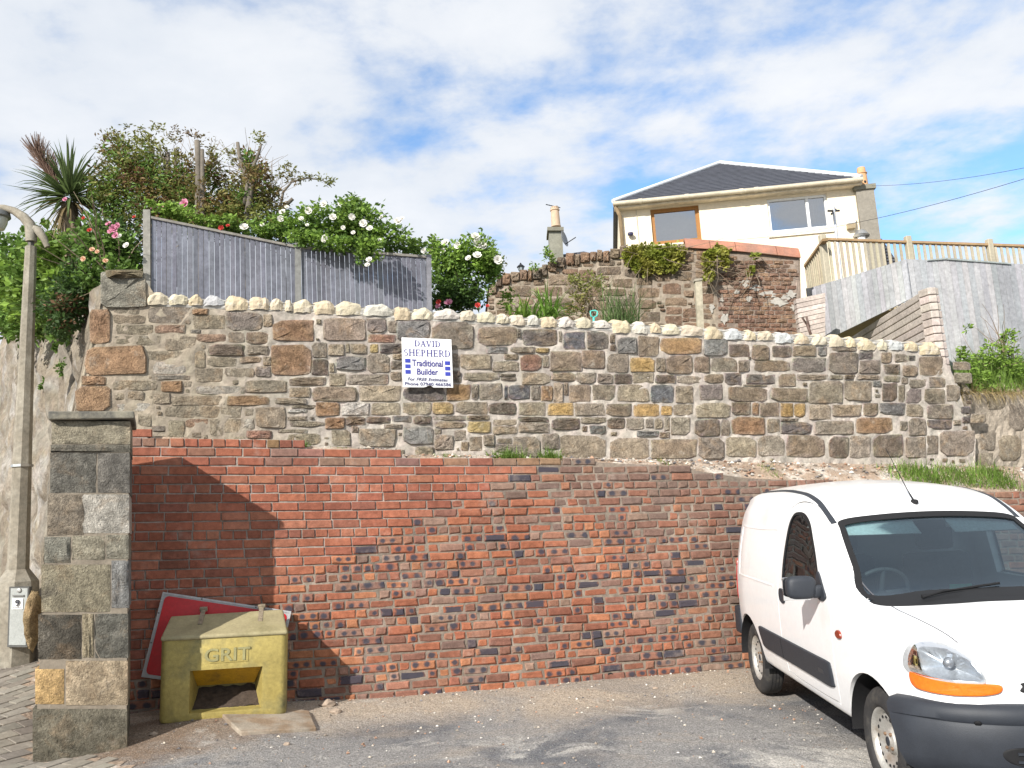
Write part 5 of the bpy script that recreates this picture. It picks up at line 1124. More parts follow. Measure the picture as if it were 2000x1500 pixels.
patch('grille', grp, hit_front, MBLACK, van, off=.004)
for zz_ in (.655, .675, .692): ribbon('grille_bar', [(y, zz_) for y in np.linspace(-.34, .34, 20)], hit_front, .008, .014, MTRIM, van)
mb = MB(); q, nn_ = hit_front(0, .70); mb.add(*sup_ell((q.x + .012, 0, .70), (.012, .035, .045))); mb.build('front_emblem', mat('emblem_chrome', (.7, .7, .7), .15, metal=1, var=0), van, True, local=True)
mrefl = mat('headlamp_reflector', (.50, .52, .55), .28, metal=.7, var=.1, scale=8); mamb = mat('indicator_amber', (.75, .16, .012), .25, var=.15, scale=40, spec=.6)
for sg_ in (1, -1):
    P = [(sg_ * y, z) for y, z in HL]
    hl = patch('headlight', P, hit_front, mrefl, van, off=.008, heights=[.6, .5, -1.5, -4.5, -6.5, -8.0], rings=(1, .96, .90, .80, .55, .25))
    patch('headlight_lens', P, hit_front, MLENS, hl, off=.014, thick=False, rings=(1, .9, .7, .4, .15), heights=[.6, .9, 1, 1, 1])
    q, nn_ = hit_front(sg_ * .64, .785); mb = MB(); mb.lathe([(.022, -.005), (.03, -.03), (.012, -.035), (.001, -.03)], 14, M=Matrix.Translation(q - Vector((.015, 0, 0))) @ Matrix.Rotation(math.pi / 2, 4, 'Y')); mb.build('bulb_shield', mat('bulb_grey', (.35, .36, .38), .3, metal=.6), hl, True, local=True)
    patch('indicator', [(sg_ * y, z) for y, z in AMB], hit_front, mamb, van, off=.016, heights=[.4, .8, 1, 1, 1, 1])
    frame_strip('headlight_rim', smooth_poly([(sg_ * a, b_) for a, b_ in off_poly(HL, .010)], 6), smooth_poly(P, 6), hit_front, .008, mat('rim_grey', (.35, .36, .37), .4), van)
rb = MB(); rb.box((-3.22, -.70, .36), (-3.09, .70, .60), bev=.03); rb.build('rear_bumper', MTRIM, van, True, sharp=40, local=True)
for sg_ in (1, -1):
    rb = MB(); rb.box((-3.16, sg_ * .765 - .045, .36), (-2.96, sg_ * .765 + .035, .62), bev=.028); rb.build('bumper_corner', MTRIM, van, True, sharp=40, local=True)
    patch('tail_light', [(-3.04, .72), (-3.10, .72), (-3.10, 1.05), (-3.04, 1.05)], Hs if sg_ > 0 else Hs2, mat('tail_red', (.35, .02, .02), .25, var=.1), van, off=.008)
# wheels
rimc = mat('steel_rim', (.50, .485, .45), .42, var=.2, scale=9, metal=.55, col2=(.26, .19, .12), c2scale=5, c2lo=.55, c2hi=.75)
holem = MBLACK
for ax in (0.0, -2.6):
    for sg_ in (1, -1):
        wc = Matrix.Translation((ax, sg_ * (TRK - .085 + .0), .295)) @ Matrix.Rotation(-sg_ * math.pi / 2, 4, 'X')      # local z outwards
        if ax == 0: wc = wc @ Matrix.Rotation(math.radians(0), 4, 'Y')
        wh = bpy.data.objects.new('wheel', None); COL.objects.link(wh); wh.parent = van; wh.empty_display_size = .1
        mb = MB(); mb.lathe([(.180, .062), (.186, .076), (.205, .084), (.245, .086), (.275, .076), (.288, .062), (.2945, .045), (.295, .0), (.2945, -.045), (.288, -.065), (.26, -.08), (.2, -.08), (.18, -.06)], 48, M=wc, close=True); ty = mb.build('tyre', MRUB, wh, True, sharp=50, local=True)
        mb = MB()
        for gzz in (-.03, -.003, .026):
            mb = MB(); mb.lathe([(.2958, gzz - .003), (.2958, gzz + .003), (.29, gzz + .003), (.29, gzz - .003)], 48, M=wc, close=True); mb.build('tread_groove', MBLACK, wh, local=True)
        pass
        mb = MB(); mb.lathe([(.001, .050), (.03, .050), (.036, .044), (.06, .040), (.075, .022), (.105, .028), (.125, .046), (.138, .048), (.150, .030), (.158, .024), (.166, .050), (.176, .066), (.186, .070), (.188, .060), (.178, .0), (.178, -.05)], 48, M=wc); rm = mb.build('rim', rimc, wh, True, sharp=40, local=True)
        mb = MB(); mb.lathe([(.001, .054), (.024, .053), (.028, .048), (.030, .040)], 16, M=wc); mb.build('hub_cap', MTRIM, wh, True, local=True)
        for kk in range(16):
            a = 2 * math.pi * kk / 16; vs_, fs_ = sup_ell((0, 0, 0), (.0085, .0125, .004), (10, 6), 1.0); T = wc @ Matrix.Translation((.131 * math.cos(a), .131 * math.sin(a), .0478)) @ Matrix.Rotation(a, 4, 'Z'); hv = MB(); hv.add([T @ v for v in vs_], fs_); hv.build('vent_hole', MBLACK, wh, True, local=True)
        for kk in range(4):
            a = 2 * math.pi * (kk + .4) / 4; mb = MB(); mb.lathe([(.010, .036), (.010, .050), (.006, .053), (.001, .053)], 6, M=wc @ Matrix.Translation((.052 * math.cos(a), .052 * math.sin(a), 0))); mb.build('wheel_bolt', mat('bolt_rust', (.22, .14, .09), .6, metal=.4), wh, local=True)
        mb = MB(); w2 = Matrix.Translation((ax, 0, .235)) @ Matrix.Rotation(-sg_ * math.pi / 2, 4, 'X'); AN = np.linspace(math.radians(-8), math.radians(188), 31); mb.add([Vector((ax + .369 * math.cos(a), sg_ * yy, .235 + .369 * math.sin(a))) for yy in (.515, .80) for a in AN], [(k_, k_ + 1, 32 + k_, 31 + k_) for k_ in range(30)]); mb.build('arch_liner', MBLACK, van, True, local=True)
        mb = MB(); mb.lathe([(.001, .505), (.368, .505)], 40, M=w2); mb.f = [f for f in mb.f if sum(mb.v[i].z for i in f) / len(f) > .27 and len(f) == 4]; mb.build('arch_back', MBLACK, van, local=True)
mb = MB(); mb.box((-3.1, -.66, .20), (.45, .66, .235)); mb.build('underbody', MBLACK, van, local=True)
for ax in (0, -2.6): mb = MB(); mb.tube([(ax, -.62, .29), (ax, .62, .29)], .04, 8); mb.build('axle', MBLACK, van, local=True)
# wipers, scuttle, aerial
patch('scuttle', [(-.68, 1.008), (-.3, 1.022), (0, 1.025), (.3, 1.022), (.68, 1.008), (.70, 1.03), (.35, 1.045), (0, 1.05), (-.35, 1.045), (-.70, 1.03)], hit_front, MBLACK, van, off=.003)
for (p0, p1) in (((.46, 1.03), (-.04, 1.075)), ((-.12, 1.03), (-.60, 1.07))):
    q0, n0_ = hit_front(*p0); q1, n1_ = hit_front(*p1); mb = MB(); mb.tube([q0 + n0_ * .02, q0.lerp(q1, .3) + n0_ * .035, q0.lerp(q1, .55) + n1_ * .03], [.009, .007, .005], 6); wp = mb.build('wiper', MBLACK, van, local=True)
    a_, na_ = hit_front(lerp(p0[0], p1[0], .12), lerp(p0[1], p1[1], .3)); mb = MB(); pts = []
    for t in np.linspace(0, 1, 9): h_, hn = hit_front(lerp(lerp(p0[0], p1[0], .05), p1[0] - .05, t), lerp(1.040, p1[1] + .012, t)); pts.append(h_ + hn * .012)
    mb.tube(pts, .008, 6); mb.build('wiper_blade', MBLACK, wp, local=True)
q, nn_ = hit_top(-.98, .02); mb = MB(); mb.add(*sup_ell((q.x, q.y, q.z + .008), (.045, .018, .02), e=.8)); ab = mb.build('aerial_base', MBLACK, van, True, local=True)
mb = MB(); mb.tube([q + Vector((-.0, 0, .01)), q + Vector((-.05, .02, .10)), q + Vector((-.22, .07, .42))], [.008, .0035, .002], 6); mb.build('aerial_mast', MBLACK, ab, local=True)
# cab interior seen through the glass
MDASH = mat('dash_grey', (.05, .055, .06), .7, var=.1); MSEAT = mat('seat_cloth', (.06, .065, .075), .9, var=.25, scale=30)
mb = MB(); mb.box((-.78, -.70, .70), (-.26, .70, .98), bev=.05); mb.box((-.62, -.72, .93), (-.24, .72, 1.01), bev=.035); mb.build('dashboard', MDASH, van, True, sharp=40, local=True)
for sy in (.36, -.36):
    mb = MB(); mb.box((-1.52, sy - .25, .55), (-1.02, sy + .25, .70), bev=.05); mb.box((-1.62, sy - .24, .66), (-1.47, sy + .24, 1.20), bev=.06, M=Matrix.Translation((0, 0, 0))); st_ = mb.build('seat', MSEAT, van, True, sharp=40, local=True)
    mb = MB(); mb.box((-1.61, sy - .13, 1.22), (-1.50, sy + .13, 1.40), bev=.04); mb.build('headrest', MSEAT, st_, True, sharp=40, local=True)
mb = MB(); MM = Matrix.Translation((-.86, .36, .99)) @ Matrix.Rotation(math.radians(-62), 4, 'Y'); 
mb.tube([MM @ Vector((.185 * math.cos(a), .185 * math.sin(a), 0)) for a in np.linspace(0, 2 * math.pi, 33)], .015, 8, cap=False); swh = mb.build('steering_wheel', mat('wheel_grey', (.10, .105, .11), .5), van, True, local=True)
mb = MB(); mb.tube([MM @ Vector((-.18, 0, 0)), MM @ Vector((0, 0, -.02)), MM @ Vector((.18, 0, 0))], .016, 6); mb.tube([MM @ Vector((0, -.18, 0)), MM @ Vector((0, 0, -.02))], .016, 6); mb.tube([MM @ Vector((0, 0, -.02)), MM @ Vector((0, 0, -.2))], .03, 8); mb.build('wheel_spokes', MDASH, swh, True, local=True)
for sy in (.34, -.34):
    P = []
    for (yy, zt_) in ((sy - .23, 0), (sy + .23, 0), (sy + .23, 1), (sy - .23, 1)): h_, hn = hit_front(yy, 1.505 - .105 * (1 - zt_)); P.append(h_ + Vector((-.05, 0, 0)))
    mb = MB(); mb.prism(P, Vector((-.016, 0, -.008))); o = mb.build('sun_visor', mat('visor_pale', (.80, .88, .84), .8, var=.04), van, local=True); fix_normals(o); bv = o.modifiers.new('b', 'BEVEL'); bv.width = .006; bv.segments = 2
mb = MB(); h_, hn = hit_front(0, 1.475); mb.add(*sup_ell((h_.x - .07, 0, 1.455), (.018, .11, .035), e=.5)); mb.build('rear_view_mirror', MBLACK, van, True, local=True)
mb = MB(); mb.box((-.415, -.03, 1.035), (-.405, .11, 1.075), bev=.003); mb.build('green_tag', mat('tag_green', (.05, .62, .32), .5, var=.1), van, local=True)

# the body sits a little higher on its wheels and is slightly flatter than drawn: settle everything but wheels and axles
def settle(o):
    for c in o.children:
        if c.name.startswith(('wheel', 'axle')) and not c.name.startswith('wheel_spokes'): continue
        if c.type == 'MESH':
            for v in c.data.vertices: v.co.z = .10 + .93 * v.co.z
        settle(c)
settle(van)
# ------------------------------------------------------------------ raised garden behind the stone wall
gt = []; gfaces = []
for i in range(41):
    for j in range(31):
        a = lerp(.1, 14, i / 40); b_ = -.33 - 34 * (j / 30) ** 2.0; p = STONEP.pt(a, 0, b_); base = itp([STONEP.st(u, coping_v(u)) for u in (190, 600, 1000, 1400, 1840, 2200)], a) - .22
        gt.append(Vector((p.x, p.y, base + .055 * min(30, -b_ - .33) + .03 * hash2(p.x, p.y))))
for i in range(40):
    for j in range(30): q = i * 31 + j; gfaces.append((q, q + 31, q + 32, q + 1))
tag(mesh_obj('garden_terrace', gt, gfaces, mat('garden_soil', (.15, .11, .07), .95, var=.3, scale=3, coords='World', col2=(.10, .14, .04), c2scale=1.5), smooth=True), kind='structure')

# ------------------------------------------------------------------ left close-board fence
FP = VPlane(STONEP.pt(0, 0, -.42), STONEP.pt(8, 0, -.42))
MGREYW = mat('grey_timber', (.36, .37, .41), .85, var=.25, scale=2.2, bump=.35, bscale=60, attr=True, coords='World', fine=.25)
fence = thing('board_fence', 'grey close-board timber fence panel standing behind the stone coping', 'fence', FP.px(560, 600))
ftop = lambda u: float(np.interp(u, [286, 578, 590, 838], [424, 483, 485, 503]))
u = 296.0
while u < 836:
    w = random.uniform(9.2, 10.8) * (1 - .05 * (u > 600))
    if True:
        a0, _ = FP.st(u, 520); a1, _ = FP.st(u + w - .9, 520); zt0 = FP.st(u, ftop(u))[1]; zt1 = FP.st(u + w, ftop(u + w))[1]; zb = FP.st(u, 640)[1]
        t0, t1 = random.uniform(.013, .018), random.uniform(.005, .008)
        vs = [FP.pt(a, z, o_) for z, zz0 in ((zb, 0), (None, 1)) for a, o_, k in ((a0, t0, 0), (a1, t1, 1), (a1, -.004, 1), (a0, -.004, 0)) for z in [zb if zz0 == 0 else (zt0 if k == 0 else zt1)]]
        c = jit((.165, .17, .20), .16); mesh_obj('board', vs, [(0, 1, 5, 4), (1, 2, 6, 5), (2, 3, 7, 6), (3, 0, 4, 7), (4, 5, 6, 7), (3, 2, 1, 0)], MGREYW, fence, cols=[c] * 8)
    u += w
def post(uc, vt, wpx, plane, off, c, parent, vb=640, th=.07):
    mb = MB(); P = [plane.px(uc - wpx / 2, vt, off), plane.px(uc + wpx / 2, vt, off), plane.px(uc + wpx / 2 + 1, vb, off), plane.px(uc - wpx / 2 + 1, vb, off)]; mb.prism(P, -plane.n * th, c); o = mb.build('post', MGREYW, parent); return fix_normals(o)
post(286, 409, 14, FP, .035, (.26, .25, .22), fence); post(582, 474, 12, FP, .035, (.19, .19, .18), fence); post(838, 497, 9, FP, .03, (.20, .20, .22), fence)
for (ua, ub) in ((294, 577), (588, 836)):
    mb = MB(); mb.prism([FP.px(ua, ftop(ua) - 4, .028), FP.px(ub, ftop(ub) - 4, .028), FP.px(ub, ftop(ub) + .5, .028), FP.px(ua, ftop(ua) + .5, .028)], -FP.n * .05, (.23, .215, .19)); fix_normals(mb.build('capping_rail', MGREYW, fence))
for vv_ in (590,):
    mb = MB(); mb.prism([FP.px(294, vv_ + 20, -.006), FP.px(836, vv_ + 40, -.006), FP.px(836, vv_ + 48, -.006), FP.px(294, vv_ + 28, -.006)], -FP.n * .04, (.3, .3, .3)); fix_normals(mb.build('back_rail', MGREYW, fence))

# ------------------------------------------------------------------ old garden wall with half-round tile coping
GP = VPlane(at(950, 600, 12.6), at(1566, 600, 12.0))
gw = thing('garden_wall', 'old brown rubble and brick garden wall with terracotta ridge coping', 'wall', GP.px(1250, 640))
gtop = [(946, 600), (952, 566), (985, 535), (1040, 528), (1075, 515), (1110, 499), (1200, 490), (1216, 484), (1340, 476), (1450, 484), (1562, 496)]
gtopv = lambda u: float(np.interp(u, [p[0] for p in gtop], [p[1] for p in gtop]))
def gw_col(u, v): return jit((.27, .225, .175) if u < 1400 else (.23, .185, .15), .14)
slab('wall_mortar', GP, gtop + [(1567, 690), (946, 690)], .4, MMORTAR, gw, step=.09, colf=gw_col, bulge=.008)
def pack(region, sizes, n, okf, seed):
    r = random.Random(seed); x0, y0, x1, y1 = region; oc = np.zeros((int(y1 - y0) * 2 + 8, int(x1 - x0) * 2 + 8), bool); out = []
    for (wl_, wh, hl, hh) in sizes:
        for _ in range(n):
            w = r.uniform(wl_, wh); h = r.uniform(hl, hh); u = r.uniform(x0, x1 - w); v = r.uniform(y0, y1 - h)
            if not okf(u, v, w, h): continue
            a, b_, c, d = int((v - y0) * 2), int((v + h - y0) * 2) + 2, int((u - x0) * 2), int((u + w - x0) * 2) + 2
            if oc[a:b_, c:d].any(): continue
            oc[a:b_, c:d] = True; out.append((u, v, u + w, v + h))
    return out
MGW = stone_material('garden_wall_stone')
for (x0, y0, x1, y1) in pack((950, 478, 1400, 650), ((30, 52, 13, 22), (20, 34, 9, 15), (11, 22, 6, 11), (7, 13, 4, 7)), 5000, lambda u, v, w, h: v > gtopv(u) + (16 if u < 1216 else 3) and v > gtopv(u + w) + (16 if u < 1216 else 3), 4):
    vs, fs = stone_geo(x0, y0, x1, y1, random.uniform(.006, .022), GP, n=10); c = jit(random.choice([(.26, .185, .13), (.235, .175, .125), (.28, .20, .14), (.21, .165, .125), (.30, .24, .175), (.25, .165, .115)]), .14); mesh_obj('stone', vs, fs, MGW, gw, smooth=True, cols=[c] * len(vs), sharp=40)
u = 956.0                                                       # stones set on edge along the top
while u < 1212:
    w = random.uniform(9, 19); v = gtopv(u + w / 2); vs, fs = stone_geo(u, v - random.uniform(1, 5), u + w - 1, v + random.uniform(15, 22), .05, GP, n=10, sq=6); c = jit(random.choice([(.27, .19, .13), (.30, .195, .13), (.22, .17, .13), (.31, .24, .17)]), .12)
    mesh_obj('coping_stone', vs, fs, MGW, gw, smooth=True, cols=[c] * len(vs), sharp=40); u += w
row = 0; v = 500.0
while v < 650:
    u = 1402 + (row % 2) * 10
    while u < 1562:
        w = 20.5 + random.uniform(-2, 2); 
        if v > gtopv(u) + 15 and random.random() < .94 and u + w < 1566:
            vs, fs = stone_geo(u + .5, v + .4, u + w - .5, v + 7.6, random.uniform(.006, .02), GP, n=8, sq=8); c = jit(random.choice([(.27, .16, .11), (.24, .145, .105), (.21, .14, .105), (.29, .19, .13)]), .14); mesh_obj('brick', vs, fs, MGW, gw, cols=[c] * len(vs))
        u += w
    v += 8.2; row += 1
MLIME = mat('lime_patch', (.34, .32, .285), .95, var=.2, scale=4, bump=.6, coords='World')
for (cu, cv, ru, rv) in ((1500, 575, 16, 7), (1478, 562, 12, 8), (1520, 590, 20, 8), (1455, 552, 11, 9), (1545, 575, 12, 7), (1462, 583, 7, 6), (1415, 622, 8, 12), (1552, 600, 10, 7), (1533, 582, 9, 6), (1390, 600, 6, 10), (1410, 585, 5, 4), (1440, 570, 6, 5)):
    n = 20; vs = [GP.px(cu + ru * math.cos(6.283 * k / n) * random.uniform(.45, 1.25), cv + rv * math.sin(6.283 * k / n) * random.uniform(.45, 1.3), .020) for k in range(n)]; mb = MB(); mb.prism(vs, -GP.n * .03); fix_normals(mb.build('lime_patch', MLIME, gw))
MTERRA = mat('terracotta', (.36, .165, .11), .8, var=.2, scale=5, bump=.3, coords='World', col2=(.28, .15, .11), c2scale=3)
for (ua, ub) in ((1338, 1386), (1387, 1436), (1437, 1516), (1517, 1562)):
    A = GP.px(ua, gtopv(ua) + 4, 0) - GP.n * .14; B_ = GP.px(ub, gtopv(ub) + 4, 0) - GP.n * .14; ax_ = (B_ - A).normalized(); up_ = Vector((0, 0, 1)); sd = ax_.cross(up_).normalized(); vs = []; n = 12
    for P_, k in ((A, 0), (B_, 1)):
        for ro in (.20, .165):
            for j in range(n + 1): a = math.pi * j / n; vs.append(P_ + sd * (ro * math.cos(a)) + up_ * (ro * .95 * math.sin(a) - .04))
    m_ = n + 1; fs = []
    for j in range(n): fs += [(j, j + 1, 2 * m_ + j + 1, 2 * m_ + j), (m_ + j + 1, m_ + j, 3 * m_ + j, 3 * m_ + j + 1), (j + 1, j, m_ + j, m_ + j + 1), (2 * m_ + j, 2 * m_ + j + 1, 3 * m_ + j + 1, 3 * m_ + j)]
    fs += [(0, 2 * m_, 3 * m_, m_), (n, m_ + n, 3 * m_ + n, 2 * m_ + n)]; fix_normals(mesh_obj('ridge_tile', vs, fs, MTERRA, gw, smooth=True, sharp=50))
tp = thing('timber_post', 'short weathered timber post standing in front of the garden wall', 'post', at(1366, 640, 10.6)); TPP = VPlane((0, 10.6), (5, 10.6)); mb = MB(); mb.prism([TPP.px(1358, 548), TPP.px(1371, 546), TPP.px(1376, 660), TPP.px(1364, 660)], Vector((0, .07, 0)), (.40, .36, .27)); fix_normals(mb.build('post', MGREYW, tp))
mb = MB(); mb.prism([TPP.px(1356.5, 545, .012), TPP.px(1372.5, 543, .012), TPP.px(1372.5, 547, .012), TPP.px(1356.5, 549, .012)], Vector((0, .10, 0)), (.33, .30, .24)); fix_normals(mb.build('post_cap', MGREYW, tp))

# ------------------------------------------------------------------ garden lantern on the old wall
lt = thing('garden_lantern', 'small black lantern standing on the old garden wall', 'lantern', GP.px(1018, 534, -.1)); T = Matrix.Translation(GP.px(1018, 534, -.15)); pxm = 12.5 / FPX; MIRON = mat('black_iron', (.015, .015, .017), .5)
mb = MB(); mb.lathe([(.05, -.15), (.02, -.12), (.018, 2 * pxm), (.035, 3 * pxm), (.02, 4 * pxm), (.032, 6 * pxm)], 12, M=T); mb.build('stem', MIRON, lt, True, sharp=40)
mb = MB(); mb.lathe([(.03, 6 * pxm), (.046, 14 * pxm), (.001, 14.2 * pxm)], 6, M=T); mb.build('glass', mat('lantern_glass', (.35, .40, .42), .2, spec=.6), lt)
mb = MB()
for k in range(6): a = k * math.pi / 3; mb.tube([T @ Vector((.032 * math.cos(a), .032 * math.sin(a), 6 * pxm)), T @ Vector((.049 * math.cos(a), .049 * math.sin(a), 14 * pxm))], .005, 5)
mb.build('cage', MIRON, lt)
mb = MB(); mb.lathe([(.062, 13.6 * pxm), (.055, 15 * pxm), (.03, 18 * pxm), (.012, 20 * pxm), (.014, 21.5 * pxm), (.001, 23 * pxm)], 12, M=T); mb.build('cap', MIRON, lt, True, sharp=40)

# ------------------------------------------------------------------ concrete log retaining wall and deck railing on the right
MLOG = mat('log_concrete', (.40, .345, .30), .9, var=.22, scale=3, bump=.7, bscale=40, attr=True, coords='World', fine=.25)
CP = Vector((*at(1820, 620, 9.95).xy, 0))
lwall = thing('log_wall', 'stepped retaining wall of pale timber-look concrete logs beside the plank fence', 'wall', (CP.x, CP.y, 1.9))
LS = VPlane(CP, CP + Vector((1, .32, 0))); d_side = Vector((.05, 1, 0)).normalized()       # front return and the long side running back
ztop = LS.px(1820, 561).z; zbot = LS.px(1845, 775).z; nlog = 14; hlog = (ztop - zbot) / nlog
for k in range(nlog):
    z0 = zbot + k * hlog + .004; z1 = zbot + (k + 1) * hlog - .004; wd = .155 + random.uniform(-.004, .004) + .020 * (nlog - k) / nlog
    mb = MB(); mb.prism([CP + Vector((0, 0, z0)) - LS.n * -.0, CP + LS.d * wd + Vector((0, 0, z0)), CP + LS.d * wd + Vector((0, 0, z1)), CP + Vector((0, 0, z1))], -LS.n * .16, jit((.42, .365, .325), .1)); o = fix_normals(mb.build('end_log', MLOG, lwall)); bv = o.modifiers.new('b', 'BEVEL'); bv.width = .010; bv.segments = 2
    ln = 3.6; mb = MB(); A = CP + d_side * .0 + Vector((-.004, .0, 0)); mb.prism([A + Vector((0, 0, z0)), A + d_side * ln + Vector((0, 0, z0)), A + d_side * ln + Vector((0, 0, z1)), A + Vector((0, 0, z1))], Vector((.10, 0, 0)), jit((.46, .40, .355), .1)); o = fix_normals(mb.build('side_log', MLOG, lwall)); bv = o.modifiers.new('b', 'BEVEL'); bv.width = .010; bv.segments = 2  # side logs coloured paler than the end logs to offset their dimmer light
for k in range(9):                                              # the logs show again beyond the foot of the plank fence
    mb = MB(); v0 = 578 + k * 9.5; v1 = v0 + 8.6; BP_ = VPlane(at(1552, 600, 11.75), at(1612, 600, 11.5)); mb.prism([BP_.px(1555 + k * 1.2, v0 + 6), BP_.px(1612, v0 - 6), BP_.px(1612, v1 - 6), BP_.px(1555 + k * 1.2, v1 + 6)], Vector((0, .12, 0)), jit((.42, .365, .325), .1)); fix_normals(mb.build('back_log', MLOG, lwall))
MPLANK = mat('silver_planks', (.5, .5, .5), .85, var=.18, scale=2.5, bump=.3, bscale=50, attr=True, coords='World', fine=.22, col2=(.17, .16, .16), c2scale=22, c2lo=.70, c2hi=.76)
pf_ = thing('plank_fence', 'tall silvery vertical plank fence stepping down below the deck railing', 'fence', at(1800, 740, 11.0))
P1 = VPlane(at(1770, 560, 11.0), at(1580, 560, 12.5)); P1.d = (P1.B - P1.A).normalized(); P1.n = Vector((-P1.d.y, P1.d.x, 0))
if P1.n.y > 0: P1.n = -P1.n
P2 = VPlane(at(1770, 560, 11.0), at(2010, 560, 11.45))
def planks(plane, ua, ub, wpx, topf, botf, th=.02, cset=((.36, .36, .375), (.31, .315, .33), (.39, .39, .395))):
    u = ua; sgn = 1 if ub > ua else -1
    while (u - ub) * sgn < 0:
        w = wpx * random.uniform(.92, 1.08); u2 = u + sgn * w; um = (u + u2) / 2; off = random.uniform(-.002, .003)
        lo, hi = min(u, u2) + .35, max(u, u2) - .35
        P = [plane.px(lo, topf(lo), off), plane.px(hi, topf(hi), off), plane.px(hi + (botf(hi) - topf(hi)) * .125, botf(hi), off), plane.px(lo + (botf(lo) - topf(lo)) * .125, botf(lo), off)]
        a = [(p - plane.A).dot(plane.d) for p in P]; P[3] = plane.pt(a[0], P[3].z, off); P[2] = plane.pt(a[1], P[2].z, off)
        mb = MB(); mb.prism(P, -plane.n * th, jit(random.choice(cset), .08)); fix_normals(mb.build('plank', MPLANK, pf_)); u = u2
planks(P1, 1769, 1576, 9.6, lambda u: float(np.interp(u, [1580, 1770], [563, 506])), lambda u: float(np.interp(u, [1600, 1780], [664, 578])))
planks(P2, 1771, 2120, 11.6, lambda u: float(np.interp(u, [1770, 1815, 1845, 1980, 2120], [506, 508, 504, 515, 520])), lambda u: 800)
mb = MB(); mb.prism([P2.px(1812, 507, .02), P2.px(1846, 503, .02), P2.px(1975, 513.5, .02), P2.px(1975, 516, .02), P2.px(1846, 506.5, .02), P2.px(1812, 509, .02)], -P2.n * .05, (.3, .33, .32)); fix_normals(mb.build('capping', MPLANK, pf_))
MDECK = mat('new_timber', (.58, .45, .26), .7, var=.15, scale=3, attr=True, coords='World', fine=.15)
deck = thing('deck_railing', 'pale new timber deck railing with square balusters above the plank fence', 'railing', at(1780, 560, 12.8))
D1 = VPlane(at(1606, 500, 12.7), at(2010, 500, 13.3)); D2 = VPlane(at(1606, 500, 12.7), at(1568, 500, 14.1)); D2.n = -D2.n if D2.n.x > 0 else D2.n
rail = lambda u: float(np.interp(u, [1606, 1775, 1935, 2110], [465, 470, 475.5, 482]))
def stick(plane, u, vt, vb, wpx, th, c, name, off=0.0):
    a, zt = plane.st(u, vt); zb = plane.st(u + (vb - vt) * .14, vb)[1]; hw = wpx / 2 * 12.8 / FPX; mb = MB(); mb.prism([plane.pt(a - hw, zt, off), plane.pt(a + hw, zt, off), plane.pt(a + hw, zb, off), plane.pt(a - hw, zb, off)], -plane.n * th, c); return fix_normals(mb.build(name, MDECK, deck))
for u, vt in ((1606, 458), (1773, 461), (1932, 467), (2095, 474)):
    o = stick(D1, u, vt, 600, 12.5, .09, (.40, .36, .27), 'post', .03); bv = o.modifiers.new('b', 'BEVEL'); bv.width = .012
u = 1619.0
while u < 2110:
    if all(abs(u - q) > 8 for q in (1606, 1773, 1932, 2095)): stick(D1, u, rail(u) + 2, 600, 5.0, .022, jit((.43, .38, .285), .1), 'baluster')
    u += 11.6
def beam(plane, ua, ub, f, h, th, c, name, off=.02):
    mb = MB(); mb.prism([plane.px(ua, f(ua), off), plane.px(ub, f(ub), off), plane.px(ub, f(ub) + h, off), plane.px(ua, f(ua) + h, off)], -plane.n * th, c); return fix_normals(mb.build(name, MDECK, deck))
beam(D1, 1608, 2110, lambda u: rail(u) - 1, 4.2, .085, (.36, .24, .13), 'handrail')
r2 = lambda u: float(np.interp(u, [1570, 1606], [517, 466])); beam(D2, 1606, 1570, r2, 5, .085, (.36, .24, .13), 'handrail')
for k in range(1, 11):
    u = lerp(1604, 1570, (k / 10.5) ** .9); a, zt = D2.st(u, r2(u) + 3); mb = MB(); zb = zt - 1.15; mb.prism([D2.pt(a - .02, zt), D2.pt(a + .02, zt), D2.pt(a + .02, zb), D2.pt(a - .02, zb)], -D2.n * .04, jit((.40, .35, .255), .1)); fix_normals(mb.build('baluster', MDECK, deck))
mb = MB(); mb.prism([D1.px(1600, 600, -.1), D1.px(2110, 600, -.1), D1.px(2110, 606, -.1), D1.px(1600, 606, -.1)], Vector((0, 2.2, 0)), (.45, .36, .22)); fix_normals(mb.build('deck_boards', MDECK, deck))

# ------------------------------------------------------------------ the cream house
HL_, HR_ = at(1207, 500, 21.6), at(1669, 500, 21.0); HP = VPlane(HL_, HR_)
house = thing('cream_house', 'cream rendered house with slate hipped roof behind the garden wall', 'house', HP.px(1440, 600))
MHW = mat('cream_harling', (.80, .70, .54), .9, var=.06, scale=2, bump=.5, bscale=16, coords='World', fine=.06, bdist=.03)
wallv = [HP.px(1207, 404), HP.px(1440, 380), HP.px(1669, 357), HP.px(1705, 640), HP.px(1225, 640)]
aL, aR = (wallv[0] - HP.A).dot(HP.d), (wallv[2] - HP.A).dot(HP.d); zT0, zT1 = wallv[0].z, wallv[2].z; zTm = (zT0 + zT1) / 2; zB = wallv[4].z - 1.5
mb = MB(); mb.prism([HP.pt(aL, zB), HP.pt(aR, zB), HP.pt(aR, zTm), HP.pt(aL, zTm)], -HP.n * 7.0); hw = fix_normals(mb.build('walls', MHW, house))
def hrect(u0, v0, u1, v1):
    a0 = (HP.px(u0, (v0 + v1) / 2) - HP.A).dot(HP.d); a1 = (HP.px(u1, (v0 + v1) / 2) - HP.A).dot(HP.d); uc = (u0 + u1) / 2; return a0, HP.px(uc, v1).z, a1, HP.px(uc, v0).z
W1 = hrect(1272.5, 404, 1368, 474); W2 = hrect(1500.5, 383, 1619, 449)
cuts = []
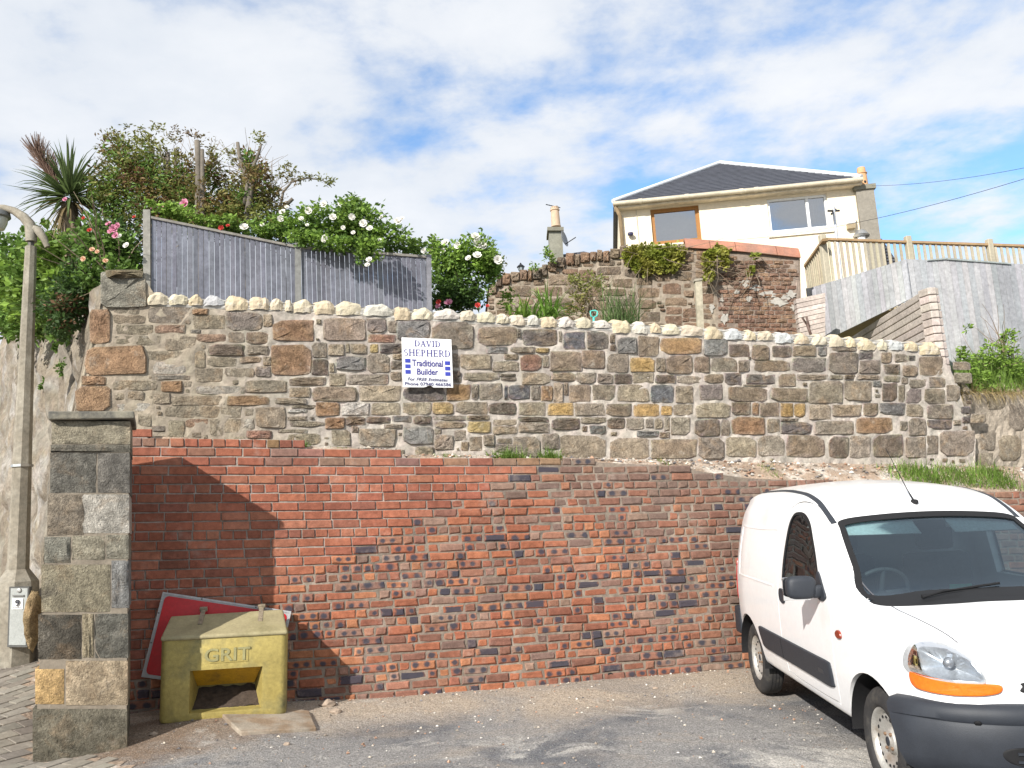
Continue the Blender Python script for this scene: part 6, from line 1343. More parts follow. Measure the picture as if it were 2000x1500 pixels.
for (a0, z0, a1, z1) in (W1, W2): mb = MB(); mb.prism([HP.pt(a0, z0, .3), HP.pt(a1, z0, .3), HP.pt(a1, z1, .3), HP.pt(a0, z1, .3)], -HP.n * .9); cuts.append(fix_normals(mb.build('cut', MHW, house)))
do_bool(hw, cuts)
MBROWN = mat('brown_frame', (.33, .155, .045), .5, var=.12); MPVC = mat('white_frame', (.80, .81, .82), .4, var=.03); MPANE = glass_mat('window_glass', (.55, .62, .66), ior=4.5); MROOM = mat('room_dark', (.22, .25, .28), .9, var=.2); MCURTREFL = mat('curtain_and_reflection', (.72, .74, .68), .9, var=.1, scale=9)
def window(W_, m, fr, mullions, curtains):
    a0, z0, a1, z1 = W_; win = thing('window', None, None, HP.pt((a0 + a1) / 2, z0)); win.parent = house; win.matrix_parent_inverse = house.matrix_world.inverted()
    def bar(x0, y0, x1, y1, nm='frame', off=-.06, th=.07): mb = MB(); mb.prism([HP.pt(x0, y0, off), HP.pt(x1, y0, off), HP.pt(x1, y1, off), HP.pt(x0, y1, off)], -HP.n * th); return fix_normals(mb.build(nm, m, win))
    bar(a0, z0, a0 + fr, z1); bar(a1 - fr, z0, a1, z1); bar(a0 + fr, z1 - fr, a1 - fr, z1); bar(a0 + fr, z0, a1 - fr, z0 + fr)
    xs_ = [a0 + fr] + [lerp(a0, a1, q) for q in mullions] + [a1 - fr]
    for q in mullions: x = lerp(a0, a1, q); bar(x - fr * .55, z0 + fr, x + fr * .55, z1 - fr, 'mullion')
    for i in range(len(xs_) - 1): mb = MB(); mb.add([HP.pt(xs_[i], z0 + fr, -.10), HP.pt(xs_[i + 1], z0 + fr, -.10), HP.pt(xs_[i + 1], z1 - fr, -.10), HP.pt(xs_[i], z1 - fr, -.10)], [(0, 1, 2, 3)]); mb.build('pane', MPANE, win)
    mb = MB(); mb.add([HP.pt(a0 - .1, z0 - .1, -.57), HP.pt(a1 + .1, z0 - .1, -.57), HP.pt(a1 + .1, z1 + .1, -.57), HP.pt(a0 - .1, z1 + .1, -.57)], [(0, 1, 2, 3)]); mb.build('room_back', MROOM, win)
    for (x0, x1) in curtains:  # real curtains, plus the pale sheet standing in for reflected cloud
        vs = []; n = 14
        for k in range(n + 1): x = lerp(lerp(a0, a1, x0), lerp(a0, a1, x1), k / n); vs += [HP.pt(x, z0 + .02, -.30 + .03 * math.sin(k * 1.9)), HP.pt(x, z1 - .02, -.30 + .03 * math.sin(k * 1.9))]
        mesh_obj('curtain_and_reflection', vs, [(2 * k, 2 * k + 2, 2 * k + 3, 2 * k + 1) for k in range(n)], MCURTREFL, win, smooth=True)
    return win
wa = window(W1, MBROWN, .095, (), ((.0, 1.0),)); wa['label'] = 'brown framed window with single large pane'  # full-width pale sheet added inside the pane to imitate the cloud reflection
wb_ = window(W2, MPVC, .06, (.67,), ((.02, .2), (.78, .97))); wb_['label'] = 'white framed window with pale curtains'
a0, z0, a1, z1 = W2; mb = MB(); mb.prism([HP.pt(a0 - .06, z0 - .14, .05), HP.pt(a1 + .06, z0 - .14, .05), HP.pt(a1 + .06, z0, .05), HP.pt(a0 - .06, z0, .05)], -HP.n * .12); fix_normals(mb.build('sill', mat('sill_cream', (.76, .71, .62), .8, var=.05), wb_))
# roof: hip of slate courses, pale hip caps, gutter
LF = HP.pt(aL - .12, zTm + .02, .28); RF = HP.pt(aR + .10, zTm + .02, .28); apex = at(1407, 320, 25.2); LB = LF - HP.n * 7.5; RB_ = RF - HP.n * 7.5
MSLATE = mat('slate', (.062, .066, .082), .6, var=.3, scale=4, bump=.5, bscale=12, coords='World', fine=.3, spec=.4)
rf = thing('roof', None, None, HP.pt((aL + aR) / 2, zTm)); rf.parent = house; rf.matrix_parent_inverse = house.matrix_world.inverted()
NR = 22
for k in range(NR):
    t0, t1 = k / NR, min(1, (k + 1.15) / NR); nrm = (RF - LF).cross(apex - LF).normalized(); nrm = nrm if nrm.z > 0 else -nrm
    A, B_ = LF.lerp(apex, t0), RF.lerp(apex, t0); C_, D_ = RF.lerp(apex, t1), LF.lerp(apex, t1); mb = MB(); mb.add([A + nrm * .025, B_ + nrm * .025, C_ + nrm * .004, D_ + nrm * .004, A, B_], [(0, 1, 2, 3), (4, 5, 1, 0)]); mb.build('slate_course', MSLATE, rf)
mb = MB(); mb.add([LF, RF, RB_, LB, apex], [(1, 2, 4), (2, 3, 4), (3, 0, 4), (0, 3, 2, 1)]); mb.build('rear_slopes', MSLATE, rf)
MHIP = mat('hip_lead', (.62, .64, .66), .6, var=.1)
for P_ in (LF, RF): mb = MB(); mb.tube([P_ + Vector((0, 0, .03)), apex + Vector((0, 0, .04))], .062, 10); mb.build('hip_cap', MHIP, rf, True, sharp=40)
MGUT = mat('gutter_cream', (.52, .46, .35), .5, var=.2, scale=3, coords='World')
g0, g1 = LF + HP.n * .05 + Vector((0, 0, -.06)), RF + HP.n * .05 + Vector((0, 0, -.06)); mb = MB(); mb.tube([g0, g1], .058, 12); gut = mb.build('gutter', MGUT, house, True, sharp=60)
for q in (.11, .3, .52, .58, .97): c_ = g0.lerp(g1, q); mb = MB(); mb.tube([c_ - HP.d * .05, c_ + HP.d * .05], .07, 12); mb.build('gutter_bracket', MGUT, gut, True, sharp=60)
mb = MB(); mb.prism([HP.pt(aL - .1, zTm - .14, .26), HP.pt(aR + .1, zTm - .14, .26), HP.pt(aR + .1, zTm - .02, .26), HP.pt(aL - .1, zTm - .02, .26)], -HP.n * .26); fix_normals(mb.build('soffit', mat('soffit_cream', (.66, .58, .45), .8), house))
mb = MB(); mb.tube([g0 + HP.d * .02, HP.pt(aL + .03, zTm - .3, .08), HP.pt(aL + .03, zTm - 2.5, .08)], .05, 10); mb.build('downpipe', mat('pipe_brown', (.30, .22, .13), .5), house, True)
mb = MB(); a_ = (HP.px(1244, 430) - HP.A).dot(HP.d); mb.tube([HP.pt(a_, zTm - .1, .02), HP.pt(a_, zTm - 2.4, .02)], .008, 6); mb.build('cable', mat('cable_grey', (.5, .47, .4), .7), house)
mb = MB(); q = HP.px(1231.5, 457, .1); mb.add(*sup_ell(tuple(q), (.075, .06, .045), e=.6)); mb.build('wall_light', mat('light_dark', (.05, .05, .10), .4), house, True)
mb = MB(); q0 = hrect(1651, 423, 1667, 441); mb.prism([HP.pt(q0[0], q0[1], .2), HP.pt(q0[2], q0[1], .2), HP.pt(q0[2], q0[3], .2), HP.pt(q0[0], q0[3], .2)], -HP.n * .21); o = fix_normals(mb.build('alarm_box', MPVC, house)); bv = o.modifiers.new('b', 'BEVEL'); bv.width = .02
mb = MB(); q0 = hrect(1653, 441, 1668, 449); mb.prism([HP.pt(q0[0], q0[1], .14), HP.pt(q0[2], q0[1], .14), HP.pt(q0[2], q0[3], .18), HP.pt(q0[0], q0[3], .18)], -HP.n * .14); fix_normals(mb.build('vent_hood', mat('vent_buff', (.42, .34, .22), .7), house))
# chimney on the right gable
ch = thing('chimney', None, None, HP.pt(aR, zTm)); ch.parent = house; ch.matrix_parent_inverse = house.matrix_world.inverted()
MCH = mat('chimney_render', (.24, .22, .185), .9, var=.15, scale=2, bump=.4, coords='World')
c0 = (HP.px(1673, 400) - HP.A).dot(HP.d); c1 = (HP.px(1708, 400) - HP.A).dot(HP.d); zc1 = HP.px(1690, 371).z
mb = MB(); mb.prism([HP.pt(c0, zB, .10), HP.pt(c1 + .02, zB, .10), HP.pt(c1, zc1, .10), HP.pt(c0, zc1, .10)], -HP.n * 1.6); fix_normals(mb.build('stack', MCH, ch))
mb = MB(); mb.prism([HP.pt(c0 - .05, zc1 - .02, .15), HP.pt(c1 + .05, zc1 - .02, .15), HP.pt(c1 + .05, zc1 + .10, .15), HP.pt(c0 - .05, zc1 + .10, .15)], -HP.n * 1.7); fix_normals(mb.build('corbel', mat('corbel_dark', (.20, .19, .15), .9, var=.2), ch))
MPOT = mat('chimney_pot', (.56, .33, .17), .8, var=.15, scale=3, coords='World')
for k, (du, hh) in enumerate(((.62, 43), (.30, 33), (.05, 27))):
    q = HP.pt(lerp(c0, c1, (.60, .18, .30)[k]), zc1 + .10, (-.12, -.32, -.9)[k]); hp = hh * 21.5 / FPX; T = Matrix.Translation(q); mb = MB(); mb.lathe([(.15, 0), (.15, .03), (.125, .05), (.115, hp * .66), (.135, hp * .68), (.135, hp * .72), (.105, hp * .74), (.10, hp * .97), (.085, hp), (.07, hp), (.07, hp * .5)], 18, M=T); mb.f = mb.f[:-1]; pt_ = mb.build('chimney_pot', MPOT, ch, True, sharp=40)
    mb = MB(); h_ = q - Vector((0, 0, 0)) + HP.n * .117 + Vector((.02, 0, hp * .22)); mb.add(*sup_ell(tuple(h_), (.03, .02, .04), e=1)); mb.build('pot_opening', MIRON, ch, True)
# slated lean-to at the right of the house behind the railing
mb = MB(); sl0 = [HP.px(u, v, -.4) for u, v in ((1690, 470), (1722, 466), (1765, 530), (1760, 600), (1690, 600))]; mb.prism(sl0, -HP.n * 2.0); lt_ = fix_normals(mb.build('slate_hung_wing', MSLATE, house))
for k in range(16):
    v = 472 + k * 6.0; mb = MB(); ue = float(np.interp(v, [466, 530, 600], [1722, 1765, 1762])); mb.prism([HP.px(1690, v, -.385), HP.px(ue, v, -.385), HP.px(ue + 1, v + 1.4, -.37), HP.px(1690, v + 1.4, -.37)], -HP.n * .05); fix_normals(mb.build('slate_row', MSLATE, lt_))
mb = MB(); q = HP.px(1682, 462, .05); mb.tube([q + Vector((0, 0, -1.2)), q], .10, 12); fl = mb.build('flue', mat('flue_white', (.66, .67, .68), .4), house, True, sharp=50); mb = MB(); mb.lathe([(.17, 0), (.20, .03), (.10, .16), (.001, .18)], 14, M=Matrix.Translation(q)); mb.build('flue_cowl', mat('cowl_steel', (.45, .47, .49), .35, metal=.7), fl, True, sharp=50)
# ------------------------------------------------------------------ pole with cross arms, cables, far chimney
ap = thing('aerial_pole', 'thin galvanised pole with small cross arms in front of the house', 'pole', at(1642, 540, 14.2)); MGALV = mat('galvanised', (.50, .52, .55), .4, metal=.5)
mb = MB(); mb.tube([at(1627.5, 404, 14.2), at(1645, 560, 14.2)], .028, 8); mb.build('mast', MGALV, ap, True, sharp=50)
for p0, p1 in (((1617, 412, 14.1), (1639, 411.5, 14.3)), ((1624, 418, 14.0), (1632, 409, 14.5))): mb = MB(); mb.tube([at(*p0), at(*p1)], .018, 6); mb.build('cross_arm', MIRON, ap)
MWIRE = mat('wire_black', (.03, .03, .035), .6)
for lab, A, B_ in (('upper black overhead cable running right from the house chimney', (1703, 363, 20.6), (2130, 299, 14)), ('lower black overhead cable crossing in front of the white window', (1440, 468, 21), (2130, 308, 12))):
    pts = []
    for t in np.linspace(0, 1, 24): p = at(*A).lerp(at(*B_), t); p.z -= .22 * 4 * t * (1 - t) * (.6 if A[0] > 1600 else 1); pts.append(p)
    mb = MB(); mb.tube(pts, .0045, 5); tag(mb.build('overhead_cable', MWIRE), lab, 'cable', 'overhead cables')
fc = thing('distant_chimney', 'distant grey chimney stack with tall buff pot, aerial and dish', 'chimney', at(1087, 510, 17)); CYY = 17.0; FCP = VPlane((0, CYY), (4, CYY + .6)); MFC = mat('far_stack', (.25, .245, .20), .9, var=.2, scale=3, coords='World')
mb = MB(); mb.prism([FCP.px(1072, 449), FCP.px(1098, 449), FCP.px(1101, 520), FCP.px(1076, 520)], Vector((.0, .5, 0))); fix_normals(mb.build('stack', MFC, fc)); mb = MB(); mb.prism([FCP.px(1069, 443, .06), FCP.px(1101, 443, .06), FCP.px(1101, 450, .06), FCP.px(1069, 450, .06)], Vector((0, .62, 0))); fix_normals(mb.build('corbel', mat('corbel_dark'), fc))
q = FCP.px(1086, 443, -.25); hp = 43 * CYY / FPX; mb = MB(); mb.lathe([(.105, 0), (.095, .05), (.085, hp * .8), (.10, hp * .82), (.10, hp * .88), (.085, hp * .9), (.085, hp), (.06, hp), (.06, hp * .6)], 16, M=Matrix.Translation(q)); mb.f = mb.f[:-1]; mb.build('chimney_pot', mat('far_pot', (.50, .37, .26), .85, var=.15, scale=3), fc, True, sharp=40)
top_ = q + Vector((0, 0, hp)); ae = thing('aerial', None, None, top_); ae.parent = fc; ae.matrix_parent_inverse = fc.matrix_world.inverted()
mb = MB(); mb.tube([top_ + Vector((-.18, 0, .07)), top_ + Vector((.12, 0, -.02))], .008, 5); mb.tube([top_ + Vector((.05, 0, -.4)), top_ + Vector((.05, 0, .03))], .01, 5); mb.build('boom', MIRON, ae)
for k in range(6): c_ = top_ + Vector((-.16 + k * .05, 0, .064 - k * .016)); mb = MB(); mb.tube([c_ + Vector((-.02, -.12, -.03)), c_ + Vector((.03, .12, .05))], .004, 4); mb.build('element', MIRON, ae)
dq = FCP.px(1103, 466, .1); mb = MB(); mb.lathe([(.001, -.05), (.10, -.035), (.17, .0), (.165, .004), (.09, -.025), (.001, -.04)], 20, M=Matrix.Translation(dq) @ Matrix.Rotation(math.radians(80), 4, 'Y') @ Matrix.Rotation(.4, 4, 'X')); dsh = mb.build('satellite_dish', mat('dish_grey', (.22, .24, .27), .5), fc, True, sharp=60)
mb = MB(); mb.tube([dq + Vector((0, 0, -.12)), dq + Vector((.22, -.1, -.02))], .01, 5); mb.build('feed_arm', MIRON, dsh)
mb = MB(); mb.prism([FCP.px(u, v, -.3) for u, v in ((1098, 497), (1140, 491), (1158, 495), (1158, 530), (1098, 530))], Vector((0, 3, 0))); fr_ = fix_normals(mb.build('slate_roof', MSLATE, fc))
# ------------------------------------------------------------------ tools
sd_ = thing('turquoise_tool', 'turquoise plastic tool handle poking up behind the coping', 'garden tool', at(1160, 630, 9.2)); MTQ = mat('turquoise', (.10, .52, .45), .4, var=.08); TY = 9.25
mb = MB(); mb.tube([at(1160, 650, TY), at(1159.5, 620, TY)], .012, 8); mb.build('shaft', MTQ, sd_, True); mb = MB(); pts = [(1159.5, 620), (1154, 617), (1153, 608), (1158, 606.5), (1163, 606.5), (1167, 609), (1166, 617), (1159.5, 620)]; mb.tube([at(u, v, TY) for u, v in pts], .008, 8); mb.build('handle', MTQ, sd_, True)
sp_ = thing('spade', 'dark wooden spade handle leaning against the log wall', 'garden tool', at(1585, 660, 10.6)); MSP = mat('spade_wood', (.13, .085, .07), .6, var=.2); TY = 10.6
mb = MB(); mb.tube([at(1586, 660, TY), at(1576, 632, TY)], .018, 8); mb.build('shaft', MSP, sp_, True); mb = MB(); mb.tube([at(u, v, TY) for u, v in ((1580, 640), (1567, 621), (1575, 618), (1581, 640))], .014, 8); mb.build('handle', MSP, sp_, True)
# ------------------------------------------------------------------ plants
def leaf_mat(name, c, var=.25, isl=.45, col2=None, trans=.35): return mat(name, c, .55, var=var, scale=2.5, island=isl, coords='World', col2=col2, c2scale=2.2, c2lo=.46, c2hi=.6, trans=trans, spec=.35, fine=0)
def leaves(name, m, parent, blobs, n, size, seed, flat=.35, aspect=.5, droop=.0, shell=.55, avoid=None):
    """blobs: (u, v, ru, rv, Y, rY metres); many small folded leaves spread through the volume, thicker towards the outside"""
    r = np.random.default_rng(seed); vs = []; fs = []; wts = np.array([b_[2] * b_[3] for b_ in blobs], float); wts /= wts.sum()
    for bi, (u, v, ru, rv, Y, rY) in enumerate(blobs):
        c = at(u, v, Y); k = Y / FPX; cnt = max(4, int(n * wts[bi]))
        sub = r.normal(size=(max(3, cnt // 26), 3)); sub /= np.linalg.norm(sub, axis=1)[:, None]; sub *= (r.random((len(sub), 1)) ** .4) * .95     # twig clumps give light and dark
        for i in range(cnt):
            d = sub[r.integers(len(sub))] + r.normal(size=3) * .17
            if r.random() < .25: d = r.normal(size=3); d = d / np.linalg.norm(d) * r.random() ** .4
            p = c + Vector((d[0] * ru * k, d[1] * rY, d[2] * rv * k)); s = size * r.uniform(.6, 1.3)
            if avoid and avoid(p): continue
            t = Vector(r.normal(size=3)); t.z = t.z * .5 - droop; t += Vector((d[0], d[1], d[2])) * .6; t.normalize()
            nn_ = Vector(r.normal(size=3)) + Vector((-.2, -.3, 1.0 - flat)); sd = t.cross(nn_)
            if sd.length < 1e-4: continue
            sd.normalize(); up = sd.cross(t); q = len(vs)
            vs += [p, p + t * s * .5 + sd * s * aspect * .5 + up * s * .10, p + t * s, p + t * s * .5 - sd * s * aspect * .5 + up * s * .10]; fs += [(q, q + 1, q + 2), (q, q + 2, q + 3)]
    return mesh_obj(name, vs, fs, m, parent)
MBARK = mat('bark', (.22, .17, .12), .9, var=.3, scale=8, bump=.6, bscale=40, coords='World'); MBARKL = mat('bark_pale', (.15, .13, .105), .9, var=.3, scale=8, bump=.6, bscale=40, coords='World')
def branch(mb, pts, r0, r1, n=7): 
    P = [at(*p) for p in pts]; Q = []
    for i in range(len(P) - 1):
        for t in (0, .5): q = P[i].lerp(P[i + 1], t); Q.append(q + Vector((random.uniform(-1, 1), random.uniform(-1, 1), 0)) * (r0 * .25 if t else 0))
    Q.append(P[-1]); mb.tube(Q, [lerp(r0, r1, i / (len(Q) - 1)) for i in range(len(Q))], n)
def twigs(mb, starts, n, length, r, seed, up=.6):
    rr = random.Random(seed)
    for _ in range(n):
        u, v, Y = rr.choice(starts); p = at(u + rr.uniform(-12, 12), v + rr.uniform(-10, 10), Y); d = Vector((rr.uniform(-1, 1), rr.uniform(-.7, .7), rr.uniform(up - .5, up + .5))).normalized(); pts = [p]
        for k in range(4): d = (d + Vector((rr.uniform(-.35, .35), rr.uniform(-.3, .3), rr.uniform(-.2, .15)))).normalized(); pts.append(pts[-1] + d * length * rr.uniform(.15, .35))
        mb.tube(pts, [r, r * .8, r * .6, r * .45, r * .3], 4)
def flower_mesh(name, m, r, petals=9, seed=0):
    rr = random.Random(seed); mb = MB()
    for ring, (cnt, tilt, sc_) in enumerate(((petals, .35, 1.0), (petals - 2, .8, .75), (5, 1.2, .45))):
        for k in range(cnt):
            a = 6.283 * (k + .5 * ring) / cnt + rr.uniform(-.2, .2); ca, sa = math.cos(a), math.sin(a); d = Vector((ca * math.cos(tilt), sa * math.cos(tilt), math.sin(tilt))) * r * sc_; s = Vector((-sa, ca, 0)) * r * sc_ * .42
            mb.add([Vector((0, 0, 0)), d * .55 + s, d + s * .35 + Vector((0, 0, r * .05)), d - s * .35 + Vector((0, 0, r * .05)), d * .55 - s], [(0, 1, 2, 3, 4)])
    me = bpy.data.meshes.new(name); me.from_pydata([tuple(v) for v in mb.v], [], mb.f); me.materials.append(m); return me
def flowers(parent, me, spots, name='flower'):
    for (u, v, Y, sc_) in spots:
        o = bpy.data.objects.new(name, me); COL.objects.link(o); o.parent = parent; o.matrix_parent_inverse = parent.matrix_world.inverted(); dr = Vector((random.uniform(-.5, .3), -1, random.uniform(-.1, .7))).normalized()
        o.matrix_world = Matrix.Translation(at(u, v, Y)) @ dr.to_track_quat('Z', 'Y').to_matrix().to_4x4() @ Matrix.Scale(sc_, 4)
MFW = mat('rose_white', (.82, .80, .74), .6, var=.06, trans=.25, coords='World'); MFP = mat('rose_pink', (.70, .30, .42), .6, var=.15, trans=.25, coords='World'); MFR = mat('rose_red', (.55, .06, .05), .6, var=.15, trans=.2, coords='World'); MFC = mat('rose_peach', (.78, .50, .34), .6, var=.12, trans=.25, coords='World')
FW, FPK, FR, FPE = flower_mesh('rose_white', MFW, .055, 10, 1), flower_mesh('rose_pink', MFP, .05, 9, 2), flower_mesh('rose_red', MFR, .035, 8, 3), flower_mesh('rose_peach', MFC, .045, 9, 4)
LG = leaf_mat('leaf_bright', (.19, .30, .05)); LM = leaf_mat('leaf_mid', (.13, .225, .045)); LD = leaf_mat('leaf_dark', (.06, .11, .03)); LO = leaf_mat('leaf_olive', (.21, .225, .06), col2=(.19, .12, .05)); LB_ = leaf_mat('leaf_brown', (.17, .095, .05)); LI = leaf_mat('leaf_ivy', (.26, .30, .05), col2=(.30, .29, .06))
# hedge behind the lamp post
t = thing('leafy_shrub', 'large bright green leafy shrub spilling over the rendered wall behind the lamp', 'shrub', at(90, 660, 8.9))
leaves('foliage', LM, t, [(20, 570, 60, 75, 10.9, .5), (95, 530, 70, 80, 9.4, .5), (60, 620, 70, 45, 9.8, .4), (120, 600, 50, 60, 8.7, .4), (-60, 560, 60, 95, 12.5, .6), (40, 490, 34, 30, 10.4, .4), (10, 630, 50, 30, 10.6, .4)], 9500, .085, 11, aspect=.6)
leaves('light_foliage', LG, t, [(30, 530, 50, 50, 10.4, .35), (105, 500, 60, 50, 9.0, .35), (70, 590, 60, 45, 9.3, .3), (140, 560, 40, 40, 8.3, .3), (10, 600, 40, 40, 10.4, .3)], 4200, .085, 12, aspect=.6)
mb = MB(); twigs(mb, [(40, 620, 10.4), (100, 600, 9.3)], 14, .6, .008, 5, .9); mb.build('stems', MBARK, t, True)
# trailing dark shrub at the corner
t = thing('trailing_shrub', 'dark brownish shrub hanging over the wall corner below the pink roses', 'shrub', at(135, 640, 7.7))
leaves('foliage', LD, t, [(130, 600, 42, 50, 7.75, .28), (120, 640, 26, 22, 7.6, .2), (165, 560, 40, 40, 7.9, .3)], 2600, .055, 13); leaves('brown_foliage', LB_, t, [(125, 610, 34, 40, 7.6, .2), (150, 590, 30, 30, 7.7, .2)], 260, .05, 14)
mb = MB(); twigs(mb, [(135, 610, 7.75)], 14, .3, .006, 6, .1); mb.build('stems', MBARK, t)
# rose bush with pink flowers at the wall's high corner
t = thing('pink_rose_bush', 'rose bush with pink and peach blooms beside the fence end post', 'rose bush', at(220, 540, 7.9))
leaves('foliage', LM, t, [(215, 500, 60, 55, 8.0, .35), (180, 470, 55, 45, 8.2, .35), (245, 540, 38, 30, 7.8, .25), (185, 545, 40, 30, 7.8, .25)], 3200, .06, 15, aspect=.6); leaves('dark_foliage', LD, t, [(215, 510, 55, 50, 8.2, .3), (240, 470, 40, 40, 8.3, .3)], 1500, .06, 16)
flowers(t, FPK, [(222, 447, 7.6, .85), (226, 460, 7.6, .7), (230, 441, 7.6, .6), (212, 438, 7.6, .6), (127, 390, 7.9, .5), (217, 452, 7.6, .7)]); flowers(t, FR, [(175, 450, 7.7, .7), (163, 426, 7.7, .5), (262, 424, 7.7, .5)]); flowers(t, FPE, [(180, 488, 7.6, .6), (163, 506, 7.5, .6), (206, 510, 7.5, .6), (190, 492, 7.6, .5)]); flowers(t, FW, [(247, 480, 7.6, .6), (233, 462, 7.6, .5)])
mb = MB(); twigs(mb, [(215, 560, 7.95)], 22, .8, .009, 7, .9); mb.build('stems', MBARK, t)
# cabbage palm
CY_ = 9.0; cc0 = at(135, 385, CY_); t = thing('cabbage_palm', 'spiky cabbage palm with a brown dead flower plume above the shrubs', 'palm', at(140, 640, CY_))
mb = MB(); mb.tube([at(150, 640, CY_), at(142, 500, CY_), at(135, 400, CY_)], [.11, .10, .085], 10); mb.build('trunk', MBARK, t, True)
def strap(mb, p, d, L_, w, droop, seg=5, col=None):
    d = d.normalized(); side = d.cross(Vector((0, 0, 1)));
    if side.length < 1e-3: side = Vector((1, 0, 0))
    side.normalize(); pts = [p]; dd = d.copy()
    for k in range(seg): dd = (dd + Vector((0, 0, -droop * (k + 1) / seg))).normalized(); pts.append(pts[-1] + dd * L_ / seg)
    vs = []; fs = []
    for k, q in enumerate(pts): ww = w * (1 - (k / seg) ** 1.6) * (.6 + .4 * min(1, k)); vs += [q - side * ww, q + Vector((0, 0, -ww * .5)), q + side * ww]
    for k in range(seg): fs += [(3 * k, 3 * k + 1, 3 * k + 4, 3 * k + 3), (3 * k + 1, 3 * k + 2, 3 * k + 5, 3 * k + 4)]
    mb.add(vs, fs)
rr = random.Random(3); MPALM = leaf_mat('palm_leaf', (.11, .155, .055), isl=.5); MPD = leaf_mat('palm_dead', (.20, .15, .08), isl=.4)
mb = MB()
for k in range(150):
    a = rr.uniform(0, 6.283); el = rr.uniform(-.45, 1.45); d = Vector((math.cos(a) * math.cos(el), math.sin(a) * math.cos(el), math.sin(el))); strap(mb, cc0 + d * .06, d, rr.uniform(.40, .62), .021, rr.uniform(.0, .4))
mb.build('crown', MPALM, t)
mb = MB()
for k in range(60): a = rr.uniform(0, 6.283); el = rr.uniform(-1.2, -.15); d = Vector((math.cos(a) * math.cos(el), math.sin(a) * math.cos(el), math.sin(el))); strap(mb, cc0 + d * .05 - Vector((0, 0, .05)), d, rr.uniform(.35, .6), .014, rr.uniform(.2, .6))
mb.build('old_leaves', MPD, t)
mb = MB(); pl = at(118, 372, CY_); ptop = at(62, 282, CY_)
for k in range(330):
    f = rr.random() ** .8; q = pl.lerp(ptop, f * .8); d = ((ptop - pl).normalized() + Vector((rr.uniform(-.6, .75), rr.uniform(-.5, .5), rr.uniform(-.45, .5)))).normalized(); mb.tube([q, q + d * .12, q + d * .22 + Vector((0, 0, .03))], [.0045, .0035, .002], 4)
mb.tube([pl, pl.lerp(ptop, .9)], [.014, .006], 6); mb.build('dead_plume', leaf_mat('plume_brown', (.13, .075, .05), isl=.3, trans=.1), t)
# pruned shrub tree
t = thing('pruned_tree', 'hard pruned tree with bare cut stumps and thin olive leaves above the fence', 'tree', at(400, 640, 9.0)); mb = MB()
for pts, r0, r1 in ((((395, 640, 8.6), (392, 480, 8.6), (388, 360, 8.6), (385, 275, 8.6)), .075, .045), (((398, 600, 8.55), (396, 420, 8.55), (395, 292, 8.55)), .05, .03), (((480, 640, 8.6), (478, 470, 8.6), (486, 400, 8.6), (492, 360, 8.6), (472, 320, 8.6), (464, 278, 8.6)), .065, .028), (((478, 400, 8.6), (486, 350, 8.6), (505, 300, 8.6), (510, 282, 8.6)), .04, .016), (((470, 380, 8.95), (478, 340, 8.95)), .045, .04), (((325, 600, 9.2), (327, 380, 9.2), (327, 298, 9.2)), .06, .045), (((296, 600, 9.3), (298, 370, 9.3), (298, 288, 9.3)), .05, .04), (((342, 560, 9.1), (343, 380, 9.1), (342, 290, 9.1)), .035, .025), (((400, 350, 8.95), (412, 330, 8.9), (424, 318, 8.9)), .02, .012), (((560, 600, 8.7), (546, 405, 8.7), (553, 375, 8.7), (570, 355, 8.7), (600, 348, 8.7), (630, 352, 8.7), (648, 366, 8.7)), .028, .005), (((548, 410, 8.7), (572, 388, 8.7)), .035, .03), (((410, 380, 9), (420, 360, 9)), .025, .02)): branch(mb, pts, r0 * .66, r1 * .66, 8)
mb.build('trunk', MBARKL, t, True)
mb = MB(); twigs(mb, [(230, 420, 9.2), (290, 380, 9.2), (340, 360, 9.1), (400, 340, 9.0), (450, 380, 8.9), (490, 350, 8.9), (520, 400, 8.8)], 150, .45, .005, 8, .8); mb.build('twigs', MBARK, t)
BL = [(245, 330, 48, 55, 9.2, .4), (290, 320, 45, 60, 9.2, .4), (330, 390, 70, 70, 9.1, .4), (260, 400, 60, 60, 9.1, .4), (400, 420, 70, 45, 9.0, .35), (470, 390, 45, 60, 8.9, .3), (510, 370, 32, 45, 8.8, .3), (490, 320, 30, 28, 8.9, .3), (530, 430, 40, 35, 8.8, .3), (360, 340, 30, 45, 9.1, .3)]
BL += [(375, 390, 40, 60, 8.8, .2), (205, 370, 40, 50, 9.1, .3), (440, 420, 50, 50, 8.8, .25), (230, 290, 34, 30, 9.2, .3), (420, 340, 24, 40, 8.9, .2)]
leaves('crown', LO, t, BL, 15500, .055, 21, aspect=.42, shell=.6); leaves('green_leaves', LM, t, [(b_[0], b_[1] + 10, b_[2] * .9, b_[3] * .85, b_[4] - .1, b_[5]) for b_ in BL], 5200, .05, 22, aspect=.45)
leaves('tip_leaves', LO, t, [(215, 262, 22, 10, 9.2, .15), (270, 252, 26, 9, 9.2, .15), (310, 250, 22, 9, 9.2, .15), (380, 258, 18, 9, 9.0, .15), (405, 275, 20, 16, 9.0, .15), (505, 270, 22, 16, 8.9, .15), (560, 340, 22, 20, 8.7, .12), (590, 345, 30, 12, 8.7, .12), (632, 352, 20, 16, 8.7, .12), (550, 400, 24, 30, 8.7, .15), (340, 270, 18, 18, 9.1, .15), (440, 300, 20, 20, 9, .15)], 1300, .042, 23, aspect=.42)
leaves('near_leaves', LO, t, [(390, 430, 46, 26, 8.45, .12), (385, 370, 22, 30, 8.45, .1), (480, 420, 40, 30, 8.45, .12), (495, 340, 26, 34, 8.45, .12), (440, 400, 26, 30, 8.45, .12)], 900, .05, 25, aspect=.42)
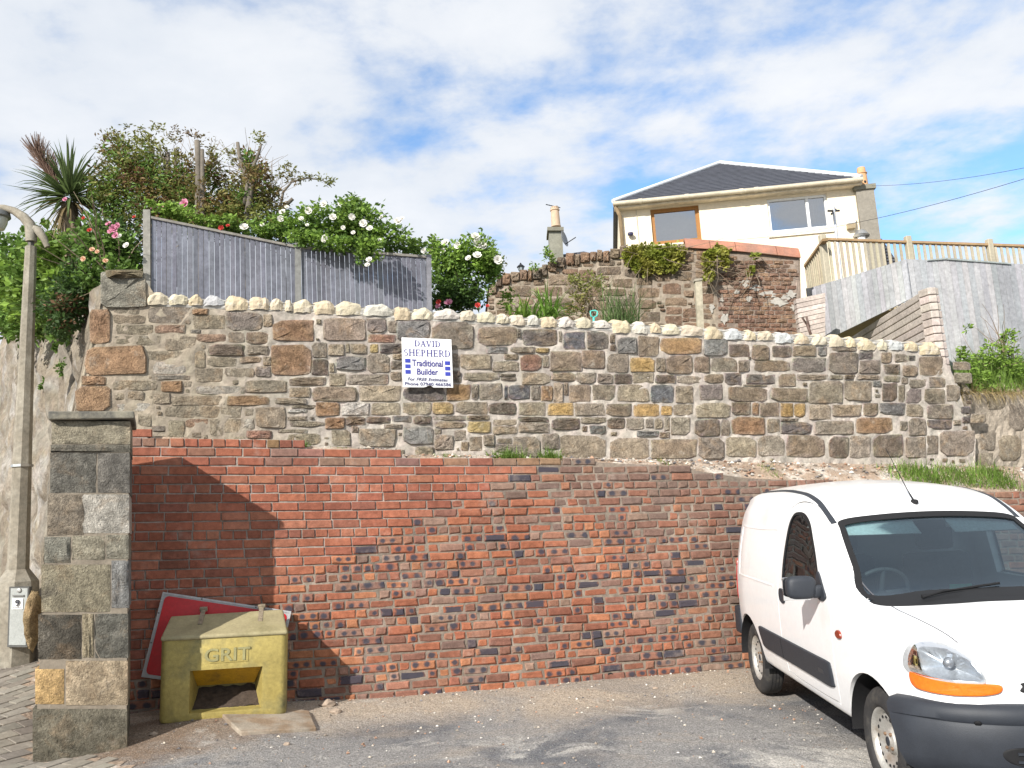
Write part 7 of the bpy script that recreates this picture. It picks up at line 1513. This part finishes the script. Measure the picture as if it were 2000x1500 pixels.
leaves('red_leaves', LB_, t, [(270, 350, 40, 20, 8.9, .2), (420, 440, 50, 25, 8.8, .2), (300, 400, 40, 25, 8.9, .2)], 420, .05, 24)
# white rose on the fence
t = thing('white_rose_bush', 'green rose bush full of white blooms arching over the board fence', 'rose bush', at(680, 600, 8.7))
inside = lambda p: False
BW_ = [(640, 440, 60, 38, 8.5, .35), (700, 440, 60, 40, 8.5, .35), (560, 450, 50, 26, 8.4, .3), (760, 470, 50, 26, 8.6, .3), (510, 455, 30, 18, 8.3, .25), (690, 410, 35, 22, 8.5, .25), (720, 490, 26, 32, 8.15, .12), (805, 487, 30, 16, 8.7, .25), (450, 440, 30, 14, 8.2, .2), (600, 470, 50, 16, 8.2, .15), (660, 480, 50, 16, 8.2, .15)]
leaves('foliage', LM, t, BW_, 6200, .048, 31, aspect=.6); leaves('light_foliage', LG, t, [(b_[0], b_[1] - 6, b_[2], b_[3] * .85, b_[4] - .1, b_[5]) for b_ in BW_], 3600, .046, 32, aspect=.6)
sp_w = [(477, 445, 8.0, 1.5), (548, 428, 8.1, 1.2), (552, 415, 8.15, 1.2), (588, 428, 8.1, 1.0), (603, 412, 8.1, 1.3), (633, 400, 8.2, 1.3), (635, 465, 7.95, 1.1), (650, 425, 8.1, 1.3), (687, 424, 8.1, 1.2), (710, 437, 8.05, 1.4), (722, 447, 8.05, 1.2), (632, 470, 7.95, .9), (777, 433, 8.3, 1.4), (785, 428, 8.3, 1.0), (721, 508, 7.9, 1.1), (718, 518, 7.9, 1.0), (665, 398, 8.3, .9), (745, 425, 8.3, .8), (560, 405, 8.2, .8), (512, 440, 8.05, .8), (828, 490, 8.5, 1.0), (690, 455, 8.0, .8), (742, 470, 8.1, .8), (670, 445, 8.0, .8), (600, 440, 8.0, .7)]
flowers(t, FW, [(a, b_, c, d * .56) for a, b_, c, d in sp_w]); flowers(t, FPK, [(361, 398, 8.0, 1.0), (322, 408, 8.0, .9), (300, 405, 8.0, .6)])
leaves('trailing_foliage', LG, t, [(330, 415, 34, 12, 8.0, .2), (365, 420, 30, 14, 8.0, .2), (310, 405, 20, 10, 8.0, .15), (420, 440, 40, 12, 8.1, .2)], 900, .05, 33, aspect=.6); flowers(t, FR, [(432, 445, 7.95, .8), (445, 441, 7.95, .6)])
mb = MB(); twigs(mb, [(640, 520, 8.6), (700, 520, 8.6), (560, 500, 8.5), (790, 520, 8.8)], 26, .3, .006, 9, .8); mb.build('stems', MBARK, t)
# round rose bush past the fence
t = thing('round_rose_bush', 'tall rounded white rose bush between the fence and the garden wall', 'rose bush', at(895, 610, 9.6))
BR_ = [(880, 520, 40, 45, 9.7, .35), (925, 500, 42, 35, 9.7, .35), (870, 570, 40, 40, 9.6, .35), (920, 560, 45, 45, 9.6, .35), (855, 500, 22, 25, 9.8, .3), (950, 520, 28, 35, 9.6, .25)]
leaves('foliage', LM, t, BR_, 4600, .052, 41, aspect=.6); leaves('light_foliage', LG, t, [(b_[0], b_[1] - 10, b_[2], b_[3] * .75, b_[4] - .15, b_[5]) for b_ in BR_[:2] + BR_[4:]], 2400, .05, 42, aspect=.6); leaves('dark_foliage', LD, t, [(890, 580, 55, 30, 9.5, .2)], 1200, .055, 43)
flowers(t, FW, [(928, 463, 9.3, 1.0), (934, 476, 9.3, 1.2), (932, 500, 9.2, 1.0), (894, 480, 9.3, .8), (972, 508, 9.2, 1.0), (945, 480, 9.3, .8), (870, 475, 9.4, .9), (915, 505, 9.2, .7), (865, 490, 9.4, .7)]); flowers(t, FPK, [(876, 592, 9.1, 1.0), (856, 598, 9.1, .7)]); flowers(t, FR, [(857, 590, 9.1, .9), (933, 597, 9.1, 1.0), (952, 598, 9.1, .7)])
mb = MB(); twigs(mb, [(890, 600, 9.7), (925, 600, 9.7)], 20, .5, .008, 10, 1.0); mb.build('stems', MBARK, t)
t = thing('standard_shrub', 'slim reddish stemmed shrub with a small brownish crown by the garden wall', 'shrub', at(951, 612, 9.9)); mb = MB()
for pts in (((948, 620, 9.9), (953, 575, 9.9), (956, 548, 9.9)), ((956, 548, 9.9), (945, 530, 9.9), (938, 518, 9.9)), ((956, 548, 9.9), (962, 530, 9.9), (972, 515, 9.9)), ((956, 548, 9.9), (958, 530, 9.9), (956, 510, 9.9)), ((957, 552, 9.9), (970, 538, 9.9), (978, 525, 9.9))): branch(mb, pts, .014, .007, 6)
mb.build('trunk', mat('red_bark', (.20, .09, .06), .8, var=.2), t, True); leaves('crown', LO, t, [(950, 522, 22, 16, 9.9, .2), (970, 515, 18, 14, 9.9, .2), (968, 535, 18, 10, 9.8, .15)], 700, .04, 44)
# strap-leaved plants and grasses behind the coping
def clump(name, label, cat, u, v, Y, n, L_, w, droop, m, seed, spread=.12, group=None, elr=(.5, 1.45), lean=None):
    p0 = at(u, v, Y); t = thing(name, label, cat, p0, group=group); r = random.Random(seed); mb = MB()
    for k in range(n):
        a = r.uniform(0, 6.283); el = r.uniform(*elr); d = Vector((math.cos(a) * math.cos(el), math.sin(a) * math.cos(el), math.sin(el)));
        if lean: d += lean
        strap(mb, p0 + Vector((r.uniform(-spread, spread), r.uniform(-spread, spread), 0)), d, L_ * r.uniform(.55, 1.1), w * r.uniform(.7, 1.2), droop * r.uniform(.4, 1.3), 6)
    mb.build('blades', m, t); return t
clump('strap_leaf_plant', 'arching strap-leaved plant with broad bright green blades behind the coping', 'plant', 1065, 626, 9.3, 75, .52, .014, .55, leaf_mat('strap_green', (.17, .30, .05), isl=.4), 51, .14)
clump('strap_leaf_plant', 'low leafy green plant just left of the arching strap-leaved one', 'plant', 1018, 622, 9.3, 40, .30, .016, .5, LG, 52, .12)
clump('tall_grass', 'tuft of tall fine ornamental grass right of the turquoise handle', 'grass', 1212, 640, 9.6, 240, .62, .0045, .40, leaf_mat('grass_blue', (.13, .20, .07), isl=.45), 53, .20, elr=(.75, 1.5))
t = thing('young_shrub', 'small airy green shrub above the arching plant by the garden wall', 'shrub', at(1150, 630, 9.7)); mb = MB(); twigs(mb, [(1150, 620, 9.7)], 26, .7, .006, 11, 1.2); mb.build('stems', MBARK, t); leaves('foliage', LO, t, [(1150, 560, 40, 26, 9.7, .3), (1120, 550, 22, 16, 9.7, .2), (1170, 545, 18, 12, 9.7, .2), (1130, 590, 30, 24, 9.6, .25)], 800, .045, 54)
t = thing('wall_weed', 'pale green weed growing at the left end of the garden wall top', 'weed', at(1070, 515, 12.4)); leaves('foliage', LG, t, [(1066, 500, 8, 16, 12.3, .1), (1080, 505, 10, 8, 12.3, .1), (1045, 520, 12, 6, 12.3, .1), (1068, 488, 4, 8, 12.3, .06)], 260, .05, 55)
t = thing('climbing_weed', 'thin light green plant in front of the left end of garden wall', 'weed', at(985, 615, 9.8)); leaves('foliage', LG, t, [(990, 590, 16, 20, 9.8, .15), (1000, 575, 10, 10, 9.8, .1)], 240, .045, 56)
# ivy on the old wall
for lab, bl_, sd_ in (('yellow green ivy mat over the garden wall top beside the ridge tiles', [(1245, 492, 32, 16, 12.22, .04), (1290, 496, 44, 20, 12.18, .04), (1265, 518, 30, 16, 12.2, .03), (1325, 492, 18, 14, 12.14, .04), (1240, 504, 24, 14, 12.22, .03), (1305, 516, 28, 16, 12.16, .03)], 61), ('smaller ivy patch trailing down below the terracotta ridge tiles', [(1400, 492, 26, 12, 11.95, .05), (1385, 515, 14, 24, 11.95, .04), (1415, 510, 12, 14, 11.95, .04), (1382, 540, 8, 14, 11.95, .03)], 62), ('tiny ivy sprig at the garden wall end', [(1475, 500, 10, 5, 11.9, .03), (1466, 530, 5, 10, 11.9, .03)], 63)):
    t = thing('ivy', lab, 'ivy', at(bl_[0][0], bl_[0][1], bl_[0][4])); leaves('foliage', LI, t, bl_, {61: 2600, 62: 1000, 63: 110}[sd_], .055, sd_, aspect=.9); mb = MB(); twigs(mb, [(b_[0], b_[1], b_[4]) for b_ in bl_], 16, .6, .006, sd_, -.4); mb.build('stems', MBARK, t)
# grassy bank on the right
MGRASS = leaf_mat('grass_green', (.19, .30, .06), isl=.45); MDRY = leaf_mat('grass_dry', (.42, .33, .16), isl=.3)
def grass(name, label, m, where, n, hlo, hhi, w, seed, droop=.5, kind='stuff', cat=None, dirb=Vector((0, 0, 1)), group=None):
    r = random.Random(seed); mb = MB()
    for _ in range(n):
        p = where(r); d = dirb + Vector((r.uniform(-.6, .6), r.uniform(-.6, .6), 0)); strap(mb, p, d, r.uniform(hlo, hhi), w * r.uniform(.7, 1.3), droop * r.uniform(.3, 1.4), 4)
    o = mb.build(name, m); tag(o, label, cat, group, kind); return o
bank = mesh_obj('grass_bank', [], [], MSOIL); BKv = []
for i in range(21):
    for j in range(7): u = lerp(1868, 2330, i / 20); t_ = j / 6; p = FARP.px(u, lerp(770, 772, i / 20)).lerp(at(u + 4, 716 - (u - 1870) * .02, 11.15), t_); p.z += .04 * math.sin(t_ * 3.1) + .02 * hash2(i * .9, j * 1.1); BKv.append(tuple(p))
bank.data.from_pydata(BKv, [], [(i * 7 + j, (i + 1) * 7 + j, (i + 1) * 7 + j + 1, i * 7 + j + 1) for i in range(20) for j in range(6)]); bank.data.update(); tag(bank, kind='structure')
def on_bank(r): 
    i = r.uniform(0, 19.99); j = r.uniform(0, 5.99); a = Vector(BKv[int(i) * 7 + int(j)]); b_ = Vector(BKv[(int(i) + 1) * 7 + int(j)]); c = Vector(BKv[int(i) * 7 + int(j) + 1]); return a + (b_ - a) * (i % 1) + (c - a) * (j % 1)
grass('grass', 'green grass and weeds on the bank below the plank fence', MGRASS, on_bank, 4200, .12, .34, .006, 71); grass('dry_grass', 'straw coloured dry grass hanging over the far retaining wall', MDRY, lambda r: Vector(BKv[r.randrange(0, 20) * 7]).lerp(Vector(BKv[r.randrange(0, 20) * 7 + 1]), 0) + Vector((r.uniform(-.1, .1), r.uniform(0, .12), 0)), 800, .18, .36, .004, 72, 1.1, dirb=Vector((.1, -.6, .45)))
t = thing('bramble', 'low green bramble on the bank against the plank fence', 'bramble', at(1930, 720, 10.7)); leaves('foliage', LG, t, [(1935, 695, 34, 26, 10.7, .2), (1965, 680, 22, 22, 10.8, .2), (1975, 655, 22, 14, 10.8, .15), (1900, 715, 26, 26, 10.5, .2), (1990, 720, 30, 24, 10.6, .2), (1880, 690, 12, 14, 10.5, .1), (1910, 745, 30, 22, 10.3, .15), (1890, 640, 6, 8, 10.5, .05)], 1700, .055, 73); mb = MB(); twigs(mb, [(1930, 720, 10.7), (1970, 690, 10.8)], 18, .6, .006, 12, .8); mb.build('stems', MBARK, t)
# tufts on the ledge
def ledge_pt(u, f=.5):
    s = BRICKP.st(u, 900)[0]; f_ = BRICKP.pt(s, itp(bTop, s), -.05); a = (Vector((f_.x, f_.y, 0)) - STONEP.A).dot(STONEP.d); bk = STONEP.pt(a, STONEP.px(u, stone_base_v(u) + 3).z, 0); return f_.lerp(bk, f)
for (u, wd, n, hgt, lab) in ((1003, .16, 300, .17, 'thick green grass tuft on the wall ledge left of the tall spiky one'), (1085, .12, 190, .18, 'tall spiky green grass tuft on the middle of wall ledge'), (600, .04, 26, .10, 'small grass sprout where the brick wall first steps down'), (885, .16, 70, .07, 'sparse short grass along the ledge below the sign'), (1310, .06, 24, .07, 'tiny grass sprig on the rubble ledge beside the tall tuft'), (1525, .10, 60, .09, 'small dry grass tuft on the ledge above the van rear'), (1825, .30, 620, .19, 'largest green grass clump on the ledge above the van roof'), (1905, .2, 380, .19, 'leafy grass clump right of the largest one on the ledge'), (1975, .24, 520, .21, 'grass clump at the far end of the brick wall'), (660, .10, 24, .06, 'scattered grass blades above the second brick step')):
    c_ = ledge_pt(u); t = thing('grass_tuft', lab, 'grass tuft', c_, group='grass tufts on the ledge'); r = random.Random(int(u)); mb = MB()
    for k in range(n):
        du = r.gauss(0, .5) * wd; p = ledge_pt(u + du * 200, r.uniform(.05, .75)); strap(mb, p, Vector((r.uniform(-.6, .6), r.uniform(-.7, .4), 1)), hgt * r.uniform(.4, 1.1), .004 * r.uniform(.7, 1.3), r.uniform(.2, .8), 4)
    mb.build('blades', MGRASS, t)
for (u, v, ru, rv, lab) in ((122, 715, 14, 16, 'green weed growing from the rendered wall near its corner'), (92, 752, 13, 14, 'round green weed on the rendered wall beside the lamp shaft'), (20, 780, 12, 20, 'green weed on the rendered wall left of the lamp shaft'), (112, 680, 8, 6, 'tiny weed on the rendered wall below the hanging shrub')):
    q = LWP.px(u, v, .03); t = thing('wall_weed', lab, 'weed', q); leaves('foliage', LM, t, [(u, v, ru, rv, q.y - .05, .07)], 170, .04, u)
